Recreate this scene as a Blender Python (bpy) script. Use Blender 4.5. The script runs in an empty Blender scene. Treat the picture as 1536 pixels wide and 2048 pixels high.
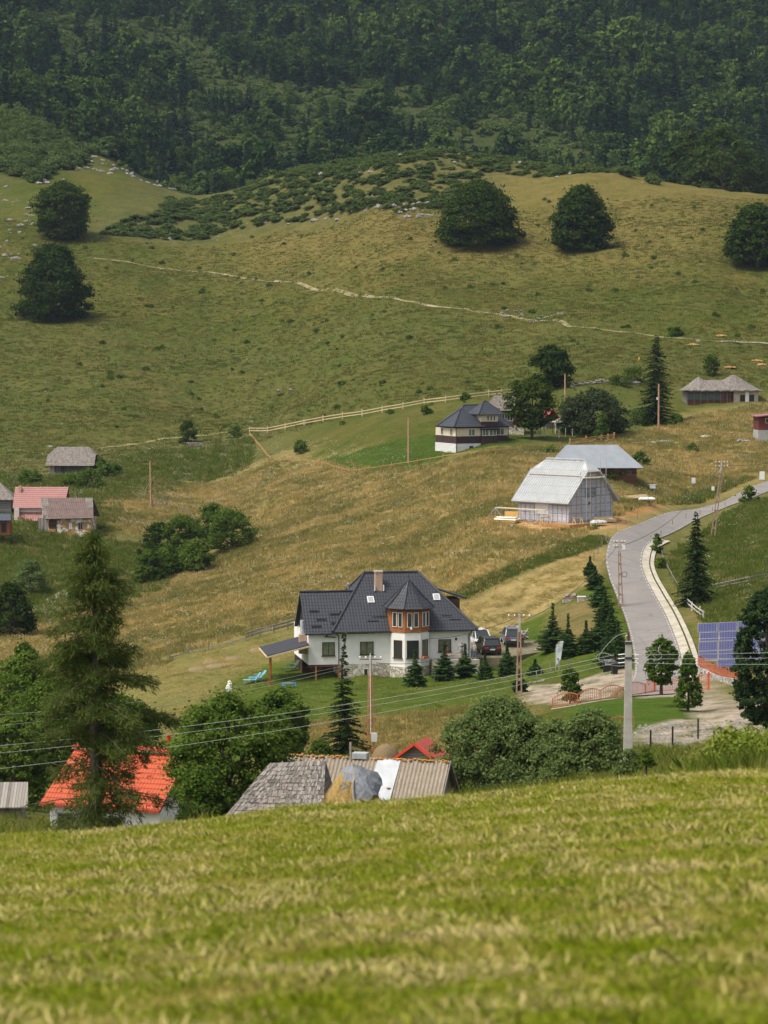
import bpy, math, random
import numpy as np
from mathutils import Vector, Matrix
R = math.radians
C = bpy.context.scene.collection
sc = bpy.context.scene
# ---------------------------------------------------------------- camera, world, sun, exposure
F = 5400.0                      # focal length in photo pixels (photo is 1536 x 2048)
CZ = 60.0                       # camera height above datum
PITCH = math.atan(357.0 / F)
cam_d = bpy.data.cameras.new("camera"); cam = bpy.data.objects.new("camera", cam_d); C.objects.link(cam)
cam.location = (0, 0, CZ); cam.rotation_euler = (math.pi / 2 - PITCH, 0, 0)
cam_d.sensor_fit = 'VERTICAL'; cam_d.sensor_height = 36; cam_d.sensor_width = 27
cam_d.lens = F / 2048 * 36; cam_d.clip_start = 0.5; cam_d.clip_end = 9000
cam_d.dof.use_dof = True; cam_d.dof.focus_distance = 290; cam_d.dof.aperture_fstop = 2.4
sc.camera = cam
SUN_EL, SUN_AZ = R(58), R(-118)    # azimuth measured from +Y towards +X
w = bpy.data.worlds.new("World"); sc.world = w; w.use_nodes = True
nt = w.node_tree; bg = nt.nodes['Background']
sky = nt.nodes.new('ShaderNodeTexSky'); sky.sky_type = 'NISHITA'; sky.sun_disc = False
sky.sun_elevation = SUN_EL; sky.sun_rotation = SUN_AZ; sky.dust_density = 4.0; sky.air_density = 1.0; sky.ozone_density = 0.6
hs = nt.nodes.new('ShaderNodeHueSaturation'); hs.inputs['Saturation'].default_value = .30      # thin overcast: a greyer sky
nt.links.new(sky.outputs[0], hs.inputs['Color']); nt.links.new(hs.outputs[0], bg.inputs[0]); bg.inputs[1].default_value = 0.10
sd = bpy.data.lights.new("sun", 'SUN'); sun = bpy.data.objects.new("sun", sd); C.objects.link(sun)
sd.energy = 1.5; sd.angle = R(18); sd.color = (1.0, 0.91, 0.76)
dirv = Vector((math.sin(SUN_AZ) * math.cos(SUN_EL), math.cos(SUN_AZ) * math.cos(SUN_EL), math.sin(SUN_EL)))
sun.rotation_euler = dirv.to_track_quat('Z', 'Y').to_euler(); sun.location = (0, 0, 300)
sc.view_settings.view_transform = 'Standard'; sc.view_settings.look = 'None'
sc.view_settings.gamma = 1; sc.view_settings.exposure = 0.95
sc.cycles.max_bounces = 5; sc.cycles.diffuse_bounces = 3; sc.cycles.glossy_bounces = 2
sc.cycles.transmission_bounces = 3; sc.cycles.transparent_max_bounces = 6; sc.cycles.volume_bounces = 0
sc.cycles.use_denoising = True
# ---------------------------------------------------------------- pixel <-> world helpers
cP, sP = math.cos(PITCH), math.sin(PITCH)
def ray(px, py):
    a = (px - 768) / F; b = (1024 - py) / F
    return (a, cP + b * sP, -sP + b * cP)
def at(px, py, Y):
    a, y, z = ray(px, py); k = Y / y
    return Vector((a * k, Y, CZ + z * k))
def proj(x, y, z):
    z = z - CZ; d = y * cP - z * sP; u = y * sP + z * cP
    return 768 + F * x / d, 1024 - F * u / d
# ---------------------------------------------------------------- terrain table: columns (photo x) of (distance, photo y)
FOR = [(1100, 275), (1250, 130), (1400, -10), (1700, -200), (2500, -230)]
TT = {
 0:   [(45,1655),(70,1720),(95,1702),(150,1640),(200,1560),(250,1450),(300,1340),(350,1240),(390,1130),(410,1068),(440,1000),(470,950),(510,905),(570,800),(620,700),(680,600),(740,500),(790,430),(850,340),(930,250),(1000,212),(1100,150),(1250,50),(1400,-60),(1700,-230),(2500,-260)],
 200: [(45,1645),(70,1715),(95,1700),(140,1672),(200,1570),(250,1460),(300,1350),(350,1240),(400,1110),(430,1030),(470,950),(510,910),(570,800),(620,705),(680,605),(740,505),(775,460),(830,385),(900,332),(950,318),(1000,290),(1100,200),(1250,80),(1400,-40),(1700,-220),(2500,-250)],
 400: [(45,1625),(70,1700),(100,1680),(150,1640),(200,1530),(235,1440),(270,1370),(300,1310),(350,1195),(400,1100),(450,1010),(500,930),(560,840),(600,760),(640,680),(690,600),(740,520),(790,450),(830,415),(880,388),(930,396),(1000,372),(1100,260),(1250,120),(1400,-10),(1700,-200),(2500,-230)],
 600: [(45,1600),(70,1672),(100,1665),(125,1625),(150,1590),(200,1505),(235,1412),(265,1352),(285,1310),(330,1190),(380,1090),(430,990),(480,900),(540,810),(590,730),(640,640),(690,560),(740,480),(780,405),(810,362),(835,345),(870,345),(930,385),(1000,370)] + FOR,
 800: [(45,1585),(70,1650),(100,1645),(125,1610),(160,1565),(200,1497),(235,1400),(265,1347),(285,1300),(330,1165),(380,1040),(430,920),(490,810),(545,710),(605,600),(665,500),(725,400),(780,322),(800,308),(840,318),(930,380),(1000,368)] + FOR,
 1000:[(45,1568),(70,1622),(100,1615),(125,1585),(160,1545),(200,1450),(235,1392),(270,1330),(290,1285),(335,1060),(360,1010),(415,900),(470,815),(530,715),(590,620),(650,520),(710,420),(760,345),(785,325),(830,330),(930,385),(1000,368)] + FOR,
 1200:[(45,1548),(70,1590),(112,1572),(150,1500),(180,1445),(205,1402),(225,1375),(250,1330),(280,1250),(310,1150),(330,1072),(345,1040),(380,962),(430,882),(470,800),(530,690),(590,600),(650,500),(710,400),(745,352),(780,350),(850,372),(930,390),(1000,368)] + FOR,
 1400:[(45,1535),(70,1560),(100,1552),(150,1490),(180,1440),(205,1388),(225,1350),(250,1300),(275,1240),(300,1180),(330,1110),(360,1045),(385,1000),(420,920),(455,830),(490,770),(530,690),(590,590),(650,490),(700,410),(735,380),(780,385),(850,390),(930,385),(1000,366)] + FOR,
 1536:[(45,1528),(70,1545),(100,1535),(150,1480),(180,1430),(205,1378),(225,1332),(250,1272),(275,1210),(300,1150),(330,1085),(360,1025),(400,960),(430,890),(460,820),(500,760),(530,700),(590,600),(650,500),(700,430),(740,393),(780,392),(850,392),(930,385),(1000,366)] + FOR,
}
for _c in list(TT): TT[_c][0] = (TT[_c][0][0], TT[_c][0][1]+24); TT[_c][1] = (TT[_c][1][0], TT[_c][1][1]+14)
TT[-900] = TT[0]; TT[2400] = TT[1536]
def pchip(x, y, xq):
    x = np.asarray(x, float); y = np.asarray(y, float); h = np.diff(x); d = np.diff(y, axis=0) / (h if y.ndim == 1 else h[:, None])
    m = np.zeros_like(y); a, b = d[:-1], d[1:]
    w1 = (2 * h[1:] + h[:-1]); w2 = (h[1:] + 2 * h[:-1])
    if y.ndim > 1: w1 = w1[:, None]; w2 = w2[:, None]
    with np.errstate(all='ignore'):
        m[1:-1] = np.where(a * b > 0, (w1 + w2) / (w1 / np.where(a == 0, 1, a) + w2 / np.where(b == 0, 1, b)), 0)
    m[0] = d[0]; m[-1] = d[-1]
    i = np.clip(np.searchsorted(x, xq) - 1, 0, len(x) - 2); t = (xq - x[i]) / h[i]; hh = h[i]
    if y.ndim > 1: t = t[:, None]; hh = hh[:, None]
    return (2*t**3-3*t**2+1)*y[i] + (t**3-2*t**2+t)*hh*m[i] + (-2*t**3+3*t**2)*y[i+1] + (t**3-t**2)*hh*m[i+1]
YS = np.concatenate([np.arange(0, 200, 1.0), np.arange(200, 1100, 3.0), np.arange(1100, 2501, 10.0)])
cols = sorted(TT); prof = []
for c in cols:
    D = [0, 6]; Z = [CZ - 1.7, CZ - 1.7 - 0.14 * 6]
    z45 = at(768, TT[c][0][1], 45).z; sl = (CZ - 1.7 - z45) / 45
    D += [12, 30, 40]; Z += [CZ - 1.7 - (0.14 * .5 + sl * .5) * 12, CZ - 1.7 - sl * 30 * 0.995, CZ - 1.7 - sl * 40]
    for (d, y) in TT[c]: D.append(d); Z.append(at(768, y, d).z)
    prof.append(pchip(D, Z, YS))
prof = np.array(prof)                              # cols x YS
k = np.exp(-np.linspace(-2, 2, 9) ** 2); k /= k.sum()
sm = np.array([np.convolve(np.pad(p, 4, mode='edge'), k, mode='valid') for p in prof])
wts = np.clip((YS - 60) / 60, 0, 1); prof = prof * (1 - wts) + sm * wts
PX = np.linspace(-900, 2400, 331)
TAB = pchip(cols, prof, PX)                        # 331 x len(YS)
_rs = np.random.RandomState(5)
WV = [(_rs.uniform(0, 6.28), L * _rs.uniform(.8, 1.25), _rs.uniform(0, 6.28)) for L in (70, 55, 42, 33, 26, 20, 16, 12, 9, 7, 5.5, 4.3, 3.3, 2.6) for _ in range(3)]
def bump_h(X, Y):
    s = np.zeros_like(X)
    for a, L, p in WV:
        amp = np.clip((Y - 100) / 500, .04, 1) * 0.0035 * L if L > 8 else 0.0045 * L * np.clip((Y - 60) / 150, .25, 1)
        s = s + amp * np.sin((X * math.cos(a) + Y * math.sin(a)) * 6.283 / L + p + 1.3 * np.sin((Y * math.cos(a) - X * math.sin(a)) * 6.283 / (L * 2.1)))
    return s
FLAT = []   # (polyline pts array, radius) where micro relief is suppressed
def H(X, Y, bumps=True):
    X = np.atleast_1d(np.asarray(X, float)); Y = np.atleast_1d(np.asarray(Y, float))
    Yc = np.clip(Y, 0, 2499); px = np.clip(768 + F * X / np.maximum(Yc, 12), -899, 2399)
    i = (px + 900) / 10; i0 = i.astype(int); fi = i - i0
    j0 = np.clip(np.searchsorted(YS, Yc, side='right') - 1, 0, len(YS) - 2); fj = (Yc - YS[j0]) / (YS[j0+1] - YS[j0])
    z = (TAB[i0, j0]*(1-fi) + TAB[i0+1, j0]*fi)*(1-fj) + (TAB[i0, j0+1]*(1-fi) + TAB[i0+1, j0+1]*fi)*fj
    z = z + np.where(Y < 0, -0.14 * Y, 0)
    if bumps:
        b = bump_h(X, Y)
        for pts, rad in FLAT:
            d = np.full(X.shape, 1e9)
            for k_ in range(len(pts) - 1):
                ax, ay = pts[k_]; bx, by = pts[k_+1]; L2 = (bx-ax)**2 + (by-ay)**2 + 1e-9
                t = np.clip(((X-ax)*(bx-ax) + (Y-ay)*(by-ay)) / L2, 0, 1)
                d = np.minimum(d, np.hypot(X-ax-t*(bx-ax), Y-ay-t*(by-ay)))
            b = b * np.clip((d - rad) / rad, 0.0, 1)
        z = z + b
    return z
def h1(x, y): return float(H(x, y)[0])
_SY = np.concatenate([np.arange(10, 200, .5), np.arange(200, 1100, 1.0), np.arange(1100, 2400, 4.0)])
def hit(px, py, dmin=62):
    a, b, c = ray(px, py); Y = _SY[_SY >= dmin]; zz = CZ + c / b * Y; g = H(a / b * Y, Y)
    under = zz < g
    k_ = np.argmax(under) if under.any() else len(Y) - 1
    if k_ > 0:
        d0 = zz[k_-1] - g[k_-1]; d1 = zz[k_] - g[k_]; t = d0 / (d0 - d1) if d0 != d1 else 0
        yy = Y[k_-1] + (Y[k_] - Y[k_-1]) * min(max(t, 0), 1)
    else: yy = Y[0]
    x = a / b * yy
    return Vector((x, yy, h1(x, yy)))
def gp(px, D):
    x = (px - 768) / F * D; return Vector((x, D, h1(x, D)))
# ---------------------------------------------------------------- mesh builder
class MB:
    def __init__(s): s.v = []; s.f = []
    def add(s, vs, fs):
        n = len(s.v); s.v += [tuple(v) for v in vs]; s.f += [tuple(i + n for i in f) for f in fs]; return s
    def poly(s, *p): return s.add(p, [tuple(range(len(p)))])
    def obox(s, c, ax, ay, az):
        c = Vector(c); ax = Vector(ax); ay = Vector(ay); az = Vector(az)
        v = [c + ax*i + ay*j + az*k_ for k_ in (-1, 1) for j in (-1, 1) for i in (-1, 1)]
        return s.add(v, [(0,2,3,1),(4,5,7,6),(0,1,5,4),(2,6,7,3),(0,4,6,2),(1,3,7,5)])
    def box(s, x0, x1, y0, y1, z0, z1):
        return s.obox(((x0+x1)/2, (y0+y1)/2, (z0+z1)/2), ((x1-x0)/2, 0, 0), (0, (y1-y0)/2, 0), (0, 0, (z1-z0)/2))
    def bar(s, p, q, w, h=None):
        p = Vector(p); q = Vector(q); h = h or w; d = q - p
        if d.length < 1e-6: return s
        dn = d.normalized(); up = Vector((0, 0, 1)) if abs(dn.z) < .95 else Vector((0, 1, 0))
        u = dn.cross(up).normalized(); v = u.cross(dn)
        return s.obox((p+q)/2, u*w/2, d/2, v*h/2)
    def tube(s, p, q, r0, r1=None, n=7, cap=True):
        p = Vector(p); q = Vector(q); r1 = r0 if r1 is None else r1; d = (q-p)
        if d.length < 1e-6: return s
        dn = d.normalized(); up = Vector((0, 0, 1)) if abs(dn.z) < .95 else Vector((0, 1, 0))
        u = dn.cross(up).normalized(); v = dn.cross(u)
        a = [p + (u*math.cos(t) + v*math.sin(t))*r0 for t in [6.2832*i/n for i in range(n)]]
        b = [q + (u*math.cos(t) + v*math.sin(t))*r1 for t in [6.2832*i/n for i in range(n)]]
        fs = [(i, (i+1) % n, n+(i+1) % n, n+i) for i in range(n)]
        if cap: fs += [tuple(range(n-1, -1, -1)), tuple(range(n, 2*n))]
        return s.add(a+b, fs)
    def path(s, pts, r, n=5):
        for a, b in zip(pts[:-1], pts[1:]): s.tube(a, b, r, r, n, cap=False)
        return s
    def slab(s, pts, t):
        p = [Vector(a) for a in pts]; nn = (p[1]-p[0]).cross(p[2]-p[0]).normalized()
        if nn.z < 0: p = p[::-1]; nn = -nn
        n = len(p); q = [a - nn*t for a in p]
        return s.add(p+q, [tuple(range(n)), tuple(range(2*n-1, n-1, -1))] + [(i, n+i, n+(i+1) % n, (i+1) % n) for i in range(n)])
    def prism(s, pts, e):
        p = [Vector(a) for a in pts]; e = Vector(e); n = len(p); q = [a+e for a in p]
        return s.add(p+q, [tuple(range(n-1, -1, -1)), tuple(range(n, 2*n))] + [(i, (i+1) % n, n+(i+1) % n, n+i) for i in range(n)])
    def lathe(s, c, prof_, n=12):
        c = Vector(c); vs = []; fs = []
        for (r, z) in prof_:
            for i in range(n): vs.append(c + Vector((r*math.cos(6.2832*i/n), r*math.sin(6.2832*i/n), z)))
        m = len(prof_)
        for j in range(m-1):
            for i in range(n): fs.append((j*n+i, j*n+(i+1) % n, (j+1)*n+(i+1) % n, (j+1)*n+i))
        fs += [tuple(range(n-1, -1, -1)), tuple((m-1)*n+i for i in range(n))]
        return s.add(vs, fs)
    def build(s, name, mat, parent=None, smooth=False, **kw):
        return link(name, mesh_np(name, np.array(s.v, float), s.f, mat, smooth), parent, **kw)
def mesh_np(name, V, Fc, mat, smooth=False, uv=True):
    me = bpy.data.meshes.new(name)
    if isinstance(Fc, np.ndarray):
        nf, kk = Fc.shape; me.vertices.add(len(V)); me.vertices.foreach_set('co', V.astype('f').ravel())
        me.loops.add(nf*kk); me.loops.foreach_set('vertex_index', Fc.astype('i').ravel())
        me.polygons.add(nf); me.polygons.foreach_set('loop_start', np.arange(0, nf*kk, kk, dtype='i'))
        me.update(calc_edges=True)
        if smooth: me.polygons.foreach_set('use_smooth', np.ones(nf, bool))
    else:
        me.from_pydata([tuple(v) for v in V], [], Fc); me.update()
        if smooth: me.polygons.foreach_set('use_smooth', np.ones(len(Fc), bool))
        if uv:
            l = me.uv_layers.new(name='UVMap').data
            for p in me.polygons:
                n = p.normal; u = Vector((0,0,1)).cross(n)
                u = Vector((1,0,0)) if u.length < .03 else u.normalized()
                v = n.cross(u)
                for li in p.loop_indices:
                    co = me.vertices[me.loops[li].vertex_index].co; l[li].uv = (co.dot(u), co.dot(v))
    for m in (mat if isinstance(mat, (list, tuple)) else [mat]): me.materials.append(m)
    return me
def link(name, me, parent=None, **kw):
    o = bpy.data.objects.new(name, me); C.objects.link(o)
    if parent is not None: o.parent = parent
    tag(o, **kw); return o
def tag(o, label=None, cat=None, group=None, kind=None):
    if label: o['label'] = label
    if cat: o['category'] = cat
    if group: o['group'] = group
    if kind: o['kind'] = kind
    return o
def thing(name, label, cat, loc, yaw=0, group=None, scale=1):
    o = bpy.data.objects.new(name, None); C.objects.link(o); o.location = loc; o.rotation_euler = (0, 0, yaw)
    o.scale = (scale,)*3; o.empty_display_size = .3
    return tag(o, label, cat, group)
# ---------------------------------------------------------------- materials
class NT:
    def __init__(s, name):
        s.m = bpy.data.materials.new(name); s.m.use_nodes = True; s.t = s.m.node_tree; s.n = s.t.nodes
        s.b = s.n['Principled BSDF']; s.out = s.n['Material Output']
    def new(s, t, **k):
        n = s.n.new('ShaderNode' + t)
        for a, v in k.items(): setattr(n, a, v)
        return n
    def l(s, a, b): s.t.links.new(a, b)
    def noise(s, vec, scale, detail=3, rough=.6, dist=0):
        n = s.new('TexNoise'); n.inputs['Scale'].default_value = scale; n.inputs['Detail'].default_value = detail
        n.inputs['Roughness'].default_value = rough; n.inputs['Distortion'].default_value = dist
        if vec is not None: s.l(vec, n.inputs['Vector'])
        return n.outputs['Fac']
    def ramp(s, fac, stops):
        r = s.new('ValToRGB'); e = r.color_ramp.elements
        while len(e) < len(stops): e.new(.5)
        for i, (p, c) in enumerate(stops): e[i].position = p; e[i].color = (*c, 1) if len(c) == 3 else c
        s.l(fac, r.inputs[0]); return r.outputs[0]
    def mix(s, f, a, b, mode='MIX'):
        m = s.new('Mix', data_type='RGBA', blend_type=mode)
        for inp, v in ((m.inputs[0], f), (m.inputs[6], a), (m.inputs[7], b)):
            if hasattr(v, 'is_output'): s.l(v, inp)
            elif isinstance(v, (int, float)): inp.default_value = v
            else: inp.default_value = (*v, 1)
        return m.outputs[2]
    def math(s, op, a, b=0.0, c=None):
        m = s.new('Math', operation=op)
        for i, v in enumerate((a, b) if c is None else (a, b, c)):
            if hasattr(v, 'is_output'): s.l(v, m.inputs[i])
            else: m.inputs[i].default_value = v
        return m.outputs[0]
    def bump(s, h, strength=.5, dist=.02):
        b = s.new('Bump'); b.inputs['Strength'].default_value = strength; b.inputs['Distance'].default_value = dist
        s.l(h, b.inputs['Height']); s.l(b.outputs[0], s.b.inputs['Normal'])
    def coord(s, o='Object'): return s.new('TexCoord').outputs[o]
    def mapv(s, vec, sc_):
        m = s.new('Mapping'); m.inputs['Scale'].default_value = sc_; s.l(vec, m.inputs[0]); return m.outputs[0]
def fin(n, col, rough=.8, metal=0, spec=.3):
    if hasattr(col, 'is_output'): n.l(col, n.b.inputs['Base Color'])
    else: n.b.inputs['Base Color'].default_value = (*col, 1)
    n.b.inputs['Roughness'].default_value = rough; n.b.inputs['Metallic'].default_value = metal
    n.b.inputs['Specular IOR Level'].default_value = spec
    return n.m
def m_noise(name, a, b, scale=2, rough=.8, bump=0, metal=0, spec=.3, dist=.02, lo=.35, hi=.65):
    n = NT(name); co = n.coord(); f = n.noise(co, scale, 5, .65)
    f2 = n.ramp(f, [(lo, a), (hi, b)])
    if bump: n.bump(n.noise(co, scale*4, 4), bump, dist)
    return fin(n, f2, rough, metal, spec)
def m_tiles(name, a, b, pu=.2, pv=.35, rough=.45, bump=1.0, spec=.5, patch=None):
    n = NT(name); uv = n.coord('UV'); sp = n.new('SeparateXYZ'); n.l(uv, sp.inputs[0])
    u, v = sp.outputs[0], sp.outputs[1]
    fv = n.math('FRACT', n.math('DIVIDE', v, pv)); su = n.math('SINE', n.math('MULTIPLY', u, 6.283/pu))
    h = n.math('ADD', n.math('MULTIPLY', fv, -1.0), n.math('MULTIPLY', su, .45)); n.bump(h, bump, .05)
    f = n.noise(uv, .9, 5, .7); f3 = n.noise(uv, 14, 2)
    col = n.ramp(f, [(.3, a), (.7, b)]); col = n.mix(n.math('MULTIPLY', f3, .35), col, b)
    edge = n.math('MAXIMUM', n.math('LESS_THAN', fv, .24), n.math('MULTIPLY', n.math('LESS_THAN', n.math('FRACT', n.math('DIVIDE', u, pu)), .22), .6)); col = n.mix(n.math('MULTIPLY', edge, .75), col, tuple(x*.42 for x in a))
    return fin(n, col, rough, 0, spec)
def m_shingle(name, a, b, bw=.22, bh=.32, rough=.9, bump=.8):
    n = NT(name); uv = n.coord('UV'); nz = n.noise(uv, 2.2, 4, .7)
    mp = n.mix(.06, uv, n.new('TexNoise').outputs['Color'])
    br = n.new('TexBrick'); n.l(mp, br.inputs['Vector']); br.inputs['Scale'].default_value = 1
    br.inputs['Brick Width'].default_value = bw; br.inputs['Row Height'].default_value = bh; br.inputs['Mortar Size'].default_value = .018
    br.inputs['Mortar Smooth'].default_value = .3; br.inputs['Bias'].default_value = 0.0
    br.inputs['Color1'].default_value = (*a, 1); br.inputs['Color2'].default_value = (*b, 1)
    br.inputs['Mortar'].default_value = (*[x*.25 for x in a], 1)
    col = n.mix(n.ramp(nz, [(.35, (0,0,0)), (.7, (1,1,1))]), br.outputs[0], n.mix(.6, br.outputs[0], b))
    sp = n.new('SeparateXYZ'); n.l(uv, sp.inputs[0]); fv = n.math('FRACT', n.math('DIVIDE', sp.outputs[1], bh))
    hh = n.math('ADD', n.math('MULTIPLY', br.outputs['Fac'], -.8), n.math('ADD', n.math('MULTIPLY', fv, -1), n.noise(uv, 9, 3)))
    n.bump(hh, bump, .05); return fin(n, col, rough, 0, .2)
def m_planks(name, a, b, w_=.18, rough=.85, vert=True, gap=.12, bump=.5):
    n = NT(name); uv = n.coord('UV'); sp = n.new('SeparateXYZ'); n.l(uv, sp.inputs[0])
    q = n.math('DIVIDE', sp.outputs[0 if vert else 1], w_); fr = n.math('FRACT', q); idx = n.math('FLOOR', q)
    wn = n.new('TexWhiteNoise', noise_dimensions='1D'); n.l(idx, wn.inputs['W'])
    st = n.noise(n.mapv(uv, (12, .8, 1) if vert else (.8, 12, 1)), 1.5, 5, .7)
    f = n.math('ADD', n.math('MULTIPLY', wn.outputs[0], .5), n.math('MULTIPLY', st, .6))
    col = n.ramp(f, [(.25, a), (.8, b)]); g = n.math('LESS_THAN', fr, gap)
    col = n.mix(n.math('MULTIPLY', g, .75), col, tuple(x*.3 for x in a)); n.bump(n.math('SUBTRACT', st, g), bump, .02)
    return fin(n, col, rough, 0, .2)
def m_brick(name, a, b, mort, bw=.25, bh=.08, ms=.012, bump=.6):
    n = NT(name); uv = n.coord('UV'); br = n.new('TexBrick'); n.l(uv, br.inputs['Vector']); br.inputs['Scale'].default_value = 1
    br.inputs['Brick Width'].default_value = bw; br.inputs['Row Height'].default_value = bh; br.inputs['Mortar Size'].default_value = ms
    for k_, c in (('Color1', a), ('Color2', b), ('Mortar', mort)): br.inputs[k_].default_value = (*c, 1)
    n.bump(n.math('MULTIPLY', br.outputs['Fac'], -1), bump, .02); return fin(n, br.outputs[0], .9, 0, .2)
def m_stone(name, a, b, mort, scale=2.6, bump=.8):
    n = NT(name); co = n.coord('UV'); co = n.mix(.12, co, n.new('TexNoise').outputs['Color'])
    v = n.new('TexVoronoi', feature='DISTANCE_TO_EDGE'); n.l(co, v.inputs['Vector']); v.inputs['Scale'].default_value = scale
    v2 = n.new('TexVoronoi'); n.l(co, v2.inputs['Vector']); v2.inputs['Scale'].default_value = scale
    sp = n.new('SeparateColor'); n.l(v2.outputs['Color'], sp.inputs[0]); col = n.ramp(sp.outputs[0], [(.1, a), (.9, b)])
    e = n.ramp(v.outputs['Distance'], [(.03, (0,0,0)), (.09, (1,1,1))]); col = n.mix(e, mort, col)
    n.bump(e, bump, .04); return fin(n, col, .9, 0, .2)
def m_plain(name, c, rough=.5, metal=0, spec=.4): return fin(NT(name), c, rough, metal, spec)
def m_leaf(name, dark, light, scale=.8, trans=.25, rough=.7, vary=.22):
    n = NT(name); ge = n.new('NewGeometry'); ri = n.new('ObjectInfo'); f = n.noise(ge.outputs['Position'], scale, 3, .7)
    f = n.math('ADD', f, n.math('MULTIPLY', n.math('SUBTRACT', ri.outputs['Random'], .5), vary))
    f = n.math('ADD', f, n.math('MULTIPLY', n.math('SUBTRACT', ge.outputs['Random Per Island'], .5), .35))
    col = n.ramp(f, [(.3, dark), (.72, light)]); m = fin(n, col, .95, 0, .03)
    if trans:
        tr = n.new('BsdfTranslucent'); n.l(col, tr.inputs[0]); ms = n.new('MixShader'); ms.inputs[0].default_value = trans
        n.l(n.b.outputs[0], ms.inputs[1]); n.l(tr.outputs[0], ms.inputs[2]); n.l(ms.outputs[0], n.out.inputs[0])
    return m
def m_glass(name, c=(.03, .035, .035)): return m_plain(name, c, .08, 0, .8)
M = {}
M['tile_dark'] = m_tiles('anthracite_tile', (.034,.037,.047), (.052,.056,.070), .3, .42, .5, .45, .3)
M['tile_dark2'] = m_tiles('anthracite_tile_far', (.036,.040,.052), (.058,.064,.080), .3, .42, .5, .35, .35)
M['tile_red'] = m_tiles('red_tile', (.46,.062,.016), (.62,.115,.038), .19, .36, .6, .9)
M['tile_pink'] = m_tiles('pink_tile', (.34,.15,.135), (.42,.20,.18), .3, .45, .6, .7)
M['trim_dark'] = m_noise('dark_trim', (.025,.026,.032), (.04,.04,.05), 3, .4)
M['plaster'] = m_noise('white_plaster', (.76,.74,.70), (.84,.83,.80), 1.2, .85, .15)
M['stone'] = m_stone('pale_stone', (.42,.37,.29), (.68,.63,.54), (.30,.27,.22))
M['wood_or'] = m_shingle('orange_scales', (.30,.10,.03), (.46,.17,.055), .13, .16, .7)
M['frame_br'] = m_plain('brown_frame', (.06,.028,.018), .5)
M['frame_wh'] = m_plain('white_frame', (.72,.71,.68), .5)
M['glass'] = m_glass('dark_glass')
M['curtain'] = m_noise('curtain_glass', (.10,.12,.07), (.20,.22,.15), 2.2, .15, 0, 0, .7)
M['brick'] = m_brick('brick_mat', (.42,.20,.11), (.52,.28,.17), (.55,.5,.44))
M['alu'] = m_plain('aluminium', (.26,.27,.30), .5, .2)
M['steel'] = m_plain('steel', (.5,.5,.5), .3, .9)
M['galv'] = m_noise('galvanised', (.40,.42,.44), (.55,.57,.59), 3, .5, 0, .3)
M['wood_honey'] = m_planks('honey_wood', (.36,.14,.03), (.52,.23,.06), .12, .5)
M['wood_grey'] = m_planks('grey_wood', (.15,.135,.12), (.34,.31,.275), .16)
M['wood_dark'] = m_planks('dark_wood', (.035,.022,.016), (.10,.055,.035), .18, .85, False)
M['wood_brown'] = m_planks('brown_wood', (.09,.04,.022), (.17,.08,.045), .2, .8, False)
M['wood_pale'] = m_noise('pale_wood', (.50,.38,.22), (.66,.53,.34), 6, .8)
M['wood_fence'] = m_noise('orange_wood', (.36,.20,.07), (.48,.28,.11), 6, .8)
M['shingle'] = m_shingle('grey_shingle', (.12,.10,.088), (.25,.215,.19))
M['shingle_l'] = m_shingle('pale_shingle', (.15,.13,.118), (.29,.258,.23), .25, .4)
M['concrete'] = m_noise('concrete', (.36,.34,.30), (.50,.47,.42), 2.5, .9, .3)
M['pole_or'] = m_noise('stained_concrete', (.42,.17,.07), (.52,.25,.12), 3, .85, .2)
M['pole_brown'] = m_noise('stained_concrete_brown', (.26,.16,.11), (.38,.27,.20), 2, .85, .2)
M['pole_wood'] = m_noise('wood_pole', (.34,.19,.11), (.46,.30,.19), 3, .8)
M['rock'] = m_noise('limestone', (.19,.175,.16), (.38,.36,.335), 3, .9, .6)
M['rust'] = m_noise('rust_metal', (.16,.07,.035), (.28,.13,.07), 8, .7)
M['red_paint'] = m_noise('orange_red_paint', (.42,.12,.06), (.56,.18,.09), 5, .6)
M['white_paint'] = m_plain('white_paint', (.75,.75,.74), .5)
M['black_paint'] = m_plain('black_paint', (.015,.015,.016), .4)
M['rubber'] = m_plain('rubber', (.02,.02,.02), .8)
M['wire'] = m_plain('wire_metal', (.42,.43,.38), .6, .0)
M['wire_dk'] = m_plain('wire_dark', (.05,.05,.055), .6)
M['hay'] = m_noise('hay', (.30,.19,.06), (.50,.35,.13), 14, .9, .9, dist=.05)
M['hay_old'] = m_noise('old_hay', (.17,.12,.06), (.30,.22,.12), 14, .9, .9, dist=.05)
M['tarp'] = m_noise('grey_tarp', (.13,.14,.16), (.24,.25,.28), 2, .45, .8, dist=.06)
M['bark'] = m_noise('bark', (.055,.042,.03), (.12,.095,.07), 5, .95, .8)
M['bark_pale'] = m_noise('pale_bark', (.25,.22,.18), (.38,.34,.28), 4, .9)
M['dirt_or'] = m_noise('orange_dirt', (.30,.15,.05), (.46,.27,.11), 1.3, .95, .6, dist=.1)
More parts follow.
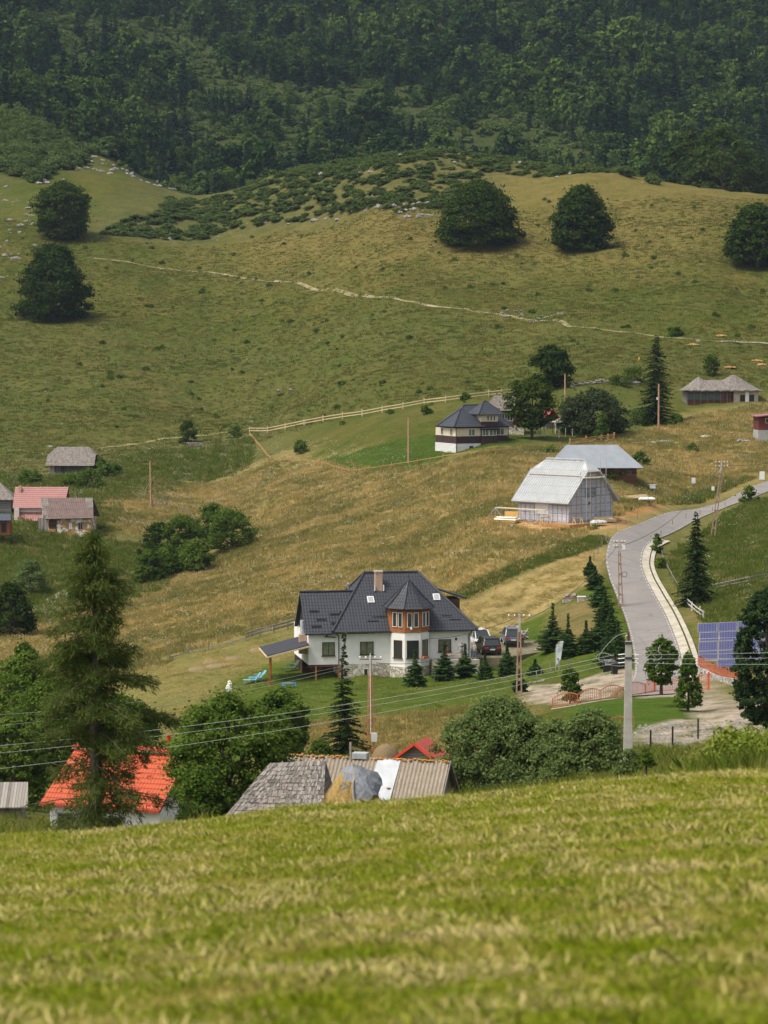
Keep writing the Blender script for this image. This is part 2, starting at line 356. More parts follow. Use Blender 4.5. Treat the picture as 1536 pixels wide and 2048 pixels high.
# foliage
M['l_beech'] = m_leaf('beech_leaf', (.022,.043,.007), (.060,.090,.013), .5, .25)
M['l_spruce'] = m_leaf('spruce_needle', (.024,.046,.012), (.062,.098,.026), .9, .2)
M['l_young'] = m_leaf('young_spruce_needle', (.040,.080,.020), (.095,.165,.045), 1.2, .3)
M['l_larch'] = m_leaf('larch_needle', (.050,.080,.018), (.120,.155,.036), 1.5, .4)
M['l_ash'] = m_leaf('ash_leaf', (.050,.095,.014), (.145,.215,.035), .9, .42)
M['l_bush'] = m_leaf('bush_leaf', (.048,.088,.012), (.135,.20,.032), .9, .4)
M['l_willow'] = m_leaf('willow_leaf', (.09,.135,.038), (.21,.275,.09), 1.3, .42)
M['l_lime'] = m_leaf('bright_leaf', (.055,.105,.016), (.115,.185,.03), 1.2, .3)
M['l_juniper'] = m_leaf('juniper_leaf', (.055,.088,.020), (.115,.155,.040), .35, .3)
M['f_con'] = m_leaf('forest_needle', (.012,.030,.020), (.040,.074,.040), .05, .1, .7, .5)
M['f_dec'] = m_leaf('forest_leaf', (.018,.044,.010), (.088,.140,.026), .03, .2, .7, .6)
# ================================================================ ground sheet
def wpoly(pts, dmin=62): return np.array([hit(x, y, dmin)[:2] for x, y in pts])
def inside(P, X, Y, soft):
    """soft polygon mask, 1 inside, falling over `soft` metres"""
    n = len(P); ins = np.zeros(X.shape, bool); d = np.full(X.shape, 1e9)
    x0, y0 = P.min(0) - soft - 1; x1, y1 = P.max(0) + soft + 1
    box = (X > x0) & (X < x1) & (Y > y0) & (Y < y1)
    xs, ys = X[box], Y[box]; i_ = np.zeros(xs.shape, bool); dd = np.full(xs.shape, 1e9)
    for k_ in range(n):
        ax, ay = P[k_]; bx, by = P[(k_+1) % n]
        c = ((ay > ys) != (by > ys)) & (xs < (bx-ax)*(ys-ay)/((by-ay) if by != ay else 1e-9) + ax); i_ ^= c
        t = np.clip(((xs-ax)*(bx-ax)+(ys-ay)*(by-ay))/((bx-ax)**2+(by-ay)**2+1e-9), 0, 1)
        dd = np.minimum(dd, np.hypot(xs-ax-t*(bx-ax), ys-ay-t*(by-ay)))
    out = np.zeros(X.shape); out[box] = np.where(i_, 1.0, np.clip(1 - dd/soft, 0, 1)); return out
def fb(X, Y, L, seed):
    r = np.random.RandomState(seed); s = 0; a = 1; t = 0
    for o in range(4):
        for _ in range(3):
            th = r.uniform(0, 6.28); k_ = 6.283/(L*r.uniform(.8, 1.25)); p = r.uniform(0, 6.28)
            s = s + a*np.sin((X*math.cos(th)+Y*math.sin(th))*k_+p+1.2*np.sin((Y*math.cos(th)-X*math.sin(th))*k_*.6+p)); t += a
        a *= .6; L *= .45
    return s/t*1.6
# road first: relief is flattened under it
RC = [(1296,1400,222),(1306,1375,229),(1317,1340,242),(1312,1300,254),(1292,1245,270),(1270,1195,284),(1254,1150,298),(1248,1115,309),(1264,1086,322),(1318,1059,338),(1372,1037,352),(1430,1017,366),(1477,1001,378),(1536,981,392),(1640,955,410),(1800,925,440),(2000,890,480)]
rc = [gp(x, D) for x, y, D in RC]
rc = [hit(x, y, 180) if x < 1530 else gp(x, D) for x, y, D in RC]
def spline(P, n=8):
    out = []; P = [Vector(p) for p in P]
    for i in range(len(P)-1):
        p0 = P[max(i-1, 0)]; p1 = P[i]; p2 = P[i+1]; p3 = P[min(i+2, len(P)-1)]
        for k_ in range(n):
            t = k_/n
            out.append(.5*((2*p1)+(p2-p0)*t+(2*p0-5*p1+4*p2-p3)*t*t+(3*p1-p0-3*p2+p3)*t**3))
    out.append(P[-1]); return out
RS = spline([Vector((p.x, p.y, 0)) for p in rc], 7)
FLAT.append(([(p.x, p.y) for p in rc], 5.5))
Yr = np.concatenate([np.linspace(-40, 0, 12)[:-1], np.linspace(0, 60, 150)[:-1], np.linspace(60, 200, 150)[:-1], np.linspace(200, 480, 620)[:-1], np.linspace(480, 900, 420)[:-1], np.linspace(900, 1500, 160)[:-1], np.linspace(1500, 2500, 40)])
uu = np.linspace(-1, 1, 561); uu = .24*uu + .76*uu**5
GX = (30 + .72*np.maximum(Yr, 0))[:, None]*uu[None, :]; GY = np.repeat(Yr[:, None], len(uu), 1)
GZ = H(GX.ravel(), GY.ravel()).reshape(GX.shape)
X, Y = GX.ravel(), GY.ravel()
wx = X + 2.0*fb(X, Y, 14, 1)*np.clip(Y/400, .2, 1); wy = Y + 3.0*fb(X, Y, 16, 2)*np.clip(Y/400, .2, 1)
c1 = np.zeros((len(X), 3)); c2 = np.zeros((len(X), 3))
def setz(m, a, b):
    global c1, c2
    m = m[:, None]; c1 = c1*(1-m) + np.array(a)*m; c2 = c2*(1-m) + np.array(b)*m
one = np.ones(len(X))
G_HILL = ((.046,.068,.009), (.095,.098,.022)); G_TAN = ((.145,.130,.046), (.270,.200,.080))
setz(one, *G_HILL)
n1 = fb(X, Y, 60, 3); n2 = fb(X, Y, 25, 4)
setz(np.clip(.15+.5*n1+.4*n2, 0, .8)*(Y > 430), (.075,.078,.017), (.145,.113,.034))
setz(np.clip(-.25-.5*n1+.6*n2, 0, .9)*(Y > 430), (.055,.078,.016), (.085,.095,.026))
ug = wpoly([(560,480),(880,500),(1240,510),(1536,430),(1700,380),(1200,352),(960,345),(900,400),(640,430)])
setz(inside(ug, wx, wy, 40)*.7, (.110,.098,.026), (.205,.150,.052))
setz(inside(wpoly([(0,640),(700,660),(1300,700),(1600,700),(1600,780),(1000,790),(700,800),(0,900)]), wx, wy, 30)*.5, (.058,.076,.018), (.115,.11,.035))
setz(inside(wpoly([(-400,940),(0,950),(300,905),(500,870),(490,935),(300,1000),(200,1060),(0,1080),(-400,1100)]), wx, wy, 12)*.7, (.075,.088,.026), (.16,.135,.055))
tan = inside(wpoly([(200,1010),(330,960),(520,930),(700,948),(900,935),(1140,900),(1350,850),(1536,810),(1900,780),(1900,900),(1536,955),(1400,1000),(1280,1050),(1210,1080),(1000,1150),(930,1185),(850,1240),(560,1255),(330,1310),(0,1420),(-300,1480),(-300,1350),(60,1260),(240,1150),(420,1120),(520,1050),(560,1010),(260,1060)]), wx, wy, 9)
setz(tan, (.150,.140,.048), (.27,.205,.080))
setz(tan*np.clip(.1+.9*n2+.3*n1, 0, 1)*.85, (.23,.18,.066), (.36,.255,.10))
setz(tan*np.clip(-.2-.9*n2, 0, 1)*.7, (.085,.095,.030), (.17,.14,.052))
setz(inside(wpoly([(-400,1090),(0,1085),(200,1075),(330,1100),(330,1180),(160,1210),(0,1260),(-400,1300)]), wx, wy, 12)*.9, (.065,.082,.022), (.15,.12,.045))
mown = inside(wpoly([(925,1192),(1040,1140),(1190,1085),(1200,1100),(1170,1165),(1080,1225),(1000,1262),(940,1250)]), X, Y, 2.5)
setz(mown, (.19,.15,.055), (.33,.25,.105))
setz(inside(wpoly([(905,1188),(1000,1145),(1190,1072),(1215,1075),(1195,1090),(1040,1146),(925,1196)]), X, Y, 1.5), (.055,.085,.018), (.10,.11,.03))
setz(inside(wpoly([(-300,1500),(0,1420),(330,1318),(500,1285),(600,1255),(615,1290),(530,1330),(455,1400),(330,1500),(0,1600)]), X, Y, 3), (.115,.118,.032), (.21,.175,.062))
lawn = inside(wpoly([(455,1375),(540,1330),(620,1330),(850,1345),(1010,1320),(1050,1250),(1100,1225),(1180,1180),(1235,1240),(1250,1320),(1230,1345),(1150,1350),(1040,1370),(900,1425),(700,1500),(420,1520),(330,1500)]), X, Y, 2.5)
setz(lawn, (.046,.080,.010), (.095,.118,.020))
setz(inside(wpoly([(1120,1215),(1180,1205),(1210,1290),(1150,1290),(1110,1250)]), X, Y, 2), (.10,.095,.03), (.20,.15,.06))
setz(inside(wpoly([(560,1455),(800,1430),(1020,1400),(1050,1430),(900,1520),(560,1540)]), X, Y, 2.5), (.14,.115,.04), (.27,.19,.075))
glawn = inside(wpoly([(640,922),(700,908),(880,866),(985,842),(1060,840),(1075,862),(1040,890),(880,918),(712,946)]), X, Y, 1.2)
setz(glawn, (.036,.068,.009), (.062,.094,.015))
setz(inside(wpoly([(1030,838),(1250,820),(1270,868),(1140,890),(1040,895)]), X, Y, 4)*.8, (.055,.082,.02), (.12,.12,.035))
setz(inside(wpoly([(1255,1395),(1320,1380),(1400,1400),(1420,1425),(1350,1440),(1260,1480),(1150,1480),(1150,1405)]), X, Y, 1), (.042,.080,.010), (.075,.115,.017))
grav = ((.30,.235,.175), (.46,.39,.31))
n3 = fb(X, Y, 4, 8)
for gz in ([(1050,1375),(1150,1365),(1230,1340),(1262,1345),(1255,1385),(1160,1405),(1060,1400)], [(1385,1392),(1480,1378),(1560,1385),(1560,1440),(1440,1450),(1400,1430)], [(1270,1495),(1300,1460),(1360,1440),(1560,1432),(1560,1490),(1400,1510),(1280,1515)], [(1300,1395),(1420,1380),(1460,1370),(1420,1340),(1385,1330),(1300,1340),(1240,1360)],[(1395,1330),(1430,1375),(1418,1392),(1300,1392)]):
    setz(inside(wpoly(gz), X, Y, 1.2)*np.clip(.75+.6*n3, 0, 1), *grav)
n4 = fb(X, Y, 5, 9)
setz(inside(wpoly([(1262,1478),(1360,1452),(1500,1448),(1536,1475),(1400,1500),(1290,1510)]), X, Y, 1.5)*np.clip(n4*1.4, 0, 1), (.07,.085,.03), (.15,.14,.06))
site = inside(wpoly([(955,1045),(1040,1035),(1240,1030),(1250,1050),(1180,1062),(1060,1072),(960,1068)]), X, Y, 1.2)
setz(site, (.30,.17,.065), (.50,.33,.16))
setz(inside(wpoly([(1235,1030),(1245,1005),(1320,1010),(1270,1030)]), X, Y, 1)*.9, (.26,.13,.05), (.40,.22,.09))
for cx, cy, rx, ry in ((1205,1008,18,0),):
    pass
setz(inside(wpoly([(1240,985),(1280,940),(1310,940),(1330,990),(1260,1008)]), X, Y, 2), (.05,.078,.02), (.10,.11,.03))
setz(inside(wpoly([(1400,1010),(1536,985),(1900,950),(1900,1300),(1536,1400),(1480,1400),(1400,1250),(1320,1080)]), wx, wy, 3), (.085,.10,.026), (.17,.145,.05))
setz(inside(wpoly([(1430,1190),(1536,1160),(1536,1230),(1420,1235)]), wx, wy, 5)*.7, (.12,.105,.035), (.24,.17,.07))
# junipers on the crest, spur, forest floor
setz(inside(wpoly([(180,470),(420,380),(600,335),(800,308),(1000,322),(1190,345),(1000,345),(900,430),(660,440),(470,470),(330,487)]), wx, wy, 8)*.6, (.050,.064,.020), (.13,.115,.042))
setz(inside(wpoly([(-300,300),(0,230),(120,260),(160,290),(150,330),(0,360),(-300,420)]), wx, wy, 10)*.7, (.045,.062,.018), (.11,.10,.038))
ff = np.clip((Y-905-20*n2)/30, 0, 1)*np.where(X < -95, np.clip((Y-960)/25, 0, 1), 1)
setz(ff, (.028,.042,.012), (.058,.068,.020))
# foreground slope
fg = np.clip((62-Y)/8, 0, 1)
setz(fg, (.14,.19,.014), (.28,.27,.05))
setz(fg*np.clip(fb(X, Y*2.2, 3.5, 19)*1.6-.7, 0, .5), (.26,.23,.07), (.36,.31,.11))
setz(((Y > 62) & (Y < 170) & (c1[:, 0] < .08)).astype(float)*.8, (.055,.075,.02), (.13,.11,.04))
nr, nc = GX.shape
ii = np.arange((nr-1)*nc).reshape(nr-1, nc)[:, :-1].ravel()
FQ = np.stack([ii, ii+1, ii+nc+1, ii+nc], 1)
g = NT('ground_soil'); ge = g.new('NewGeometry').outputs['Position']
a1 = g.new('VertexColor', layer_name='c1').outputs[0]; a2 = g.new('VertexColor', layer_name='c2').outputs[0]
f = g.math('ADD', g.math('MULTIPLY', g.noise(ge, .16, 3, .6), .3), g.math('ADD', g.math('MULTIPLY', g.noise(ge, .9, 4, .7, .6), .42), g.math('MULTIPLY', g.noise(g.mapv(ge, (1, .45, 1)), 3.6, 4, .75), .30)))
f = g.ramp(f, [(.42, (0,0,0)), (.60, (1,1,1))])
col = g.mix(f, a1, a2)
sp_ = g.ramp(g.noise(g.mapv(ge, (1, .5, 1)), 1.7, 5, .8), [(.60, (0,0,0)), (.72, (1,1,1))])
col = g.mix(g.math('MULTIPLY', sp_, .45), col, (.035,.05,.014))
pale = g.ramp(g.noise(ge, 5.5, 2, .6), [(.66, (0,0,0)), (.74, (1,1,1))]); col = g.mix(g.math('MULTIPLY', pale, .22), col, (.42,.38,.24))
g.bump(g.math('ADD', g.noise(ge, 2.2, 5, .75), g.math('MULTIPLY', g.noise(ge, .35, 3, .6), 2)), .55, .35)
M['ground'] = fin(g, col, .95, 0, .02)
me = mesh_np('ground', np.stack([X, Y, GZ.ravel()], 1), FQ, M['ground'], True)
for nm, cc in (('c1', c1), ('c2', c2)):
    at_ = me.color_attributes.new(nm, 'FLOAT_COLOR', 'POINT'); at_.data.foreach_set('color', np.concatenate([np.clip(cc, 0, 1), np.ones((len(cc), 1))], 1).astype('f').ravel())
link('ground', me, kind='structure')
# ---------------------------------------------------------------- strips on the ground
def strip(name, pts, halfw, mat, dz=.05, offset=0.0, nx=2, kind='structure', hw2=None, **kw):
    V = []; Fs = []
    for i, p in enumerate(pts):
        q = pts[min(i+1, len(pts)-1)] - pts[max(i-1, 0)]; q.z = 0; q.normalize(); nrm = Vector((q.y, -q.x, 0))
        hw = halfw if hw2 is None else halfw + (hw2-halfw)*i/(len(pts)-1)
        for j in range(nx+1):
            s = p + nrm*(offset + hw*(2*j/nx-1)); V.append((s.x, s.y, h1(s.x, s.y)+dz))
    for i in range(len(pts)-1):
        for j in range(nx): a = i*(nx+1)+j; Fs.append((a, a+1, a+nx+2, a+nx+1))
    return link(name, mesh_np(name, np.array(V), Fs, mat, True), kind=kind, **kw)
n = NT('asphalt'); ge = n.new('NewGeometry').outputs['Position']
col = n.ramp(n.noise(ge, .35, 4, .6), [(.3, (.185,.168,.156)), (.7, (.245,.222,.206))]); col = n.mix(.25, col, n.ramp(n.noise(ge, 25, 2), [(.3, (.16,.15,.145)), (.7, (.36,.34,.33))]))
crk = n.new('TexVoronoi', feature='DISTANCE_TO_EDGE'); n.l(n.mix(.3, ge, n.new('TexNoise').outputs['Color']), crk.inputs['Vector']); crk.inputs['Scale'].default_value = .22
col = n.mix(n.ramp(crk.outputs['Distance'], [(.0, (.55,.55,.55)), (.03, (0,0,0))]), col, (.13,.12,.115)); col = n.mix(n.ramp(n.noise(n.mapv(ge, (1,.25,1)), .7, 3), [(.55, (0,0,0)), (.62, (.35,.35,.35))]), col, (.20,.185,.175))
M['asphalt'] = fin(n, col, .9)
strip('road', RS, 2.12, M['asphalt'], .09, 0, 6)
n = NT('concrete_gutter'); ge = n.new('NewGeometry').outputs['Position']
M['gutter'] = fin(n, n.ramp(n.noise(ge, .8, 5, .7), [(.35, (.34,.30,.23)), (.62, (.52,.48,.40))]), .9)
iA = 6; iB = 60
kerb_pts = RS[iA:iB]
strip('drainage_gutter', kerb_pts, .42, M['gutter'], .115, 2.56)
strip('drainage_gutter', kerb_pts, .22, M['gutter'], .18, 3.34)
# dashed edge marks
def dashes(name, off, i0, i1, w_, ln, gap):
    mb = MB(); acc = 0; P = spline(RS[i0:i1], 4); on = 0; seg = []
    for i in range(len(P)-1):
        d = (P[i+1]-P[i]); d.z = 0; L = d.length; q = d.normalized(); nrm = Vector((q.y, -q.x, 0))
        acc += L
        if (acc % (ln+gap)) < ln:
            vs = []
            for p, s in ((P[i], -w_), (P[i], w_), (P[i+1], w_), (P[i+1], -w_)):
                v = p + nrm*(off+s); vs.append((v.x, v.y, h1(v.x, v.y)+.115))
            mb.add(vs, [(0, 1, 2, 3)])
    mb.build(name, M['marking'], kind='structure')
M['marking'] = m_noise('worn_marking', (.34,.32,.31), (.52,.51,.49), 3, .8)
dashes('road_marking', 1.97, 6, 110, .06, .9, 1.1); dashes('road_marking', -1.98, 6, 110, .06, .9, 1.1)
n = NT('path_dirt'); ge = n.new('NewGeometry').outputs['Position']
M['path'] = fin(n, n.ramp(n.noise(ge, .25, 5, .7), [(.36, (.11,.12,.035)), (.50, (.22,.18,.09)), (.68, (.38,.32,.20))]), .95)
def pixpath(name, pts, hw, mat, dz=.06, n_=6, hw2=None):
    P = [hit(*p) for p in pts]; P = spline([Vector((p.x, p.y, 0)) for p in P], n_)
    for _ in range(10): P = [P[0]]+[(a+b*2+c)/4 for a, b, c in zip(P[:-2], P[1:-1], P[2:])]+[P[-1]]
    return strip(name, P, hw, mat, dz, 0, 2, hw2=hw2)
pixpath('path', [(175,515),(260,525),(340,538),(430,545),(520,562),(640,578),(760,596),(860,610),(940,622),(1010,630),(1080,642),(1140,654)], .5, M['path'], .06, 8)
M['path_g'] = m_noise('worn_grass_path', (.12,.125,.035), (.24,.20,.09), .4, .95)
pixpath('path', [(1140,654),(1220,662),(1300,670),(1380,678),(1440,684)], .45, M['path_g'], .07, 8)
M['path_p'] = m_noise('pale_gravel_path', (.24,.21,.16), (.36,.32,.26), .8, .95)
pixpath('path', [(1440,684),(1480,685),(1536,687),(1600,690)], .6, M['path_p'], .12, 6)
pixpath('path', [(170,899),(240,892),(300,884),(360,876),(420,868),(500,858)], .45, M['path_g'], .08)
pixpath('path', [(60,1232),(100,1212),(118,1195),(130,1190),(160,1172)], 1.3, M['path_p'], .12)
pixpath('path', [(1265,887),(1290,886),(1320,883),(1345,882)], .5, M['path_p'], .12)
# ================================================================ building helpers (local frame: x along front, +y into depth, z up)
def win(par, c, n, w_, h_, fr, gl, bars=1, arch=False, nm='window', t=.07, sill=None, lab=None):
    c = Vector(c); n = Vector(n).normalized(); u = Vector((0,0,1)).cross(n).normalized(); z = Vector((0,0,1))
    f = MB(); fw = .07 if w_ > .5 else .05
    for s in (-1, 1): f.obox(c+u*s*(w_/2-fw/2)+n*.03, u*fw/2, n*.04, z*h_/2)
    for s in (-1, 1): f.obox(c+z*s*(h_/2-fw/2)+n*.033, u*(w_/2+.003), n*.04, z*fw/2)
    for i in range(bars):
        f.obox(c+u*((i+1)/(bars+1)-.5)*w_+n*.026, u*fw*.4, n*.035, z*(h_/2-.01))
    if sill: f.obox(c-z*(h_/2+.03)+n*.08, u*(w_/2+.08), n*.09, z*.03)
    o = f.build(nm, fr, par, label=lab)
    g_ = MB()
    if arch:
        r = w_/2-.03; pts = [c+n*.03+u*(-r)-z*(h_/2-.04), c+n*.03+u*r-z*(h_/2-.04)] + [c+n*.03+u*r*math.cos(t_)+z*(h_/2-r-.02+r*math.sin(t_)) for t_ in [math.pi*i/6 for i in range(7)]]
        g_.add(pts, [tuple(range(len(pts)))])
    else: g_.obox(c+n*.008, u*(w_/2-fw*.6), n*.012, z*(h_/2-fw*.6))
    g_.build('pane', gl, o); return o
def walls(par, x0, x1, y0, y1, z0, z1, mat, name='wall', **k): return MB().box(x0, x1, y0, y1, z0, z1).build(name, mat, par, **k)
def hip(mb, x0, x1, y0, y1, z, h, a, b, t=.12, yr=None, half=None):
    """hip roof: ridge along x, set in by a (left) and b (right); yr: ridge y"""
    yr = (y0+y1)/2 if yr is None else yr
    A, B = Vector((x0+a, yr, z+h)), Vector((x1-b, yr, z+h))
    p = [Vector((x0,y0,z)), Vector((x1,y0,z)), Vector((x1,y1,z)), Vector((x0,y1,z))]
    for q in ([p[0],p[1],B,A], [p[2],p[3],A,B]): mb.slab(q, t)
    if a > .05: mb.slab([p[3],p[0],A], t)
    if b > .05: mb.slab([p[1],p[2],B], t)
    return A, B
def ridge(mb, a, b, r=.09): mb.tube(a, b, r, r, 6)
def gable_x(mb, x0, x1, y0, y1, z, h, t=.12): hip(mb, x0, x1, y0, y1, z, h, 0, 0, t)
def tri(mb, x, y0, y1, z, h, th): mb.prism([(x,y0,z),(x,y1,z),(x,(y0+y1)/2,z+h)], (th,0,0))
def jerk(mb, x0, x1, y0, y1, z, h, cl, cr, kl=.35, kr=.35, t=.12, rag=0):
    """gable roof, ends clipped by small hips: clip starts at height fraction (1-k)"""
    ym = (y0+y1)/2; zt = z+h
    def cp(x, k_, s): # points where clip plane meets eave slopes
        zc = z+h*(1-k_); yo = (y1-y0)/2*k_
        return Vector((x, ym-yo, zc)), Vector((x, ym+yo, zc))
    L0, L1 = cp(x0, kl, -1); R0, R1 = cp(x1, kr, 1); A = Vector((x0+cl, ym, zt)); B = Vector((x1-cr, ym, zt))
    mb.slab([(x0,y0,z),(x1,y0,z),R0,B,A,L0], t); mb.slab([(x1,y1,z),(x0,y1,z),L1,A,B,R1], t)
    mb.slab([L1,L0,A], t); mb.slab([R0,R1,B], t); return A, B
def shingle_rows(mb, p00, p10, p01, p11, rows, cols_, seed, lift=.05, gapp=.02):
    """loose shingles over a quad (bottom edge p00-p10, top edge p01-p11)"""
    rr = random.Random(seed); p00, p10, p01, p11 = map(Vector, (p00, p10, p01, p11))
    n = (p10-p00).cross(p01-p00).normalized()
    if n.z < 0: n = -n
    def P(s, t): return (p00*(1-s)+p10*s)*(1-t)+(p01*(1-s)+p11*s)*t
    for j in range(rows):
        t0 = (j-.25)/rows; t1 = (j+1)/rows
        for i in range(cols_):
            if rr.random() < gapp: continue
            s0 = (i+rr.uniform(.0, .12))/cols_; s1 = (i+1-rr.uniform(0, .12))/cols_; tt = t0+rr.uniform(-.18, .12)/rows; sk = rr.uniform(-.03, .03)/cols_*2
            l = lift*rr.uniform(.6, 1.9)
            a, b, c, d = P(s0+sk, tt)+n*l, P(s1+sk, tt+rr.uniform(-.05,.05)/rows)+n*l*rr.uniform(.7,1.2), P(s1, t1)+n*.012, P(s0, t1)+n*.012
            e = -n*.025
            mb.add([a, b, c, d, a+e, b+e], [(0,1,2,3), (4,5,1,0)])
def pad(px, D, dz=0): p = gp(px, D); p.z += dz; return p
def base_at(px, py, dmin=62): return hit(px, py, dmin)
# ================================================================ 1 white guesthouse
# origin: front left wall corner at stone-base top level
D0 = 264.0
hp = at(617, 1330, D0)
hz0 = hp.z
house = thing('guesthouse', 'white guesthouse with dark tiled roof, stone base and wood-scaled corner turret', 'house', hp, R(10))
S = F/D0                                    # px per metre here ~20.4
def lx(px): return (px-617)/S/math.cos(R(10))
WT = 3.2
walls(house, .0, lx(945), .0, 10.0, .0, WT, M['plaster'])
MB().box(3.2, lx(945)+.04, -.05, 10.04, -3.4, .0).build('stone_base', M['stone'], house)
MB().box(.05, 3.2, 4.6, 9.9, -3.2, 0).build('terrace_wall', M['wood_dark'], house)
rf = MB()
ex0, ex1 = 2.3, lx(951)+.3
A, B = hip(rf, ex0, ex1, -.65, 10.6, WT+.08, 5.3, 4.1, 5.0)
o = rf.build('roof', M['tile_dark'], house)
rc_ = MB(); 
for a, b in ((A, B), (Vector((ex0,-.65,WT+.1)), A), (Vector((ex1,-.65,WT+.1)), B), (Vector((ex1,10.6,WT+.1)), B), (Vector((ex0,10.6,WT+.1)), A)): ridge(rc_, a+Vector((0,0,.03)), b+Vector((0,0,.03)), .12)
rc_.build('ridge_cap', M['trim_dark'], o)
gt = MB().bar((ex0,-.72,WT+.0), (ex1,-.72,WT+.0), .14).bar((ex0-.05,-.7,WT), (ex0-.05,2,WT), .14).bar((-.4,-.47,WT-.14), (2.25,-.47,WT-.14), .14)
gt.build('gutter', M['trim_dark'], house)
for x_, pts in ((2.75, [(2.6,-.65,WT-.05),(3.0,-.2,WT-.4),(3.0,-.12,WT-.5),(3.0,-.12,-1.2)]), (0, [(1.9,-.5,WT-.2),(1.6,-.3,WT-.4),(2.7,-.12,WT-.5)]), (16.2, [(lx(947),-.6,WT-.05),(lx(941),-.1,WT-.5),(lx(941),-.1,-.8)]), (9, [(12.0,-.1,WT-.3),(12.05,-.12,1.9)])):
    MB().path(pts, .055).build('downpipe', M['trim_dark'], house)
r_ = random.Random(3)
slope = 5.3/5.6
for i in range(14):      # snow guards
    yy = r_.choice([.3, .7, 1.2, 2.4, 3.4]); x0 = r_.uniform(4+yy*.7, 15.5-yy)
    if 7.6 < x0 < 12: continue
    z_ = WT+.14+(yy+.65)*slope*.945; MB().bar((x0, yy, z_), (x0+1.1, yy, z_), .10, .10).build('snow_guard', M['trim_dark'], o)
wr = MB(); wz = WT-.08
gable_x(wr, -.35, 6.6, -.4, 7.4, wz, 3.75)
wo = wr.build('wing_roof', M['tile_dark'], house)
MB().tube((-.36,3.5,wz+3.8), (5.3,3.5,wz+3.8), .11, .11, 6).build('ridge_cap', M['trim_dark'], wo)
tri(m_ := MB(), .0, .1, 6.9, WT-.1, 3.3, .2); m_.build('gable', M['trim_dark'], house)
for i, (x0, z_) in enumerate(((.3,.55),(.9,1.15),(2.3,.8),(2.3,1.6),(.3,1.9),(3.3,1.75))): MB().bar((x0, -.4+z_/3.75*3.9, wz+z_+.16), (x0+1.0, -.4+z_/3.75*3.9, wz+z_+.16), .1).build('snow_guard', M['trim_dark'], wo)
# windows
for px, w_, z_, h_, b_ in ((657, 1.25, 1.55, 1.35, 1), (734, 1.35, 1.55, 1.3, 1), (892, 1.3, 1.65, 1.25, 0)):
    win(house, (lx(px), 0, z_), (0,-1,0), w_, h_, M['frame_br'], M['curtain'], b_, sill=1)
MB().box(lx(913), lx(917), -.06, .0, 2.15, 2.4).build('vent_grille', M['trim_dark'], house)
win(house, (lx(732), -.06, -.9), (0,-1,0), .45, .9, M['frame_wh'], M['glass'], 0)
MB().box(lx(857), lx(862), -.14, .0, 1.4, 2.0).build('meter_box', M['white_paint'], house)
# turret
tc = Vector((lx(819), .15, 0)); RT = 2.12
def octp(r, z, off=R(22.5)+R(2)): return [tc+Vector((r*math.cos(off+i*math.pi/4), r*math.sin(off+i*math.pi/4), z)) for i in range(8)]
def octprism(r0, r1, z0, z1):
    a, b = octp(r0, z0), octp(r1, z1); return MB().add(a+b, [tuple(range(7,-1,-1)), tuple(range(8,16))]+[(i,(i+1)%8,8+(i+1)%8,8+i) for i in range(8)])
tur = octprism(RT-.05, RT-.05, -.2, WT+.0).build('bay_wall', M['plaster'], house)
octprism(RT-.0, RT-.0, -2.2, -.2).build('bay_base', M['stone'], tur)
octprism(RT+.02, RT+.02, WT+.0, WT+2.35).build('turret_wall', M['wood_or'], tur)
ap = tc+Vector((0,0,WT+5.15)); ev = octp(RT+.5, WT+2.35); mr = MB()
for i in range(8):
    a, b = ev[i], ev[(i+1) % 8]; m0, m1 = a*.55+ap*.45+Vector((0,0,-.12)), b*.55+ap*.45+Vector((0,0,-.12))
    mr.slab([a, b, m1, m0], .1); mr.slab([m0, m1, ap], .1)
tr = mr.build('turret_roof', M['tile_dark'], tur)
mr = MB()
for i in range(8): mr.tube(ev[i]+Vector((0,0,.05)), ev[i]*.55+ap*.45+Vector((0,0,-.05)), .07, .07, 5).tube(ev[i]*.55+ap*.45+Vector((0,0,-.05)), ap, .07, .07, 5)
mr.tube(ap-Vector((0,0,.1)), ap+Vector((0,0,.4)), .07, .03, 6); mr.build('ridge_cap', M['trim_dark'], tr)
for i in (4, 5, 6, 7):
    p0, p1 = octp(RT+.02, 0)[i], octp(RT+.02, 0)[(i+1) % 8]
    d = p1-p0; nn = Vector((d.y, -d.x, 0)).normalized()
    if nn.dot((p0+p1)/2-tc) < 0: nn = -nn
    if nn.y > -.3: continue
    for s in (.3, .7): win(tur, p0+d*s+Vector((0,0,WT+1.25)), nn, .5, 1.45, M['frame_wh'], M['glass'], 0, True)
    cc = (p0+p1)/2; cc = tc+(cc-tc)*((RT-.05)/(RT+.02))
    win(tur, cc+Vector((0,0,1.55)), nn, 1.2 if abs(nn.x) < .3 else .95, 1.75, M['frame_br'], M['glass'] if nn.x < .3 else M['curtain'], 0, sill=1)
MB().lathe(tc+Vector((-.1,-RT+.02,WT+.3)), [(.07,0),(.12,.05),(.07,.25)]).build('lamp', M['white_paint'], tur)
fb_ = MB().obox(tc+Vector((1.35,-1.85,.72)), (.3,.25,0), (.08,-.1,0), (0,0,.1)); fb_.build('flower_box', M['red_paint'], tur)
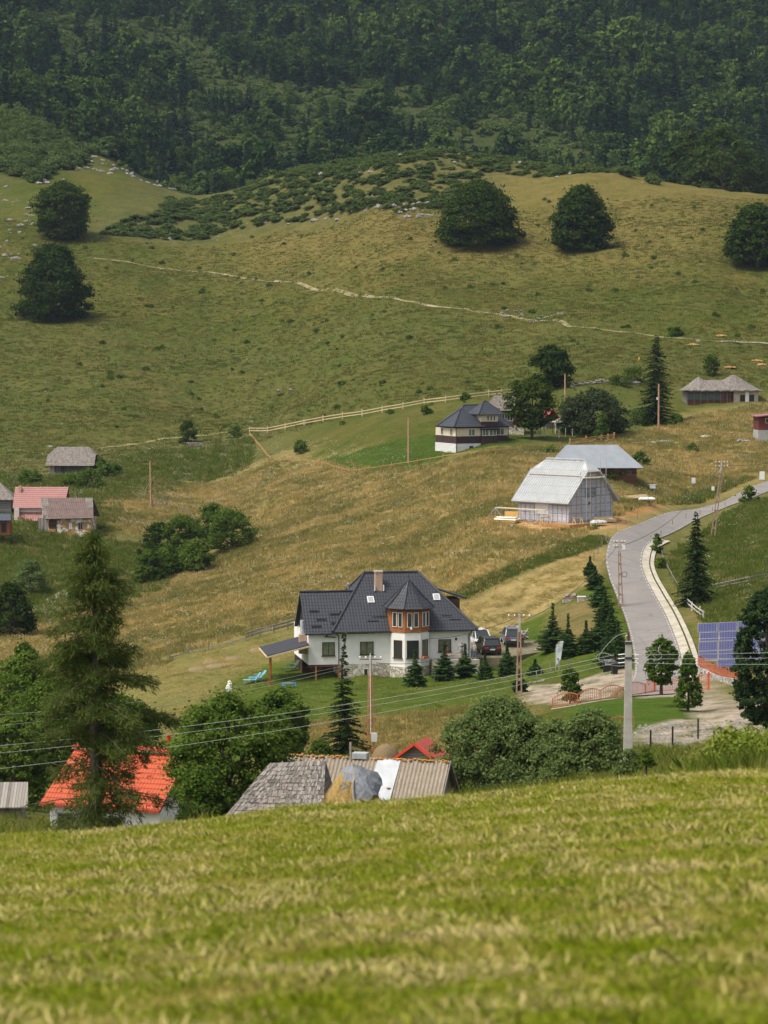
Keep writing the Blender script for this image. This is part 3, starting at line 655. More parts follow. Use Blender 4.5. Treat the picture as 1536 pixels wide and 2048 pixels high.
# skylights, chimneys, dormer
for px, py_, k_ in ((750, 1207, 2.35), (885, 1205, 2.5)):
    x_ = lx(px); z_ = WT+.2+(k_+.65)*slope*.945; u = Vector((0, 1, slope*.945)).normalized(); nv = Vector((0, -slope, 1)).normalized()
    f = MB().obox((x_, k_, z_+.02), (.34,0,0), u*.42, nv*.09).build('skylight', M['frame_wh'], house)
    MB().obox(Vector((x_, k_, z_+.02))+nv*.095, (.25,0,0), u*.32, nv*.01).build('pane', m_plain('sky_glass', (.35,.38,.42), .15), f)
cx = lx(770)
ch = MB().box(cx-.36, cx+.36, 3.2, 3.9, WT+3.6, WT+5.55).build('chimney', M['brick'], house)
MB().box(cx-.42, cx+.42, 3.14, 3.96, WT+5.55, WT+5.67).build('cap', M['concrete'], ch)
for s in (-1, 1): MB().box(cx+s*.45-.05, cx+s*.45+.05, 3.0, 3.15, WT+3.7, WT+4.3).build('flashing', M['white_paint'], ch)
MB().box(cx-.3, cx+.3, 3.3, 3.38, WT+3.5, WT+3.98).build('flashing', M['trim_dark'], ch)
MB().tube((4.55, 3.6, WT+3.2), (4.55, 3.6, WT+4.4), .09, .09, 8).tube((4.55, 3.6, WT+4.4), (4.55, 3.6, WT+4.55), .15, .12, 8).build('flue_pipe', M['steel'], house)
dm = MB().slab([(12.9,5.2,WT+3.95),(17.2,6.2,WT+2.55),(17.2,9.2,WT+2.55),(12.9,9.2,WT+3.95)], .14).build('dormer_roof', M['tile_dark'], house)
MB().box(13.2, 16.4, 6.0, 8.8, WT+.3, WT+2.5).build('dormer_wall', M['wood_dark'], dm)
# canopy over the terrace on the left end
z0 = WT-1.15
cn = MB().slab([(-4.3,-1.6,z0-.85),(-.15,-1.5,z0+.15),(-.15,4.3,z0+.35),(-4.3,4.3,z0-.65)], .12).build('canopy_roof', M['tile_dark'], house)
MB().bar((-4.3,-1.65,z0-1.02), (-.15,-1.55,z0-.04), .1, .16).bar((-4.33,-1.65,z0-1.0), (-4.33,4.3,z0-.8), .1, .12).build('fascia', M['wood_pale'], cn)
for x_, y_ in ((-4.0,-1.3),(-3.2,4.0)): MB().box(x_-.08, x_+.08, y_-.08, y_+.08, -3.0, z0-.85).build('post', M['wood_honey'], cn)
for x_, y_ in ((.6,-.9),(3.0,-.4)): MB().box(x_-.07, x_+.07, y_-.07, y_+.07, -2.9, 0).build('post', M['wood_honey'], house)
MB().bar((.6,-.9,-.6),(1.3,-.9,-.05), .09).bar((.6,-.9,-.6),(-.1,-.9,-.05), .09).bar((-.2,-.9,-.05),(3.1,-.9,-.05), .12).build('brace', M['wood_brown'], house)
c2_ = MB().box(-.75, -.05, 1.0, 1.6, 1.0, 3.5-.6).build('barbecue_chimney', M['brick'], house)
MB().tube((-.4, 1.3, 2.9), (-.4, 1.3, 4.3), .26, .22, 10).build('metal_cowl', M['galv'], c2_)
bf = MB()
rr = random.Random(4)
for i in range(40): bf.obox((-4.0+rr.uniform(-.25,.25), -1.35+rr.uniform(-.25,.25), -2.2+rr.uniform(-.4,1.6)), (.06,0,0), (0,.06,0), (0,0,.07))
bf.build('flower_garland', m_noise('flowers', (.06,.12,.03), (.45,.08,.05), 9), cn, kind='stuff')
# terrace paving
tp = [hp+Matrix.Rotation(R(10), 3, 'Z')@Vector(v) for v in ((-3.9,-2.6,0),(3.1,-3.0,0),(3.1,4.6,0),(-3.9,4.6,0))]
ztr = hz0-2.55
MB().prism([(p.x, p.y, ztr-1.2) for p in tp], (0,0,1.2)).build('terrace', m_noise('pale_paving', (.42,.36,.28), (.55,.49,.40), 1.5, .9), kind='structure')
st_pts = [hp+Matrix.Rotation(R(10), 3, 'Z')@Vector(v) for v in ((lx(862),-1.7,0),(lx(955),-2.0,0),(lx(955),-.2,0),(lx(862),-.2,0))]
MB().prism([(p.x, p.y, hz0-2.4) for p in st_pts], (0,0,2.8)).build('path', m_noise('slab_path', (.30,.27,.22), (.44,.40,.34), 1.5, .9), kind='structure')
def hl(v): return hp+Matrix.Rotation(R(10), 3, 'Z')@Vector(v)
# ================================================================ generic small buildings
def ridge_caps(par, A, B, corners, mat, r=.1):
    mb = MB(); ridge(mb, A, B, r)
    for c_, t_ in corners: ridge(mb, Vector(c_), t_, r)
    mb.build('ridge_cap', mat, par)
# 2 dark roofed house beside the lawn
p = hit(912, 905, 300); p.z += .55; D2 = p.y
h2 = thing('tiled_cottage', 'cream and brown cottage with dark hip roofs and small tower on green lawn', 'house', p, R(24))
cream = m_noise('cream_plaster', (.58,.50,.36), (.68,.60,.45), 1.5, .85); brown = m_shingle('brown_scales', (.055,.030,.030), (.085,.05,.048), .14, .18, .7)
bw = m_brick('white_brick', (.66,.66,.65), (.76,.76,.75), (.42,.42,.42), .5, .22, .02)
W2 = 4.6
for (x0, x1, y0, y1) in ((0, 4.25, 0, 7.5), (4.1, 9.6, 1.2, 7.5)):
    walls(h2, x0+.03, x1-.03, y0+.03, y1-.03, .8, 1.95, brown, 'brown_band'); walls(h2, x0+.0, x1, y0+.0, y1, 1.95, 3.2, cream)
    walls(h2, x0-.05, x1+.05, y0-.05, y1+.05, -2.6, .8, bw, 'base'); walls(h2, x0-.02, x1+.02, y0-.02, y1+.02, 3.2, 3.5, brown, 'brown_band')
r = MB(); A, B = hip(r, -.6, 4.9, -.6, 5.6, 3.45, 2.7, 2.6, 2.6); o = r.build('roof', M['tile_dark2'], h2)
ridge_caps(o, A, B, [((-.6,-.6,3.5), A), ((4.9,-.6,3.5), B), ((-.6,5.6,3.5), A)], M['trim_dark'], .1)
r = MB(); A, B = hip(r, .2, 10.3, .6, 8.2, 3.40, 3.3, 3.2, 3.6); o = r.build('roof', M['tile_dark2'], h2)
ridge_caps(o, A, B, [((.2,.6,3.5), A), ((10.3,.6,3.45), B), ((10.3,8.2,3.45), B)], M['trim_dark'], .1)
tw = walls(h2, 4.2, 7.1, -.35, 3.0, 3.5, 5.35, cream, 'tower_wall'); walls(tw, 4.17, 7.13, -.38, 3.0, 2.9, 4.2, brown, 'brown_band')
r = MB(); A, B = hip(r, 3.4, 7.8, -1.1, 3.6, 5.35, 2.0, 2.0, 1.9); o = r.build('tower_roof', M['tile_dark2'], tw)
ridge_caps(o, A, B, [((3.4,-1.1,5.4), A), ((7.8,-1.1,5.4), B)], M['trim_dark'], .09)
for i in range(3): win(tw, (5.35+i*.55, -.35, 4.75), (0,-1,0), .34, .85, M['frame_wh'], M['glass'], 0, True)
for x_, w_, y_ in ((2.7, 1.2, 0), (4.95, 1.2, -.3), (6.25, 1.3, -.3), (8.3, 1.3, 1.2)): win(h2, (x_, y_, 2.55), (0,-1,0), w_, 1.1, M['frame_wh'], M['curtain'], 1)
for y_ in (1.6, 5.0): win(h2, (0, y_, 2.6), (-1,0,0), .9, 1.1, M['frame_wh'], M['glass'], 1)
walls(h2, 4.25, 7.1, -.3, 1.2, .3, 3.2, brown, 'porch_wall')
MB().slab([(4.1,-.8,3.05),(7.3,-.8,3.05),(7.3,.2,3.5),(4.1,.2,3.5)], .08).build('porch_roof', M['tile_dark2'], h2)
win(h2, (2.6, -.05, .2), (0,-1,0), .6, .45, M['black_paint'], M['glass'], 0, nm='vent')
MB().path([(-.05,-.1,3.4),(.02,-.12,-.8)], .06).build('downpipe', M['trim_dark'], h2); MB().path([(9.65,1.1,3.4),(9.65,1.1,.2)], .06).build('downpipe', M['trim_dark'], h2)
# 3 old shingled house behind it
p = gp(1010, 436); p.z = at(1010, 852, 436).z
h3 = thing('old_cottage', 'old red-brown cottage with grey shingle roof behind the dark-roofed cottage', 'house', p, R(-6))
walls(h3, -2.6, 3.0, 0, 4.5, -.8, 2.5, m_planks('redbrown_boards', (.13,.05,.035), (.22,.10,.07), .2, .85, False))
walls(h3, -2.65, 3.05, -.05, 4.5, -1.5, .1, M['stone'], 'base'); walls(h3, -1.7, .1, -.06, -.01, .3, 2.2, m_plain('green_paint', (.22,.28,.20), .7), 'panel')
win(h3, (.8, 0, 1.3), (0,-1,0), 1.0, 1.0, M['frame_wh'], M['glass'], 1); win(h3, (-.5, -.06, 1.4), (0,-1,0), .9, .9, M['frame_wh'], M['glass'], 1)
r = MB(); A, B = hip(r, -3.6, 3.6, -.7, 5.2, 2.5, 2.4, 1.7, 1.7); r.build('roof', M['shingle'], h3)
# 4 house under construction
p = hit(1137, 1051, 200); p.z += .35
h4 = thing('unfinished_house', 'unfinished house wrapped in grey foil with pale roof underlay and battens', 'house', p, R(0))
foil = NT('wall_foil'); uv = foil.coord('UV'); sp = foil.new('SeparateXYZ'); foil.l(uv, sp.inputs[0])
vv = foil.math('DIVIDE', sp.outputs[1], .5); seam = foil.math('LESS_THAN', foil.math('FRACT', foil.math('DIVIDE', sp.outputs[1], 1.05)), .07)
mk = foil.math('MULTIPLY', foil.math('LESS_THAN', foil.math('ABSOLUTE', foil.math('SUBTRACT', foil.math('FRACT', vv), .5)), .10), foil.math('LESS_THAN', foil.math('FRACT', foil.math('DIVIDE', sp.outputs[0], .85)), .48))
mk = foil.math('MULTIPLY', mk, foil.math('GREATER_THAN', foil.noise(foil.mapv(uv, (6, 1, 1)), 4, 1), .48))
colr = foil.ramp(foil.noise(uv, 1.1, 3), [(.3, (.42,.45,.53)), (.7, (.52,.55,.62))]); colr = foil.mix(foil.math('MULTIPLY', seam, .75), colr, (.06,.07,.10)); colr = foil.mix(foil.math('MULTIPLY', mk, .6), colr, (.10,.11,.16))
M['foil'] = fin(foil, colr, .5)
membrane = NT('roof_membrane'); uv = membrane.coord('UV'); sp = membrane.new('SeparateXYZ'); membrane.l(uv, sp.inputs[0])
seam = membrane.math('LESS_THAN', membrane.math('FRACT', membrane.math('DIVIDE', sp.outputs[1], 1.35)), .035)
mk = membrane.math('MULTIPLY', membrane.math('LESS_THAN', membrane.math('FRACT', membrane.math('DIVIDE', sp.outputs[1], .5)), .12), membrane.math('LESS_THAN', membrane.math('FRACT', membrane.math('DIVIDE', sp.outputs[0], .8)), .4))
colr = membrane.ramp(membrane.noise(uv, .9, 3), [(.3, (.36,.38,.395)), (.7, (.47,.485,.49))]); colr = membrane.mix(membrane.math('MULTIPLY', seam, .7), colr, (.08,.08,.09)); colr = membrane.mix(membrane.math('MULTIPLY', mk, .22), colr, (.25,.28,.33))
M['membrane'] = fin(membrane, colr, .6)
th = R(44); ul = Vector((-math.cos(th), math.sin(th), 0)); ug_ = Vector((math.sin(th), math.cos(th), 0))   # long side, gable side
Z = Vector((0,0,1)); L4, G4 = 8.4, 8.8; HW = 3.2; HR = 4.5
def c4(a, b, z): return ul*a + ug_*b + Z*z
hw = MB(); hw.prism([c4(0,0,-1.5), c4(0,G4,-1.5), c4(L4,G4,-1.5), c4(L4,0,-1.5)], Z*(HW+1.5))
k_ = .33; zc = HW+HR*(1-k_)-.15; gb = [c4(.0,0,HW), c4(0,G4,HW), c4(0,G4/2+G4/2*k_,zc), c4(0,G4/2-G4/2*k_,zc)]
hw.prism(gb, ul*.2); hw.prism([q+ul*(L4-.2) for q in gb], ul*.2); hw.build('wall', M['foil'], h4)
rf4 = MB(); oa, og = .55, .75; zz = HW-og*HR/(G4/2)
e = [c4(-oa,-og,zz), c4(L4+oa,-og,zz), c4(L4+oa,G4+og,zz), c4(-oa,G4+og,zz)]; zt = HW+HR+.02
cr = .30; hz = HW+HR*(1-cr); yo = G4/2*cr; A = c4(-oa+1.5,G4/2,zt); B = c4(L4+oa-1.5,G4/2,zt)
g0, g1 = c4(-oa,G4/2-yo,hz), c4(-oa,G4/2+yo,hz); l0, l1 = c4(L4+oa,G4/2-yo,hz), c4(L4+oa,G4/2+yo,hz)
rf4.slab([e[0], e[1], l0, B, A, g0], .2); rf4.slab([e[2], e[3], g1, A, B, l1], .2); rf4.slab([g0, g1, A], .2); rf4.slab([l0, l1, B], .2)
ro4 = rf4.build('roof', M['membrane'], h4)
nrm4 = (e[1]-e[0]).cross(g0-e[0]).normalized(); nrm4 = nrm4 if nrm4.z > 0 else -nrm4
bt = MB()
for i in range(26):      # counter battens up the slope
    s = i/25; b0 = e[0]*(1-s)+e[1]*s
    top = A*(1-s)+B*s if .12 < s < .88 else (g0 if s <= .12 else l0)
    q = c4(-oa+s*(L4+2*oa), G4/2, zt); lim = 1 if 1.5 < s*(L4+2*oa) < L4+2*oa-1.5 else .78
    bt.bar(b0+nrm4*.04, b0+(q-b0)*lim+nrm4*.04, .05, .05)
bt.build('batten', m_noise('pale_batten', (.40,.41,.41), (.50,.50,.50), 5), ro4)
rt = MB()
for i in range(24):      # ragged ridge teeth
    s = (i+.5)/24; c_ = A*(1-s)+B*s; rt.bar(c_-ug_*.25+Z*.0, c_+Z*.16, .14, .05)
rt.build('ridge_strip', M['membrane'], ro4)
t_ = .62; ob = MB(); fr0 = e[0].lerp(c4(-oa,G4/2,zt), t_); fr1 = e[1].lerp(c4(L4+oa,G4/2,zt), t_); ob.bar(fr0.lerp(fr1,.05)+nrm4*.08, fr0.lerp(fr1,.97)+nrm4*.08, .10, .05).build('orange_batten', M['wood_fence'], ro4)
wb = MB()
for i in range(9):
    s = (i+.5)/9*G4; hgt = HW+(min(s, G4-s)/(G4/2))*HR; wb.bar(c4(-.03,s,-.05), c4(-.03,s,min(hgt-.25, zc)), .07, .04)
for i in range(11):
    s = (i+.4)/11*L4
    if 3.2 < s < 5.6: wb.bar(c4(s,-.03,-.05), c4(s,-.03,.9), .07, .04)
    else: wb.bar(c4(s,-.03,-.05), c4(s,-.03,HW-.1), .07, .04)
wb.bar(c4(-.12,G4*.32,zc), c4(-.12,G4*.68,zc), .1, .12).bar(c4(-.3,-.2,HW-.15),c4(-.3,.3,HW-.1),.12).bar(c4(-.3,G4-.3,HW-.2),c4(-.3,G4+1.0,HW-.2),.14).build('wall_batten', M['wood_fence'], h4)
MB().prism([c4(3.3,-.05,.9), c4(5.5,-.05,.9), c4(5.5,-.05,HW-.2), c4(3.3,-.05,HW-.2)], ug_*.04).build('boarded_window', m_plain('white_sheet', (.62,.62,.62), .6), h4)
for (b_, w_, z_, h_) in ((3.9, .55, 2.0, .5),):
    MB().prism([c4(-.04,b_,z_), c4(-.04,b_+w_,z_), c4(-.04,b_+w_,z_+h_), c4(-.04,b_,z_+h_)], ul*.03).build('opening', M['black_paint'], h4)
MB().prism([c4(-.03,3.2,3.0), c4(-.03,5.4,3.0), c4(-.03,5.4,4.3), c4(-.03,3.2,4.3)], ul*.02).build('boarded_window', m_plain('dark_sheet', (.20,.22,.26), .6), h4)
# terrace pad around it
pd = [p+c4(a, b, 0) for a, b in ((-2.3,-2.5),(-1.2,G4+.3),(L4+1,G4+.3),(L4+3.4,-1.5))]
MB().prism([(q.x, q.y, p.z-1.6) for q in pd], (0,0,1.54)).build('dirt_platform', M['dirt_or'], kind='structure')
def scaff(name, lab, bays, zs, par_p):
    t = thing(name, lab, 'scaffold', par_p)
    fr = MB(); pl = MB()
    for (a, b) in bays:
        a, b = Vector(a), Vector(b); fr.tube(a, a+Z*zs, .035, .035, 5); fr.tube(b, b+Z*zs, .035, .035, 5)
    return t, fr, pl
sc1 = thing('scaffold', 'thin metal scaffold tower against the foil gable of unfinished house', 'scaffold', p)
mb = MB()
for b_ in (2.1, 3.1, 7.0, 7.5):
    pass
for a, b_ in ((-1.4,1.8),(-1.4,5.7),(-.45,1.8),(-.45,5.7),(-1.4,2.6)): mb.tube(c4(a,b_,-.2), c4(a,b_,HW+HR-.2-(1.2 if b_<3 else -.6)), .04, .04, 5)
for z_ in (.5, 2.2, 4.0, 5.6): mb.tube(c4(-1.4,1.8,z_), c4(-1.4,5.7,z_), .03, .03, 5)
mb.tube(c4(-1.4,1.8,.3), c4(-1.4,5.7,2.2), .03, .03, 5).tube(c4(-1.4,5.7,2.2), c4(-1.4,1.8,4.0), .03, .03, 5).tube(c4(-1.3,5.0,3.6), c4(-1.3,5.5,6.0), .04, .04, 5)
mb.build('frame', M['galv'], sc1)
MB().obox(c4(-.9,3.75,5.62), ug_*2.0, ul*.4, Z*.03).build('deck', M['wood_pale'], sc1)
sc2 = thing('scaffold', 'low scaffold with plank deck along the left wall of unfinished house', 'scaffold', p)
mb = MB()
for a in (2.2, 4.4, 6.6, 8.8, 10.6):
    for b_ in (-2.0, -1.0): mb.tube(c4(a,b_,-.7), c4(a,b_,1.6), .035, .035, 5)
for z_ in (.4, 1.5): mb.tube(c4(2.2,-2,z_), c4(10.6,-2,z_), .03, .03, 5)
mb.tube(c4(10.6,-2,1.5), c4(12.4,-2.6,-.6), .04, .04, 5).tube(c4(2.2,-2,.9), c4(4.6,-2.6,-.7), .045, .045, 5).tube(c4(8.8,-2,-.3), c4(10.6,-2,1.5), .03, .03, 5).tube(c4(4.4,-2,-.3), c4(6.6,-2,1.5), .03, .03, 5)
mb.build('frame', M['galv'], sc2); MB().obox(c4(6.6,-1.5,1.55), ul*4.2, ug_*.4, Z*.03).build('deck', M['wood_pale'], sc2)
# 5 grey metal roof barn
p = hit(1200, 958, 250); p.z -= .1
h5 = thing('log_barn', 'dark log barn with wide blue-grey metal roof behind the unfinished house', 'barn', p, R(3))
walls(h5, -3.6, 5.2, 0, 7, -1.5, 1.7, M['wood_brown']); win(h5, (4.0, 0, 1.0), (0,-1,0), .8, .5, M['wood_grey'], M['glass'], 1)
n = NT('grey_metal'); uv = n.coord('UV'); spots = n.ramp(n.noise(uv, 5.5, 2, .5), [(.64, (0,0,0)), (.67, (1,1,1))]); sp = n.new('SeparateXYZ'); n.l(uv, sp.inputs[0])
band = n.math('LESS_THAN', n.math('FRACT', n.math('DIVIDE', sp.outputs[1], .34)), .35)
colr = n.ramp(n.noise(uv, .7, 5, .7), [(.3, (.225,.25,.285)), (.7, (.31,.335,.365))]); colr = n.mix(n.math('MULTIPLY', n.math('MULTIPLY', spots, band), .7), colr, (.45,.40,.28))
M['metal_bl'] = fin(n, colr, .45, .1)
r = MB(); A, B = hip(r, -6.6, 6.1, -.9, 7.4, 1.7, 3.1, 2.2, 3.2); r.build('roof', M['metal_bl'], h5)
# 6 far right old house
p = hit(1375, 810, 380); D6 = p.y; s6 = F/D6
h6 = thing('old_farmhouse', 'old farmhouse with sagging grey shingle roof and red veranda rail', 'house', p, R(3))
W6 = 142/s6; xl = 100/s6-.6
walls(h6, 0, xl, 1.2, 5.5, -.2, 2.6, M['wood_grey']); walls(h6, xl, W6, -.2, 5.5, -.2, 2.6, m_noise('patchy_plaster', (.34,.27,.20), (.52,.47,.41), 1.2, .9), 'plaster_wall')
walls(h6, -.2, W6+.05, -.25, 5.5, -1.6, -.2, M['stone'], 'base'); walls(h6, -.1, xl, 0, .05, .0, .85, m_planks('red_rail', (.10,.04,.03), (.17,.06,.045), .22, .7, True, .4), 'railing')
vg = MB()
for i in range(8): x_ = xl*i/7; vg.bar((x_, 0, -.2), (x_, 0, 2.6), .1)
vg.bar((0,0,1.75),(xl,0,1.75),.06).bar((0,0,2.3),(xl,0,2.3),.06).build('veranda_post', M['wood_grey'], h6)
MB().box(.05, xl*.8, .08, .1, .9, 2.3).build('veranda_glass', m_plain('old_glass', (.10,.12,.11), .2), h6)
MB().box(xl*.76, xl*.79, -.06, .0, -.1, 2.1).box(xl*.90, xl*.93, -.06, .0, -.1, 2.1).box(xl*.79, xl*.90, -.05, .0, 1.95, 2.1).build('door_frame', m_plain('red_door', (.22,.035,.03), .6), h6)
for x_ in (xl+1.5, xl+3.1): win(h6, (x_, -.2, 1.2), (0,-1,0), .85, 1.15, M['frame_br'], M['glass'], 1)
MB().box(xl+2.0, xl+2.6, -.26, -.2, .1, 2.5).build('plaster_patch', M['plaster'], h6)
def sag_roof(par, prof_, x0, x1, y0, y1, z, mat, nm='roof', n_=16, end=1.4):
    """roof whose ridge height follows prof_(s)"""
    V = []; Fs = []; ym = (y0+y1)/2
    for i in range(n_+1):
        s = i/n_; x = x0+(x1-x0)*s; hh = prof_(s); yb = .12*math.sin(i*1.7)
        V += [(x, y0, z+.06*math.sin(i*2.3)), (x, (y0+ym)/2, z+hh*.47+.03), (x, ym+yb, z+hh), (x, (y1+ym)/2, z+hh*.47), (x, y1, z)]
    for i in range(n_):
        for j in range(4): a = i*5+j; Fs.append((a, a+5, a+6, a+1))
    m = MB().add(V, Fs); m.add(V[:5], [(0,1,2,3,4)]); m.add(V[-5:], [(4,3,2,1,0)])
    m.add([(v[0], v[1], v[2]-.15) for v in V], [tuple(reversed(f)) for f in Fs])
    return m.build(nm, mat, par)
def pr6(s):
    pk1 = max(0, 1-abs(s-.23)/.23); pk2 = max(0, 1-abs(s-.66)/.34)
    return max(.02, 2.35*min(1, pk1*1.02), 2.75*min(1, pk2*1.02), (1.75 if .25 < s < .62 else 0))
sag_roof(h6, pr6, -.9, W6+.9, -.9, 6.3, 2.55, M['shingle_l'], n_=22)
# 7 maroon shed on block base at right edge
p = hit(1520, 884, 300); s7 = F/p.y
h7 = thing('maroon_shed', 'maroon timber shed on grey block base at the right edge', 'shed', p, R(4))
walls(h7, -.3, 5, 0, 4, -1.2, 1.9, m_brick('grey_block', (.36,.35,.34), (.44,.43,.42), (.25,.25,.25), .4, .2, .015), 'base'); walls(h7, -.25, 5, .03, 4, 1.9, 4.1, m_planks('maroon_boards', (.12,.03,.025), (.18,.05,.04), .14, .7, False))
win(h7, (1.35, .03, 3.4), (0,-1,0), 1.0, .8, M['wood_pale'], M['glass'], 1); r = MB(); r.slab([(-.7,-.6,4.15),(5.3,-.6,4.8),(5.3,4.5,4.8),(-.7,4.5,4.15)], .15); r.build('roof', m_plain('faded_maroon', (.30,.13,.13), .6), h7)
# 8 left shingled barn
p = hit(100, 950, 380); s8 = F/p.y
h8 = thing('shingle_barn', 'small grey barn with humped shingle roof in the left meadow', 'barn', p, R(-3))
W8 = 84/s8
walls(h8, 0, W8, .0, 5, -.3, 1.9, M['wood_grey']); walls(h8, -.1, W8*.95, -.12, 5, -1.6, -.3, M['stone'], 'base')
MB().box(.9, W8-.1, -.06, -.01, 0, 1.8).build('dark_opening', m_planks('dark_slats', (.03,.03,.03), (.11,.10,.09), .5), h8)
r = MB(); jerk(r, -.6, W8+.6, -.9, 5.6, 1.7, 3.2, 1.6, 1.4, .45, .45); r.build('roof', M['shingle_l'], h8)
# 9 pink roof house
p = hit(50, 1052, 330); p.y += 4; p.z = at(50, 1058, p.y).z; s9 = F/p.y
h9 = thing('pink_roof_house', 'white house with faded pink tile roof on the left edge', 'house', p, R(-2))
def x9(px): return (px-50)/s9
walls(h9, x9(22), x9(120), .6, 6, -.8, 3.6, M['plaster']); walls(h9, x9(22), x9(32), -.3, 6, -1, 3.4, m_noise('pinkish_plaster', (.55,.46,.42), (.62,.54,.50), 2), 'side_wall')
walls(h9, x9(32), x9(98), -.2, .6, -1, 1.4, M['plaster'], 'porch_wall')
r = MB(); A, B = (Vector((x9(17),3.2,6.4)), Vector((x9(125),3.2,6.4))); r.slab([(x9(19),-.2,3.3),(x9(122),-.2,3.3),B,A], .15); r.slab([(x9(122),6.6,3.3),(x9(19),6.6,3.3),A,B], .15)
ro = r.build('roof', M['tile_pink'], h9); MB().box(x9(26), x9(31), 2.2, 2.8, 5.2, 6.6).build('chimney', M['brick'], ro)
MB().slab([(x9(31),-1.0,1.35),(x9(100),-1.0,1.35),(x9(100),.6,2.6),(x9(31),.6,2.6)], .12).build('porch_roof', M['tile_pink'], h9)
for px in (44.5, 51.5): win(h9, (x9(px), -.2, .35), (0,-1,0), .45, 1.2, M['frame_wh'], M['glass'], 0)
MB().box(x9(61), x9(71), -.26, -.2, -.6, 1.1).build('door', m_plain('grey_door', (.08,.09,.10), .5), h9)
# 10 ruined house in front
p = hit(130, 1066, 330); p.y -= .5; p.x = at(78, 1062, p.y).x; p.z = at(78, 1062, p.y).z; s10 = F/p.y
h10 = thing('ruined_cottage', 'crumbling cottage with rusty brown tin roof and peeling plaster', 'house', p, R(-4))
def x10(px): return (px-78)/s10
peel = NT('peeling_plaster'); uv = peel.coord('UV'); cc = peel.ramp(peel.noise(uv, .75, 5, .65), [(.46, (.68,.66,.62)), (.50, (.36,.20,.06)), (.62, (.30,.20,.10))]); M['peel'] = fin(peel, cc, .9)
walls(h10, x10(97), x10(184), .0, 5, -1.2, 2.0, M['peel']); walls(h10, x10(76), x10(98), .02, 5, -1.2, 2.0, M['wood_grey'], 'timber_wall')
MB().box(x10(98), x10(114), -.04, .0, -.1, 2.0).build('dark_opening', M['wood_dark'], h10); MB().box(x10(98), x10(112), -.1, -.05, -.1, .35).build('plank', M['wood_fence'], h10)
win(h10, (x10(162), 0, .8), (0,-1,0), .75, 1.1, M['wood_grey'], M['glass'], 1); win(h10, (x10(142), 0, .8), (0,-1,0), .6, 1.1, M['wood_grey'], M['plaster'], 1)
tin = NT('rusty_tin'); uv = tin.coord('UV'); sp = tin.new('SeparateXYZ'); tin.l(uv, sp.inputs[0]); cc = tin.ramp(tin.noise(uv, 1.3, 5, .7), [(.3, (.125,.085,.078)), (.7, (.20,.14,.125))])
seam = tin.math('LESS_THAN', tin.math('FRACT', tin.math('DIVIDE', sp.outputs[1], 1.45)), .05); cc = tin.mix(tin.math('MULTIPLY', seam, .6), cc, (.05,.035,.03)); tin.bump(tin.math('SINE', tin.math('MULTIPLY', sp.outputs[0], 22)), .7, .04); M['tin'] = fin(tin, cc, .7)
r = MB(); A, B = Vector((x10(74),2.4,5.0)), Vector((x10(182),2.4,5.0)); fl, fr_ = Vector((x10(92),-.6,1.9)), Vector((x10(190),-.6,2.1))
r.slab([fl, fr_, B, A], .1); r.slab([(x10(190),5.4,2.0),(x10(92),5.4,1.9),A,B], .1); ro = r.build('roof', M['tin'], h10)
nv = (fr_-fl).cross(A-fl).normalized(); nv = nv if nv.z > 0 else -nv
r = MB()
def q10(s, t): return (fl*(1-s)+fr_*s)*(1-t)+(A*(1-s)+B*s)*t
r.slab([q10(.86,.5)+nv*.04, q10(1,.5)+nv*.04, q10(1,1)+nv*.04, q10(.86,1)+nv*.04], .02); r.slab([q10(0,0)+nv*.04, q10(.08,0)+nv*.04, q10(.05,1)+nv*.04, q10(0,1)+nv*.04], .02); r.slab([q10(.0,.6)+nv*.05, q10(.14,.55)+nv*.05, q10(.14,.95)+nv*.05, q10(.02,.97)+nv*.05], .02)
r.build('grey_patch', M['shingle_l'], ro)
r = MB(); r.prism([(x10(84),.2,1.9),(x10(84),4.8,1.9),(x10(80),2.4,4.8)], (.2,0,0)); r.build('gable', M['wood_grey'], h10)
MB().bar((x10(160),-.5,-.2), (x10(184),-.4,.1), .12).build('plank', M['wood_pale'], h10)
# 11 log barn at the left edge
p = at(-2, 1045, 425)
h11 = thing('log_hut', 'grey stacked-log hut at the far left behind the pink-roofed house', 'barn', p, R(4))
walls(h11, -4, 1.9, 0, 6, -1.5, 4.0, m_planks('grey_logs', (.09,.085,.08), (.30,.28,.26), .3, .9, False, .25)); r = MB(); hip(r, -5, 2.6, -.6, 6.8, 3.6, 2.6, 2.0, 2.6); r.build('roof', M['shingle_l'], h11)
p = at(0, 1058, 404)
h12 = thing('lean_to', 'dark flat-roofed lean-to with orange boards at the left edge', 'shed', p)
walls(h12, -2, 1.4, 0, 3, -.8, 1.3, m_planks('orange_boards', (.22,.06,.03), (.32,.11,.05), .2, .7)); MB().slab([(-2.3,-.7,1.35),(1.7,-.7,1.35),(1.2,3,2.1),(-2.3,3,2.1)], .12).build('roof', m_plain('slate_blue', (.05,.06,.08), .4), h12)
MB().box(.2, .9, -.06, 0, -.5, .9).build('dark_opening', M['black_paint'], h12)
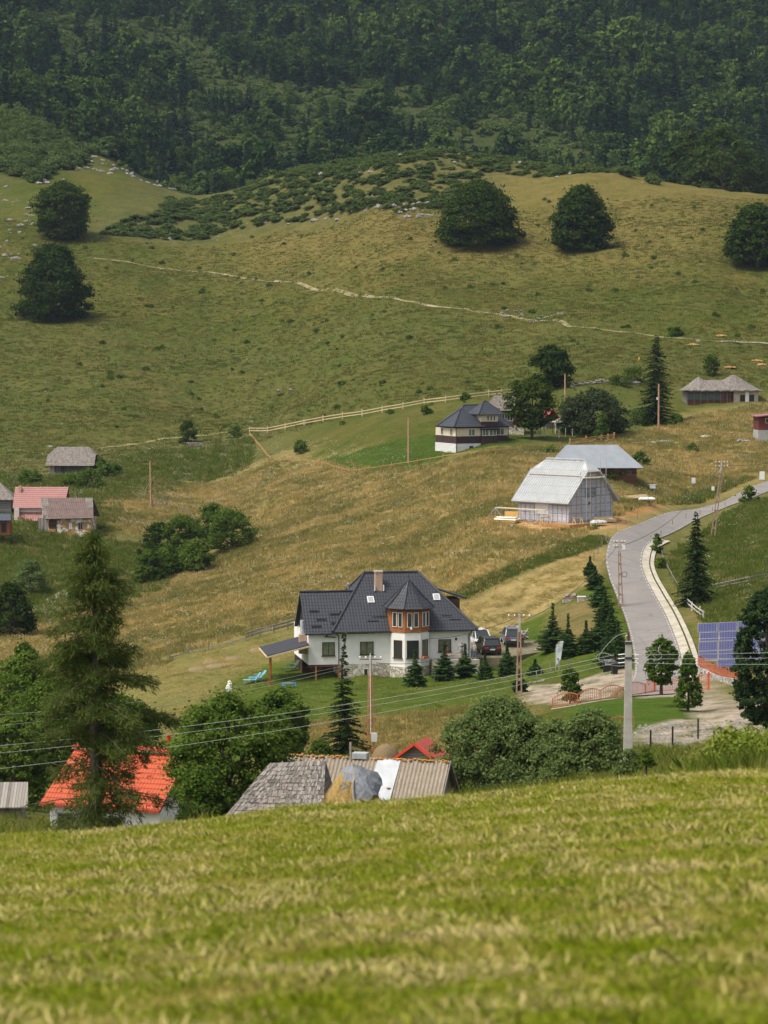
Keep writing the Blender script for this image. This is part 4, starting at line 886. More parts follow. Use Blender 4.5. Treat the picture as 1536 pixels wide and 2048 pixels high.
# 12 red roof house in the foreground left
Dr = 139; p = at(80, 1605, Dr+3.4)
yr_ = R(-20)
h13 = thing('red_roof_house', 'white house with bright orange-red tiled roof behind the dark larch', 'house', p, yr_)
sr = F/Dr
Lr = 250/sr/math.cos(yr_)+.15
walls(h13, .35, Lr-.2, .45, 6.3, -3, .0, M['plaster'])
r = MB(); A, B = Vector((.5, 3.2, 2.45)), Vector((Lr+.15, 3.2, 2.45)); r.slab([(0,0,0),(Lr,0,0),B,A], .12); r.slab([(Lr,6.8,0),(0,6.8,0),A,B], .12); ro = r.build('roof', M['tile_red'], h13)
MB().slab([(.35,3.05,2.62),(Lr+.1,3.05,2.62),(Lr+.1,3.55,2.75),(.45,3.55,2.75)], .06).build('ridge_cap', m_plain('red_ridge', (.60,.08,.035), .5), ro)
MB().bar((.4,3.02,2.5),(Lr+.1,3.02,2.5),.05,.06).build('ridge_batten', M['wood_grey'], ro)
MB().bar((0,-.08,-.06),(Lr,-.08,-.06),.12,.12).bar((Lr,0,-.05),(Lr+.13,3.2,2.4),.05,.14).build('gutter', m_plain('red_gutter', (.40,.05,.03), .5), ro)
fl_ = MB().tube((Lr-1.25,3.9,2.0),(Lr-1.25,3.9,3.35),.11,.11,10).build('flue_pipe', m_plain('red_flue', (.52,.025,.015), .4), ro); MB().tube((Lr-1.25,3.9,3.35),(Lr-1.25,3.9,3.43),.18,.15,10).build('cap', M['rust'], fl_)
win(h13, (Lr*.62, .45, -1.0), (0,-1,0), .9, .9, M['wood_grey'], M['glass'], 1)
win(h13, (Lr*.18, .45, -1.0), (0,-1,0), .9, .9, M['wood_grey'], M['glass'], 1)
# 13 corrugated barn
Dc = 121; ya = R(-15); p = at(568, 1508, Dc+2)
h14 = thing('corrugated_barn', 'long barn with mossy corrugated roof and one pale metal sheet', 'barn', p-Vector((0,0,3.0)), ya)
sC = F/Dc; Lc = 337/sC/math.cos(ya)
corr = NT('corrugated'); uv = corr.coord('UV'); sp = corr.new('SeparateXYZ'); corr.l(uv, sp.inputs[0])
nn_ = corr.noise(uv, 2.2, 5, .75); cc = corr.ramp(nn_, [(.3, (.20,.165,.125)), (.7, (.40,.34,.27))])
cc = corr.mix(corr.math('MULTIPLY', corr.ramp(corr.noise(uv, 7, 3), [(.55, (0,0,0)), (.7, (1,1,1))]), .6), cc, (.13,.10,.075))
M['corr'] = fin(corr, cc, .9)
def corrsheet(mb, x0, x1, yb, zb, yt, zt, pitch=.185, amp=.028, extra=0):
    nseg = max(2, int((x1-x0)/pitch*6)); V = []; d = Vector((0, yt-yb, zt-zb)); nrm = Vector((0, -(zt-zb), abs(yt-yb)) if yb < yt else (0, (zt-zb), abs(yt-yb))).normalized()
    rows = 5
    for j in range(rows+1):
        for i in range(nseg+1):
            x = x0+(x1-x0)*i/nseg; pnt = Vector((x, yb, zb))+d*j/rows+nrm*(amp*math.sin(6.283*(x-x0)/pitch)+extra+.012*(j % 2)); V.append(pnt)
    mb.add(V, [(j*(nseg+1)+i, j*(nseg+1)+i+1, (j+1)*(nseg+1)+i+1, (j+1)*(nseg+1)+i) for j in range(rows) for i in range(nseg)])
walls(h14, .3, Lc-.3, -2.1, 2.1, -3, .9, M['wood_grey'])
r = MB(); corrsheet(r, 0, Lc, -2.6, .55, 0, 3.0); corrsheet(r, 0, Lc, 2.6, .55, 0, 3.0); ro = r.build('roof', M['corr'], h14)
x0_, x1_ = (752-568)/sC/.966, (806-568)/sC/.966+.05
r = MB(); r.slab([(x0_-.05,-2.66,.6),(x1_-.1,-2.66,.6),(x1_,-.12,2.97),(x0_+.25,-.12,2.97)], .03); r.build('metal_sheet', m_noise('zinc_sheet', (.34,.37,.40), (.50,.52,.54), 1.0, .4, 0, .1), ro)
MB().box(x0_-1.0, x0_-.3, -.2, .35, 2.95, 3.2).build('ridge_box', M['galv'], ro)
lich = MB(); r_ = random.Random(9)
for i in range(130):
    x_ = r_.uniform(0.05, Lc-.05) if i < 60 else (r_.uniform(0, 3) if i < 90 else r_.uniform(Lc-2.6, Lc))
    lich.lathe((x_, -.02+r_.uniform(-.12,.0), 3.0+r_.uniform(-.06,.02)), [(.03,0),(r_.uniform(.04,.1),.02),(.02,.05)], 5)
lich.lathe((x1_-.25,-1.3,1.85), [(.05,0),(.12,.03),(.03,.06)], 6)
lich.build('lichen', m_noise('orange_lichen', (.42,.17,.03), (.56,.27,.06), 9, .9), ro)
r = MB(); tri(r, Lc-.3, -2.1, 2.1, .9, 2.0, .06); r.build('gable', M['wood_grey'], h14)
MB().bar((Lc+.05,-2.6,.5),(Lc+.05,0,2.95),.06,.14).bar((Lc+.05,2.6,.5),(Lc+.05,0,2.95),.06,.14).build('bargeboard', M['wood_grey'], ro)
# 14 shingled barn in front
Ds = 107; p = at(590, 1520, Ds+1); p.z -= 2.9; ys_ = R(-8)
h15 = thing('old_shingle_barn', 'low barn with loose weathered wooden shingles beside the haystack', 'barn', p, ys_)
walls(h15, -1.9, 1.4, -2.0, 2.0, -3, .3, M['wood_grey'])
E = [Vector((-3.2,-2.7,0)), Vector((1.55,-2.7,0)), Vector((1.25,0,2.9)), Vector((-1.0,0,2.75)), Vector((-3.2,2.7,0)), Vector((1.55,2.7,0))]
r = MB(); r.slab([E[0],E[1],E[2],E[3]], .06); r.slab([E[5],E[4],E[3],E[2]], .06); r.slab([E[4],E[0],E[3]], .06); r.slab([E[1],E[5],E[2]], .06); ro = r.build('roof', M['shingle'], h15)
r = MB(); shingle_rows(r, E[0], E[1], E[3], E[2], 20, 40, 5, .03, .07)
shm = NT('shingle_wood'); ge = shm.new('NewGeometry'); cc = shm.ramp(ge.outputs['Random Per Island'], [(0, (.10,.09,.08)), (.5, (.22,.20,.18)), (1, (.34,.31,.28))]); fin(shm, cc, .9); M['shw'] = shm.m
r.build('shingle_course', M['shw'], ro)
r = MB(); shingle_rows(r, E[4], E[0], E[3]+Vector((-.02,.05,0)), E[3], 20, 30, 6, .03, .07); r.build('shingle_course', M['shw'], ro)
# 15 red gable shed behind barn
p = at(832, 1478, 146); p.z -= 2.2
h16 = thing('red_gable_shed', 'weathered plank shed with red metal roof beside the willow bushes', 'shed', p, R(-16))
r = MB()
for s in (-1, 1): r.slab([(s*1.55,-.35,.85),(s*1.55,2.3,.85),(0,2.3,2.0),(0,-.35,2.0)], .07)
r.build('roof', m_noise('bright_red_metal', (.38,.05,.035), (.50,.08,.05), 3, .55, .2), h16)
MB().bar((-1.58,-.38,.8),(0,-.38,1.98),.05,.14).bar((1.58,-.38,.8),(0,-.38,1.98),.05,.14).build('bargeboard', m_plain('red_trim', (.62,.06,.03), .5), h16)
MB().box(-1.3,1.3,0,2.2,-2.5,.9).prism([(-1.3,0,.9),(1.3,0,.9),(0,0,1.85)], (0,.1,0)).build('wall', m_planks('grey_boards_h', (.15,.135,.12), (.34,.31,.275), .16, .85, False), h16)
# 16 weathered shed far left
p = at(-10, 1645, 150)
h17 = thing('weathered_shed', 'silvery wooden shed at the left edge beyond the grass', 'shed', p, R(3))
walls(h17, -3, 1.5, 0, 3, -2, .9, M['wood_grey']); MB().slab([(-3.3,-.6,.95),(1.9,-.6,.95),(1.7,2,1.95),(-3.3,2,1.95)], .08).build('roof', M['wood_grey'], h17)
MB().bar((-3,-.7,.2),(1.7,-.7,.25),.12).build('plank', M['wood_grey'], h17)
# 17 red shed and gazebo near far cottage
p = hit(1112, 868, 380); p.y += 10; p.z = at(1112, 845, p.y).z
h18 = thing('red_roof_shed', 'small shed with red roof half hidden between the orchard trees', 'shed', p, R(30))
walls(h18, -1.2, 1.2, 0, 3, -2, .6, M['wood_grey']); r = MB()
for s in (-1, 1): r.slab([(s*1.5,-.3,.5),(s*1.5,3.3,.5),(0,3.3,2.3),(0,-.3,2.3)], .07)
r.build('roof', m_plain('brick_red_roof', (.42,.07,.05), .5), h18)
p = hit(1127, 868, 380)
gz = thing('garden_gazebo', 'small pale fabric gazebo with tied curtains beside the orchard trees', 'gazebo', p, R(8))
for x_ in (-1.3, 1.3):
    for y_ in (0, 2.4): MB().tube((x_, y_, -.6), (x_, y_, 1.9), .045, .045, 6).build('post', M['frame_br'], gz)
    MB().lathe((x_, -.02, 0), [(.08,0),(.13,.5),(.08,1.0),(.22,1.85)], 7).build('curtain', m_plain('beige_cloth', (.52,.45,.38), .8), gz)
r = MB(); hip(r, -1.55, 1.55, -.25, 2.65, 1.9, .75, 1.4, 1.4, .05); r.build('canopy', m_plain('grey_beige_cloth', (.42,.37,.32), .8), gz)
# ================================================================ fences
def fence(name, lab, pts, hgt, rails, mat, pw=.12, rw=.1, cat='fence', sub=True, rmat=None, spacing=None, lean=0, nr=None):
    if spacing:
        out = [pts[0]]; 
        for a, b in zip(pts[:-1], pts[1:]):
            n_ = max(1, round((b-a).length/spacing))
            for i in range(1, n_+1): q = a.lerp(b, i/n_); out.append(Vector((q.x, q.y, h1(q.x, q.y))))
        pts = out
    t = thing(name, lab, cat, pts[0]); o0 = pts[0]; rr = random.Random(len(pts))
    for p_ in pts:
        q = p_-o0; hh = hgt*rr.uniform(.94, 1.06); d_ = Vector((rr.uniform(-lean, lean), rr.uniform(-lean, lean), 0))
        MB().bar(q-Z*.35, q+Z*hh+d_, pw).build('post', mat, t)
    for z_ in rails:
        m = MB()
        for a, b in zip(pts[:-1], pts[1:]): m.bar(a-o0+Z*z_-Vector((0,pw*.7,0)), b-o0+Z*(z_+rr.uniform(-.03,.03))-Vector((0,pw*.7,0)), rw*.45, rw)
        m.build('rail', rmat or mat, t)
    return t
H_ = lambda L, dm=62: [hit(x, y, dm) for x, y in L]
fence('rail_fence', 'pale new post and rail fence along the hillside above the cottage lawn', H_([(499,866),(535,866),(570,859),(608,851),(646,844),(685,838),(724,833),(764,825),(806,818),(848,810),(891,805),(935,799),(977,794),(1003,791),(1030,788),(1052,785)]), 1.25, (.45,.95), M['wood_pale'], .17, .14)
fence('rail_fence', 'short orange-tan fence running down from the pale rail fence corner', H_([(499,872),(506,880),(514,890),(523,900),(532,912),(542,922)]), .8, (.35,.65), M['wood_fence'], .13, .12)
fence('rail_fence', 'low orange fence around the lower edge of the green lawn', H_([(548,925),(556,925),(564,925),(572,925),(580,925),(588,925),(604,925),(613,926),(621,927),(630,928),(638,929),(648,931),(659,935),(670,939),(681,942),(691,945),(700,947),(731,943),(783,935),(835,927),(886,918),(938,911),(990,906),(1042,901),(1091,896),(1120,894)]), .85, (.5,), M['wood_fence'], .13, .1)
gt_ = fence('field_gate', 'orange timber gate and braced rails above the grey barn roof', H_([(1140,893),(1172,889),(1203,885),(1216,884),(1228,881)]), 1.3, (.35,.75,1.05), M['wood_fence'], .26, .13, 'gate')
o0 = gt_.location
for a, b in zip(H_([(1140,893),(1172,889)]), H_([(1172,889),(1203,885)])): MB().bar(a-o0+Z*.1, b-o0+Z*1.0, .08).build('brace', M['wood_fence'], gt_)
fence('split_fence', 'weathered grey double rail fence behind the guesthouse terrace', H_([(492,1282),(520,1273),(548,1266),(576,1258),(604,1250)]), 1.0, (.45,.85), M['wood_grey'], .14, .2)
fence('wire_fence', 'thin wire fence posts running down the mown left field', H_([(340,1320),(378,1308),(417,1299),(462,1290),(492,1281)]), .95, (.3,), M['wood_grey'], .10, .12)
fence('split_fence', 'curving grey stick fence on the grass bank right of the road', H_([(1322,1075),(1320,1098),(1325,1118),(1334,1138),(1344,1158),(1356,1178)]), .85, (.5,), M['wood_grey'], .09, .08)
fence('split_fence', 'broken bleached rail fence beside the solar panels', H_([(1366,1205),(1374,1213),(1384,1222),(1396,1232),(1408,1240)]), 1.0, (.4,.8), m_noise('bleached_wood', (.42,.39,.35), (.58,.55,.50), 4), .15, .12, lean=.25)
fence('split_fence', 'distant grey rail fence crossing the meadow behind the roadside spruce', H_([(1425,1182),(1452,1176),(1500,1166),(1545,1158),(1600,1148)]), .8, (.35,.7), M['wood_grey'], .12, .12)
fence('wire_fence', 'thin dark stakes along the upper right roadside', H_([(1345,1050),(1372,1038),(1400,1030),(1425,1024),(1450,1014),(1480,1003),(1505,995)], 180), .75, (), M['rust'], .06)
fence('wire_fence', 'slim grey stakes along the meadow side of the road', H_([(1216,1078),(1232,1062),(1252,1048),(1275,1036),(1305,1020),(1340,1006),(1372,995),(1410,985),(1450,972)], 180), .9, (), M['wood_grey'], .07)
fence('wire_fence', 'pale stakes beside the road bend under the unfinished house', H_([(1188,1122),(1196,1108),(1204,1095),(1212,1086)], 180), 1.1, (), M['wood_grey'], .09)
gp_ = [(1065,868),(1074,868),(1081,873),(1089,874),(1118,876),(1131,874),(1149,866),(1166,868),(1145,872)]
fence('garden_posts', 'row of pale garden posts in front of the fabric gazebo', H_(gp_), 1.5, (), m_noise('whitish_post', (.42,.40,.34), (.58,.55,.48), 4), .15)
fence('wire_fence', 'thin grey stakes behind the old farmhouse on the slope', H_([(1200,735),(1330,745),(1404,745),(1460,742),(1515,742),(1560,742)]), 1.0, (.9,), M['wood_grey'], .08, .04)
fence('picket_scrap', 'short stretch of grey pickets at the foot of the bare left pole', H_([(305,1015),(312,1014),(319,1012),(326,1011),(333,1010),(339,1013)]), 1.1, (), M['wood_grey'], .2)
fence('picket_scrap', 'leaning dark pickets falling away above the hedge on the left', H_([(354,1018),(361,1021),(366,1026),(374,1030),(380,1034),(392,1040)]), .9, (), M['wood_grey'], .14, lean=.4)
fence('garden_posts', 'tilted short stakes on the grass next to the feather flag', H_([(1062,1352),(1076,1362),(1082,1350),(1101,1345),(1118,1340),(1140,1340)]), .95, (), M['wood_grey'], .1, lean=.15)
fence('garden_posts', 'black metal post and thin stakes on the weedy bank edge', H_([(1396,1480),(1345,1500),(1301,1505)], 100), 1.3, (), M['black_paint'], .09)
# scalloped orange railing
def scallop(name, lab, pts, hgt, bar_sp, mat, wave=.25, base=True):
    t = thing(name, lab, 'railing', pts[0]); o0 = pts[0]; bars = MB(); rl = MB(); L = 0
    for a, b in zip(pts[:-1], pts[1:]):
        d = (b-a).length; n_ = max(1, int(d/bar_sp)); prev = None
        for i in range(n_+1):
            s = i/n_; q = a.lerp(b, s)-o0; z_ = hgt+wave*math.sin(math.pi*s); bars.bar(q+Z*.1, q+Z*z_, .03)
            if prev: rl.bar(prev, q+Z*z_, .05)
            prev = q+Z*z_
        rl.bar(a-o0+Z*.15, b-o0+Z*.15, .05); MB().bar(a-o0-Z*.2, a-o0+Z*(hgt+.05), .08).build('post', mat, t)
    bars.build('bar', mat, t); rl.build('rail', mat, t)
    if base:
        m = MB(); [m.bar(a-o0-Z*.15, b-o0-Z*.15, .25, .4) for a, b in zip(pts[:-1], pts[1:])]; m.build('plinth', M['concrete'], t)
    return t
scallop('metal_railing', 'scalloped orange metal railing along the gravel in front of the road', H_([(1105,1418),(1155,1410),(1200,1402),(1245,1396),(1290,1389),(1309,1385)], 100), .8, .16, M['red_paint'], .3)
scallop('metal_railing', 'short orange handrail on the concrete step below the green lawn', H_([(1222,1462),(1240,1457),(1268,1457)], 100), .75, 2.5, M['red_paint'], 0, False)
pa, pb = hit(1309, 1385, 100), hit(1417, 1380, 100)
gt_ = thing('metal_gate', 'open barred orange gate with thick posts across the drive', 'gate', pa); q = pb-pa
for v in (Vector((0,0,0)), q): MB().bar(v-Z*.3, v+Z*(1.4 if v.length > 0 else 1.25), .16).build('post', m_plain('gate_red', (.62,.11,.06), .5), gt_)
m = MB()
for i in range(1, 30): m.bar(q*i/30+Z*.12, q*i/30+Z*(1.1+.15*math.cos(6.28*i/30)), .03)
m.build('bar', M['red_paint'], gt_); m = MB()
for i in range(30): m.bar(q*i/30+Z*(1.1+.15*math.cos(6.28*i/30)), q*(i+1)/30+Z*(1.1+.15*math.cos(6.28*(i+1)/30)), .05)
m.bar(Z*.15, q+Z*.15, .06).bar(Z*.6, q+Z*.6, .04); m.build('rail', M['red_paint'], gt_)
# picket fence on stone wall
wa, wb_, wc = gp(1400, 226), gp(1447, 216), gp(1500, 205)
for v, y in ((wa, 1342), (wb_, 1366), (wc, 1376)): v.z = at(768, y, v.y).z-.2
sw = thing('stone_wall', 'low whitish stone retaining wall beside the gravel drive', 'wall', wa)
MB().bar(wa-wa, wb_-wa, .5, 1.3).bar(wb_-wa, wc-wa, .5, 1.5).build('masonry', m_stone('rubble', (.34,.31,.28), (.62,.58,.54), (.10,.09,.08), 3.5), sw)
pk = thing('picket_fence', 'bright orange picket fence on top of the rubble wall', 'fence', wa)
m = MB()
for a, b in ((wa, wb_), (wb_, wc)):
    n_ = int((b-a).length/.50)
    for i in range(n_): c_ = a.lerp(b, i/n_)-wa+Z*.65; m = MB(); m.obox(c_+Z*.4, (.04,0,0), (0,.02,0), Z*(.4+.12*math.sin(i*.6))).prism([c_+Vector((-.04,-.02,.78)), c_+Vector((.04,-.02,.78)), c_+Vector((0,-.02,.98))], (0,.04,0)); m.build('picket', M['red_paint'], pk)
MB().bar(Z*.9, wb_-wa+Z*.9, .05).bar(wb_-wa+Z*.9, wc-wa+Z*.9, .05).build('rail', M['red_paint'], pk)
# dry stone wall on the slope
dw = H_([(1140,775),(1170,770),(1205,766),(1240,764),(1262,767),(1278,772)]); t = thing('dry_stone_wall', 'rough grey dry stone wall crossing the slope beside the tall spruce', 'wall', dw[0]); m = MB(); rr = random.Random(2)
def rockmb(m, c, r, rr, sq=.6):
    n_ = 7; vs = []; 
    for j, (k2, z_) in enumerate(((.75,-.5),(1,.0),(.7,.55),(.1,.8))):
        for i in range(n_): a = 6.283*i/n_+j*.4; d_ = r*k2*rr.uniform(.7, 1.2); vs.append((c[0]+d_*math.cos(a), c[1]+d_*math.sin(a), c[2]+z_*r*sq*rr.uniform(.8,1.2)))
    m.add(vs, [(j*n_+i, j*n_+(i+1)%n_, (j+1)*n_+(i+1)%n_, (j+1)*n_+i) for j in range(3) for i in range(n_)]+[tuple(3*n_+i for i in range(n_))])
for a, b in zip(dw[:-1], dw[1:]):
    for i in range(22): c_ = a.lerp(b, rr.random())-dw[0]+Z*rr.uniform(.0,.65); rockmb(m, c_+Vector((0,rr.uniform(-.2,.2),0)), rr.uniform(.18,.35), rr)
m.build('masonry', M['rock'], t)
# ================================================================ poles and wires
def lattice_pole(px, py, top, lab, w_=.28, mat=None, arm=.9, dm=62, lean=(0,0), arms=1, D=None):
    p_ = hit(px, py, dm) if D is None else gp(px, D); hh = (at(px, top, p_.y).z-p_.z); t = thing('utility_pole', lab, 'pole', p_, group=None); mat = mat or M['pole_or']
    tp = Vector((lean[0], lean[1], hh))
    for s in (-1, 1): MB().bar((s*w_*1.1, 0, -.4), (tp.x+s*w_*.45, 0, hh-1.2), .12, .16).build('leg', mat, t)
    m = MB()
    for i in range(int(hh/1.1)): z_ = .3+i*1.1; k2 = z_/hh; m.bar((tp.x*k2-w_*1.0*(1-k2*.55), 0, z_), (tp.x*k2+w_*1.0*(1-k2*.55), 0, z_), .10, .22)
    m.build('rung', mat, t); MB().bar((tp.x*.85, 0, hh-1.5), (tp.x, 0, hh), .2).build('head', M['concrete'], t)
    for k2 in range(arms):
        z_ = hh-.25-k2*.5; ar = MB().bar((tp.x-arm, 0, z_), (tp.x+arm, 0, z_), .07).build('crossarm', M['rust'], t)
        for s in (-1, -.45, .45, 1): MB().lathe((tp.x+s*arm*.97, 0, z_+.04), [(.03,0),(.07,.06),(.05,.11),(.07,.15),(.03,.2)], 8).build('insulator', M['white_paint'], ar)
    return t, p_+tp
pA, tA = lattice_pole(741, 1506, 1312, 'stained orange lattice pole with meter box beside the barn spruce', .24, M['pole_or'], .8)
MB().box(.05, .5, -.35, -.12, 1.5-.6, 1.5+.05).build('meter_box', M['white_paint'], pA); MB().tube((.02,-.15,1.5), (-.02,-.15,7.5), .03, .03, 6).build('conduit', M['white_paint'], pA)
pB, tB = lattice_pole(1038, 1392, 1228, 'brown lattice pole with white insulators near the parked cars', .2, M['pole_brown'], .9)
pC, tC = lattice_pole(1242, 1215, 1080, 'rusty lattice pole at the left road edge with a cable coil', .2, M['pole_brown'], .6, 180, (-.2,0), 2)
MB().tube((0.0,0,.9),(0.0,0,1.0), .01, .01).build('bracket', M['rust'], pC)
cr_ = MB(); cc_ = Vector((.35, -.1, 3.6))
cr_.path([cc_+Vector((.28*math.cos(a), 0, .28*math.sin(a))) for a in [6.283*i/14 for i in range(15)]], .03); cr_.build('cable_coil', M['wire_dk'], pC)
MB().box(.1, .4, -.1, .1, 6.3, 6.8).build('junction_box', M['white_paint'], pC)
pD, tD = lattice_pole(1424, 1078, 922, 'leaning rust-stained pole in the meadow right of the road', .22, M['pole_brown'], .75, 180, (1.15,0), 2)
MB().box(-.1, .25, -.15, .1, 6.2, 6.7).build('junction_box', M['white_paint'], pD)
def round_pole(px, py, top, lab, r=.14, mat=None, **k):
    p_ = hit(px, py, 180); hh = at(px, top, p_.y).z-p_.z; t = thing('wooden_pole', lab, 'pole', p_); MB().tube((0,0,-.4), (k.get('dx', 0),0,hh), r, r*.75, 8).build('shaft', mat or M['pole_wood'], t); MB().tube((k.get('dx', 0),0,hh), (k.get('dx', 0),0,hh+.08), .05, .03, 6).build('tip', M['rust'], t); return t, p_+Z*hh
round_pole(817, 925, 835, 'bare wooden pole standing at the edge of the green lawn', .17)
round_pole(1130, 805, 748, 'bare wooden pole between the round dark tree and gazebo', .16)
t, _ = round_pole(1317, 862, 768, 'bare wooden pole in front of the tall dark spruce', .17); MB().box(-.35,-.17,-.15,.1,5.1,5.5).build('junction_box', M['white_paint'], t)
round_pole(302, 1016, 922, 'lone wooden pole in the tan meadow on the left', .16, dx=-.1)
# concrete pole
Dp = 112; tpz = at(1257, 1282, Dp); pb_ = gp(1257, Dp)
cp = thing('concrete_pole', 'tall square concrete pole rising beside the willow bushes', 'pole', (tpz.x, tpz.y, pb_.z)); hh = tpz.z-pb_.z
MB().add([(s*a, t_*a*.8, z_) for z_, a in ((-.5,.20),(hh,.125)) for s, t_ in ((-1,-1),(1,-1),(1,1),(-1,1))], [(3,2,1,0),(4,5,6,7),(0,1,5,4),(1,2,6,5),(2,3,7,6),(3,0,4,7)]).build('shaft', M['concrete'], cp)
MB().box(-.15,.15,-.13,.13,hh-.12,hh-.02).box(-.16,.16,-.13,.13,hh-.75,hh-.66).build('steel_band', M['wire_dk'], cp)
MB().tube((0,0,hh),(0,0,hh+.38),.05,.04,8).build('pin_insulator', m_plain('brown_ceramic', (.12,.04,.03), .2), cp)
m = MB(); m.path([Vector((-.1,0,hh+.05)),Vector((-.13,0,hh+.2)),Vector((-.05,0,hh+.25)),Vector((.05,0,hh+.25)),Vector((.13,0,hh+.2)),Vector((.1,0,hh+.05))], .015)
m.build('hoop', M['galv'], cp)
for s in (-1, 1):
    for z_ in (hh-.55, hh-.72, hh-.9): MB().tube((s*.15,0,z_), (s*.42,-.05*s,z_+(-.03)), .024, .024, 6).build('strain_insulator', M['white_paint'], cp)
lp = MB()
def arc(pts, r=.009): lp.path(spline([Vector(p_) for p_ in pts], 5), r)
arc([(0,0,hh+.35),(-.5,0,hh+.2),(-1.0,0,hh-.3),(-1.25,0,hh-.75),(-.9,0,hh-.95),(-.4,0,hh-1.05),(.2,0,hh-.98),(.7,0,hh-.75),(.95,0,hh-.5)])
arc([(0,0,hh+.35),(.4,0,hh+.2),(.75,0,hh-.25),(1.0,0,hh-.55),(1.15,0,hh-.75)]); arc([(-.6,0,hh-.62),(-1.1,0,hh-.5),(-1.35,0,hh-.68),(-1.1,0,hh-.8),(-.6,0,hh-.75)]); arc([(.6,0,hh-.5),(1.1,0,hh-.38),(1.4,0,hh-.6),(1.2,0,hh-.8),(.7,0,hh-.7)])
lp.build('jumper_cable', M['wire'], cp)
def wire(lab, a, b, sag, r=.016, mat=None, n_=24):
    a, b = Vector(a), Vector(b); P = [a.lerp(b, i/n_)-Z*sag*4*(i/n_)*(1-i/n_) for i in range(n_+1)]
    m = MB().path([q-a for q in P], r, 4); o = m.build('overhead_wire', mat or M['wire']); o.location = a; tag(o, lab, 'wire'); return o
T = Vector((tpz.x, tpz.y, tpz.z))
for i, (dz, py, lab) in enumerate(((-.55, 1536, 'uppermost pale wire sloping left from the concrete pole'), (-.72, 1552, 'middle pale wire of three sloping left from the concrete pole'), (-.9, 1588, 'lowest pale wire of three sloping left from the concrete pole'))):
    wire(lab, T+Vector((-.6,0,dz-.03)), at(-260, py-25, 96), .55, .0085)
for i, (dz, py, lab) in enumerate(((-.55, 1286, 'top pale wire running right from the concrete pole'), (-.72, 1301, 'middle pale wire running right from the concrete pole'), (-.9, 1322, 'bottom pale wire running right from the concrete pole'))):
    wire(lab, T+Vector((.6,0,dz-.03)), at(2000, py, 118), .1, .009)
wire('dark cable from the brown lattice pole to the road edge pole', tB+Vector((.5,0,-.5)), tC+Vector((-.2,0,-.6)), 1.0, .03, M['wire_dk'])
wire('dark cable from the road edge pole up to the leaning pole', tC+Vector((.2,0,-.6)), tD+Vector((-.3,0,-.9)), 1.6, .03, M['wire_dk'])
wire('dark cable leaving the leaning pole toward the right edge', tD+Vector((.2,0,-.5)), at(1700, 855, 470), 2.0, .03, M['wire_dk'])
wire('dark service cable from the lattice pole to the guesthouse wall', tB+Vector((-.5,0,-.4)), hl((lx(860),-.2,2.4)), .4, .025, M['wire_dk'])
wire('dark cable sagging between the orange and brown lattice poles', tA+Vector((.4,0,-.5)), tB+Vector((-.4,0,-.7)), 1.2, .02, M['wire_dk'])
for k2, lab in ((0, 'upper pale service wire running left from the orange pole'), (1, 'lower pale service wire running left from the orange pole'), (2, 'dark service wire under the pale ones left of the orange pole')):
    wire(lab, tA+Vector((-.5+k2*.3,0,-.35-.1*k2)), at(-200, 1440+k2*26, 150), .8, .009, M['wire'] if k2 < 2 else M['wire_dk'])
# ================================================================ signs, flag, bin, solar panels
p_ = hit(1112, 1340, 200); t = thing('feather_flag', 'tall white feather flag on the lawn with small blue marks', 'flag', p_, R(5)); hh = at(1112, 1282, p_.y).z-p_.z
MB().path(spline([Vector((-.02,0,-.2)), Vector((-.05,0,hh*.5)), Vector((.05,0,hh*.85)), Vector((.45,0,hh))], 4), .025).build('mast', M['wire'], t)
L_ = [(-.03,.35),(-.06,1.0),(-.06,1.8),(.02,2.4),(.18,hh*.88),(.45,hh)]; R_ = [(.10,.35),(.44,1.0),(.58,1.8),(.66,2.4),(.68,hh*.92),(.72,hh*.99)]
m = MB(); n_ = len(L_); vs = [(x, .02*math.sin(z_*3), z_) for x, z_ in L_]+[(x, .06+.05*math.sin(z_*4), z_) for x, z_ in R_]; vs += [(x, y+.015, z_) for x, y, z_ in vs]
m.add(vs, [(i, n_+i, n_+i+1, i+1) for i in range(n_-1)]+[(2*n_+i+1, 2*n_+n_+i+1, 2*n_+n_+i, 2*n_+i) for i in range(n_-1)]+[(n_+i, 3*n_+i, 3*n_+i+1, n_+i+1) for i in range(n_-1)]); fo = m.build('banner', m_plain('flag_white', (.80,.82,.84), .7), t)
m = MB()
for (x, z_, w_, h_) in ((.08,.95,.14,.16),(.22,1.0,.08,.1)): m.box(x, x+w_, -.075, -.07, z_, z_+h_)
m.build('blue_mark', m_plain('mark_blue', (.10,.28,.38), .7), fo)
m = MB()
for z_ in (1.7, 1.95, 2.2, 2.45): m.box(.14, .34, -.075, -.07, z_, z_+.05)
m.build('grey_lettering', m_plain('mark_grey', (.30,.33,.36), .7), fo)
def text(par, s, loc, size, mat, sx=1, ext=.004, nm='lettering'):
    cu = bpy.data.curves.new(nm, 'FONT'); cu.body = s; cu.size = size; cu.extrude = ext; cu.materials.append(mat)
    q_ = bpy.data.objects.new('tmp', cu); me = bpy.data.meshes.new_from_object(q_); bpy.data.objects.remove(q_)
    o = link(nm, me, par); o.location = loc; o.rotation_euler = (math.pi/2, 0, 0); o.scale = (sx, 1, 1); return o
p_ = hit(1207, 1345, 200); t = thing('sign_board', 'black roadside board with white lettering beside the drive', 'sign', p_, R(16)); s_ = F/p_.y
MB().box(0, 1.25, 0, .08, -.3, 1.35).build('board', M['black_paint'], t); MB().box(1.3, 2.4, .3, .38, -.1, 1.3).bar((1.22,.04,.5),(1.35,.34,.5),.06).build('side_board', M['black_paint'], t)
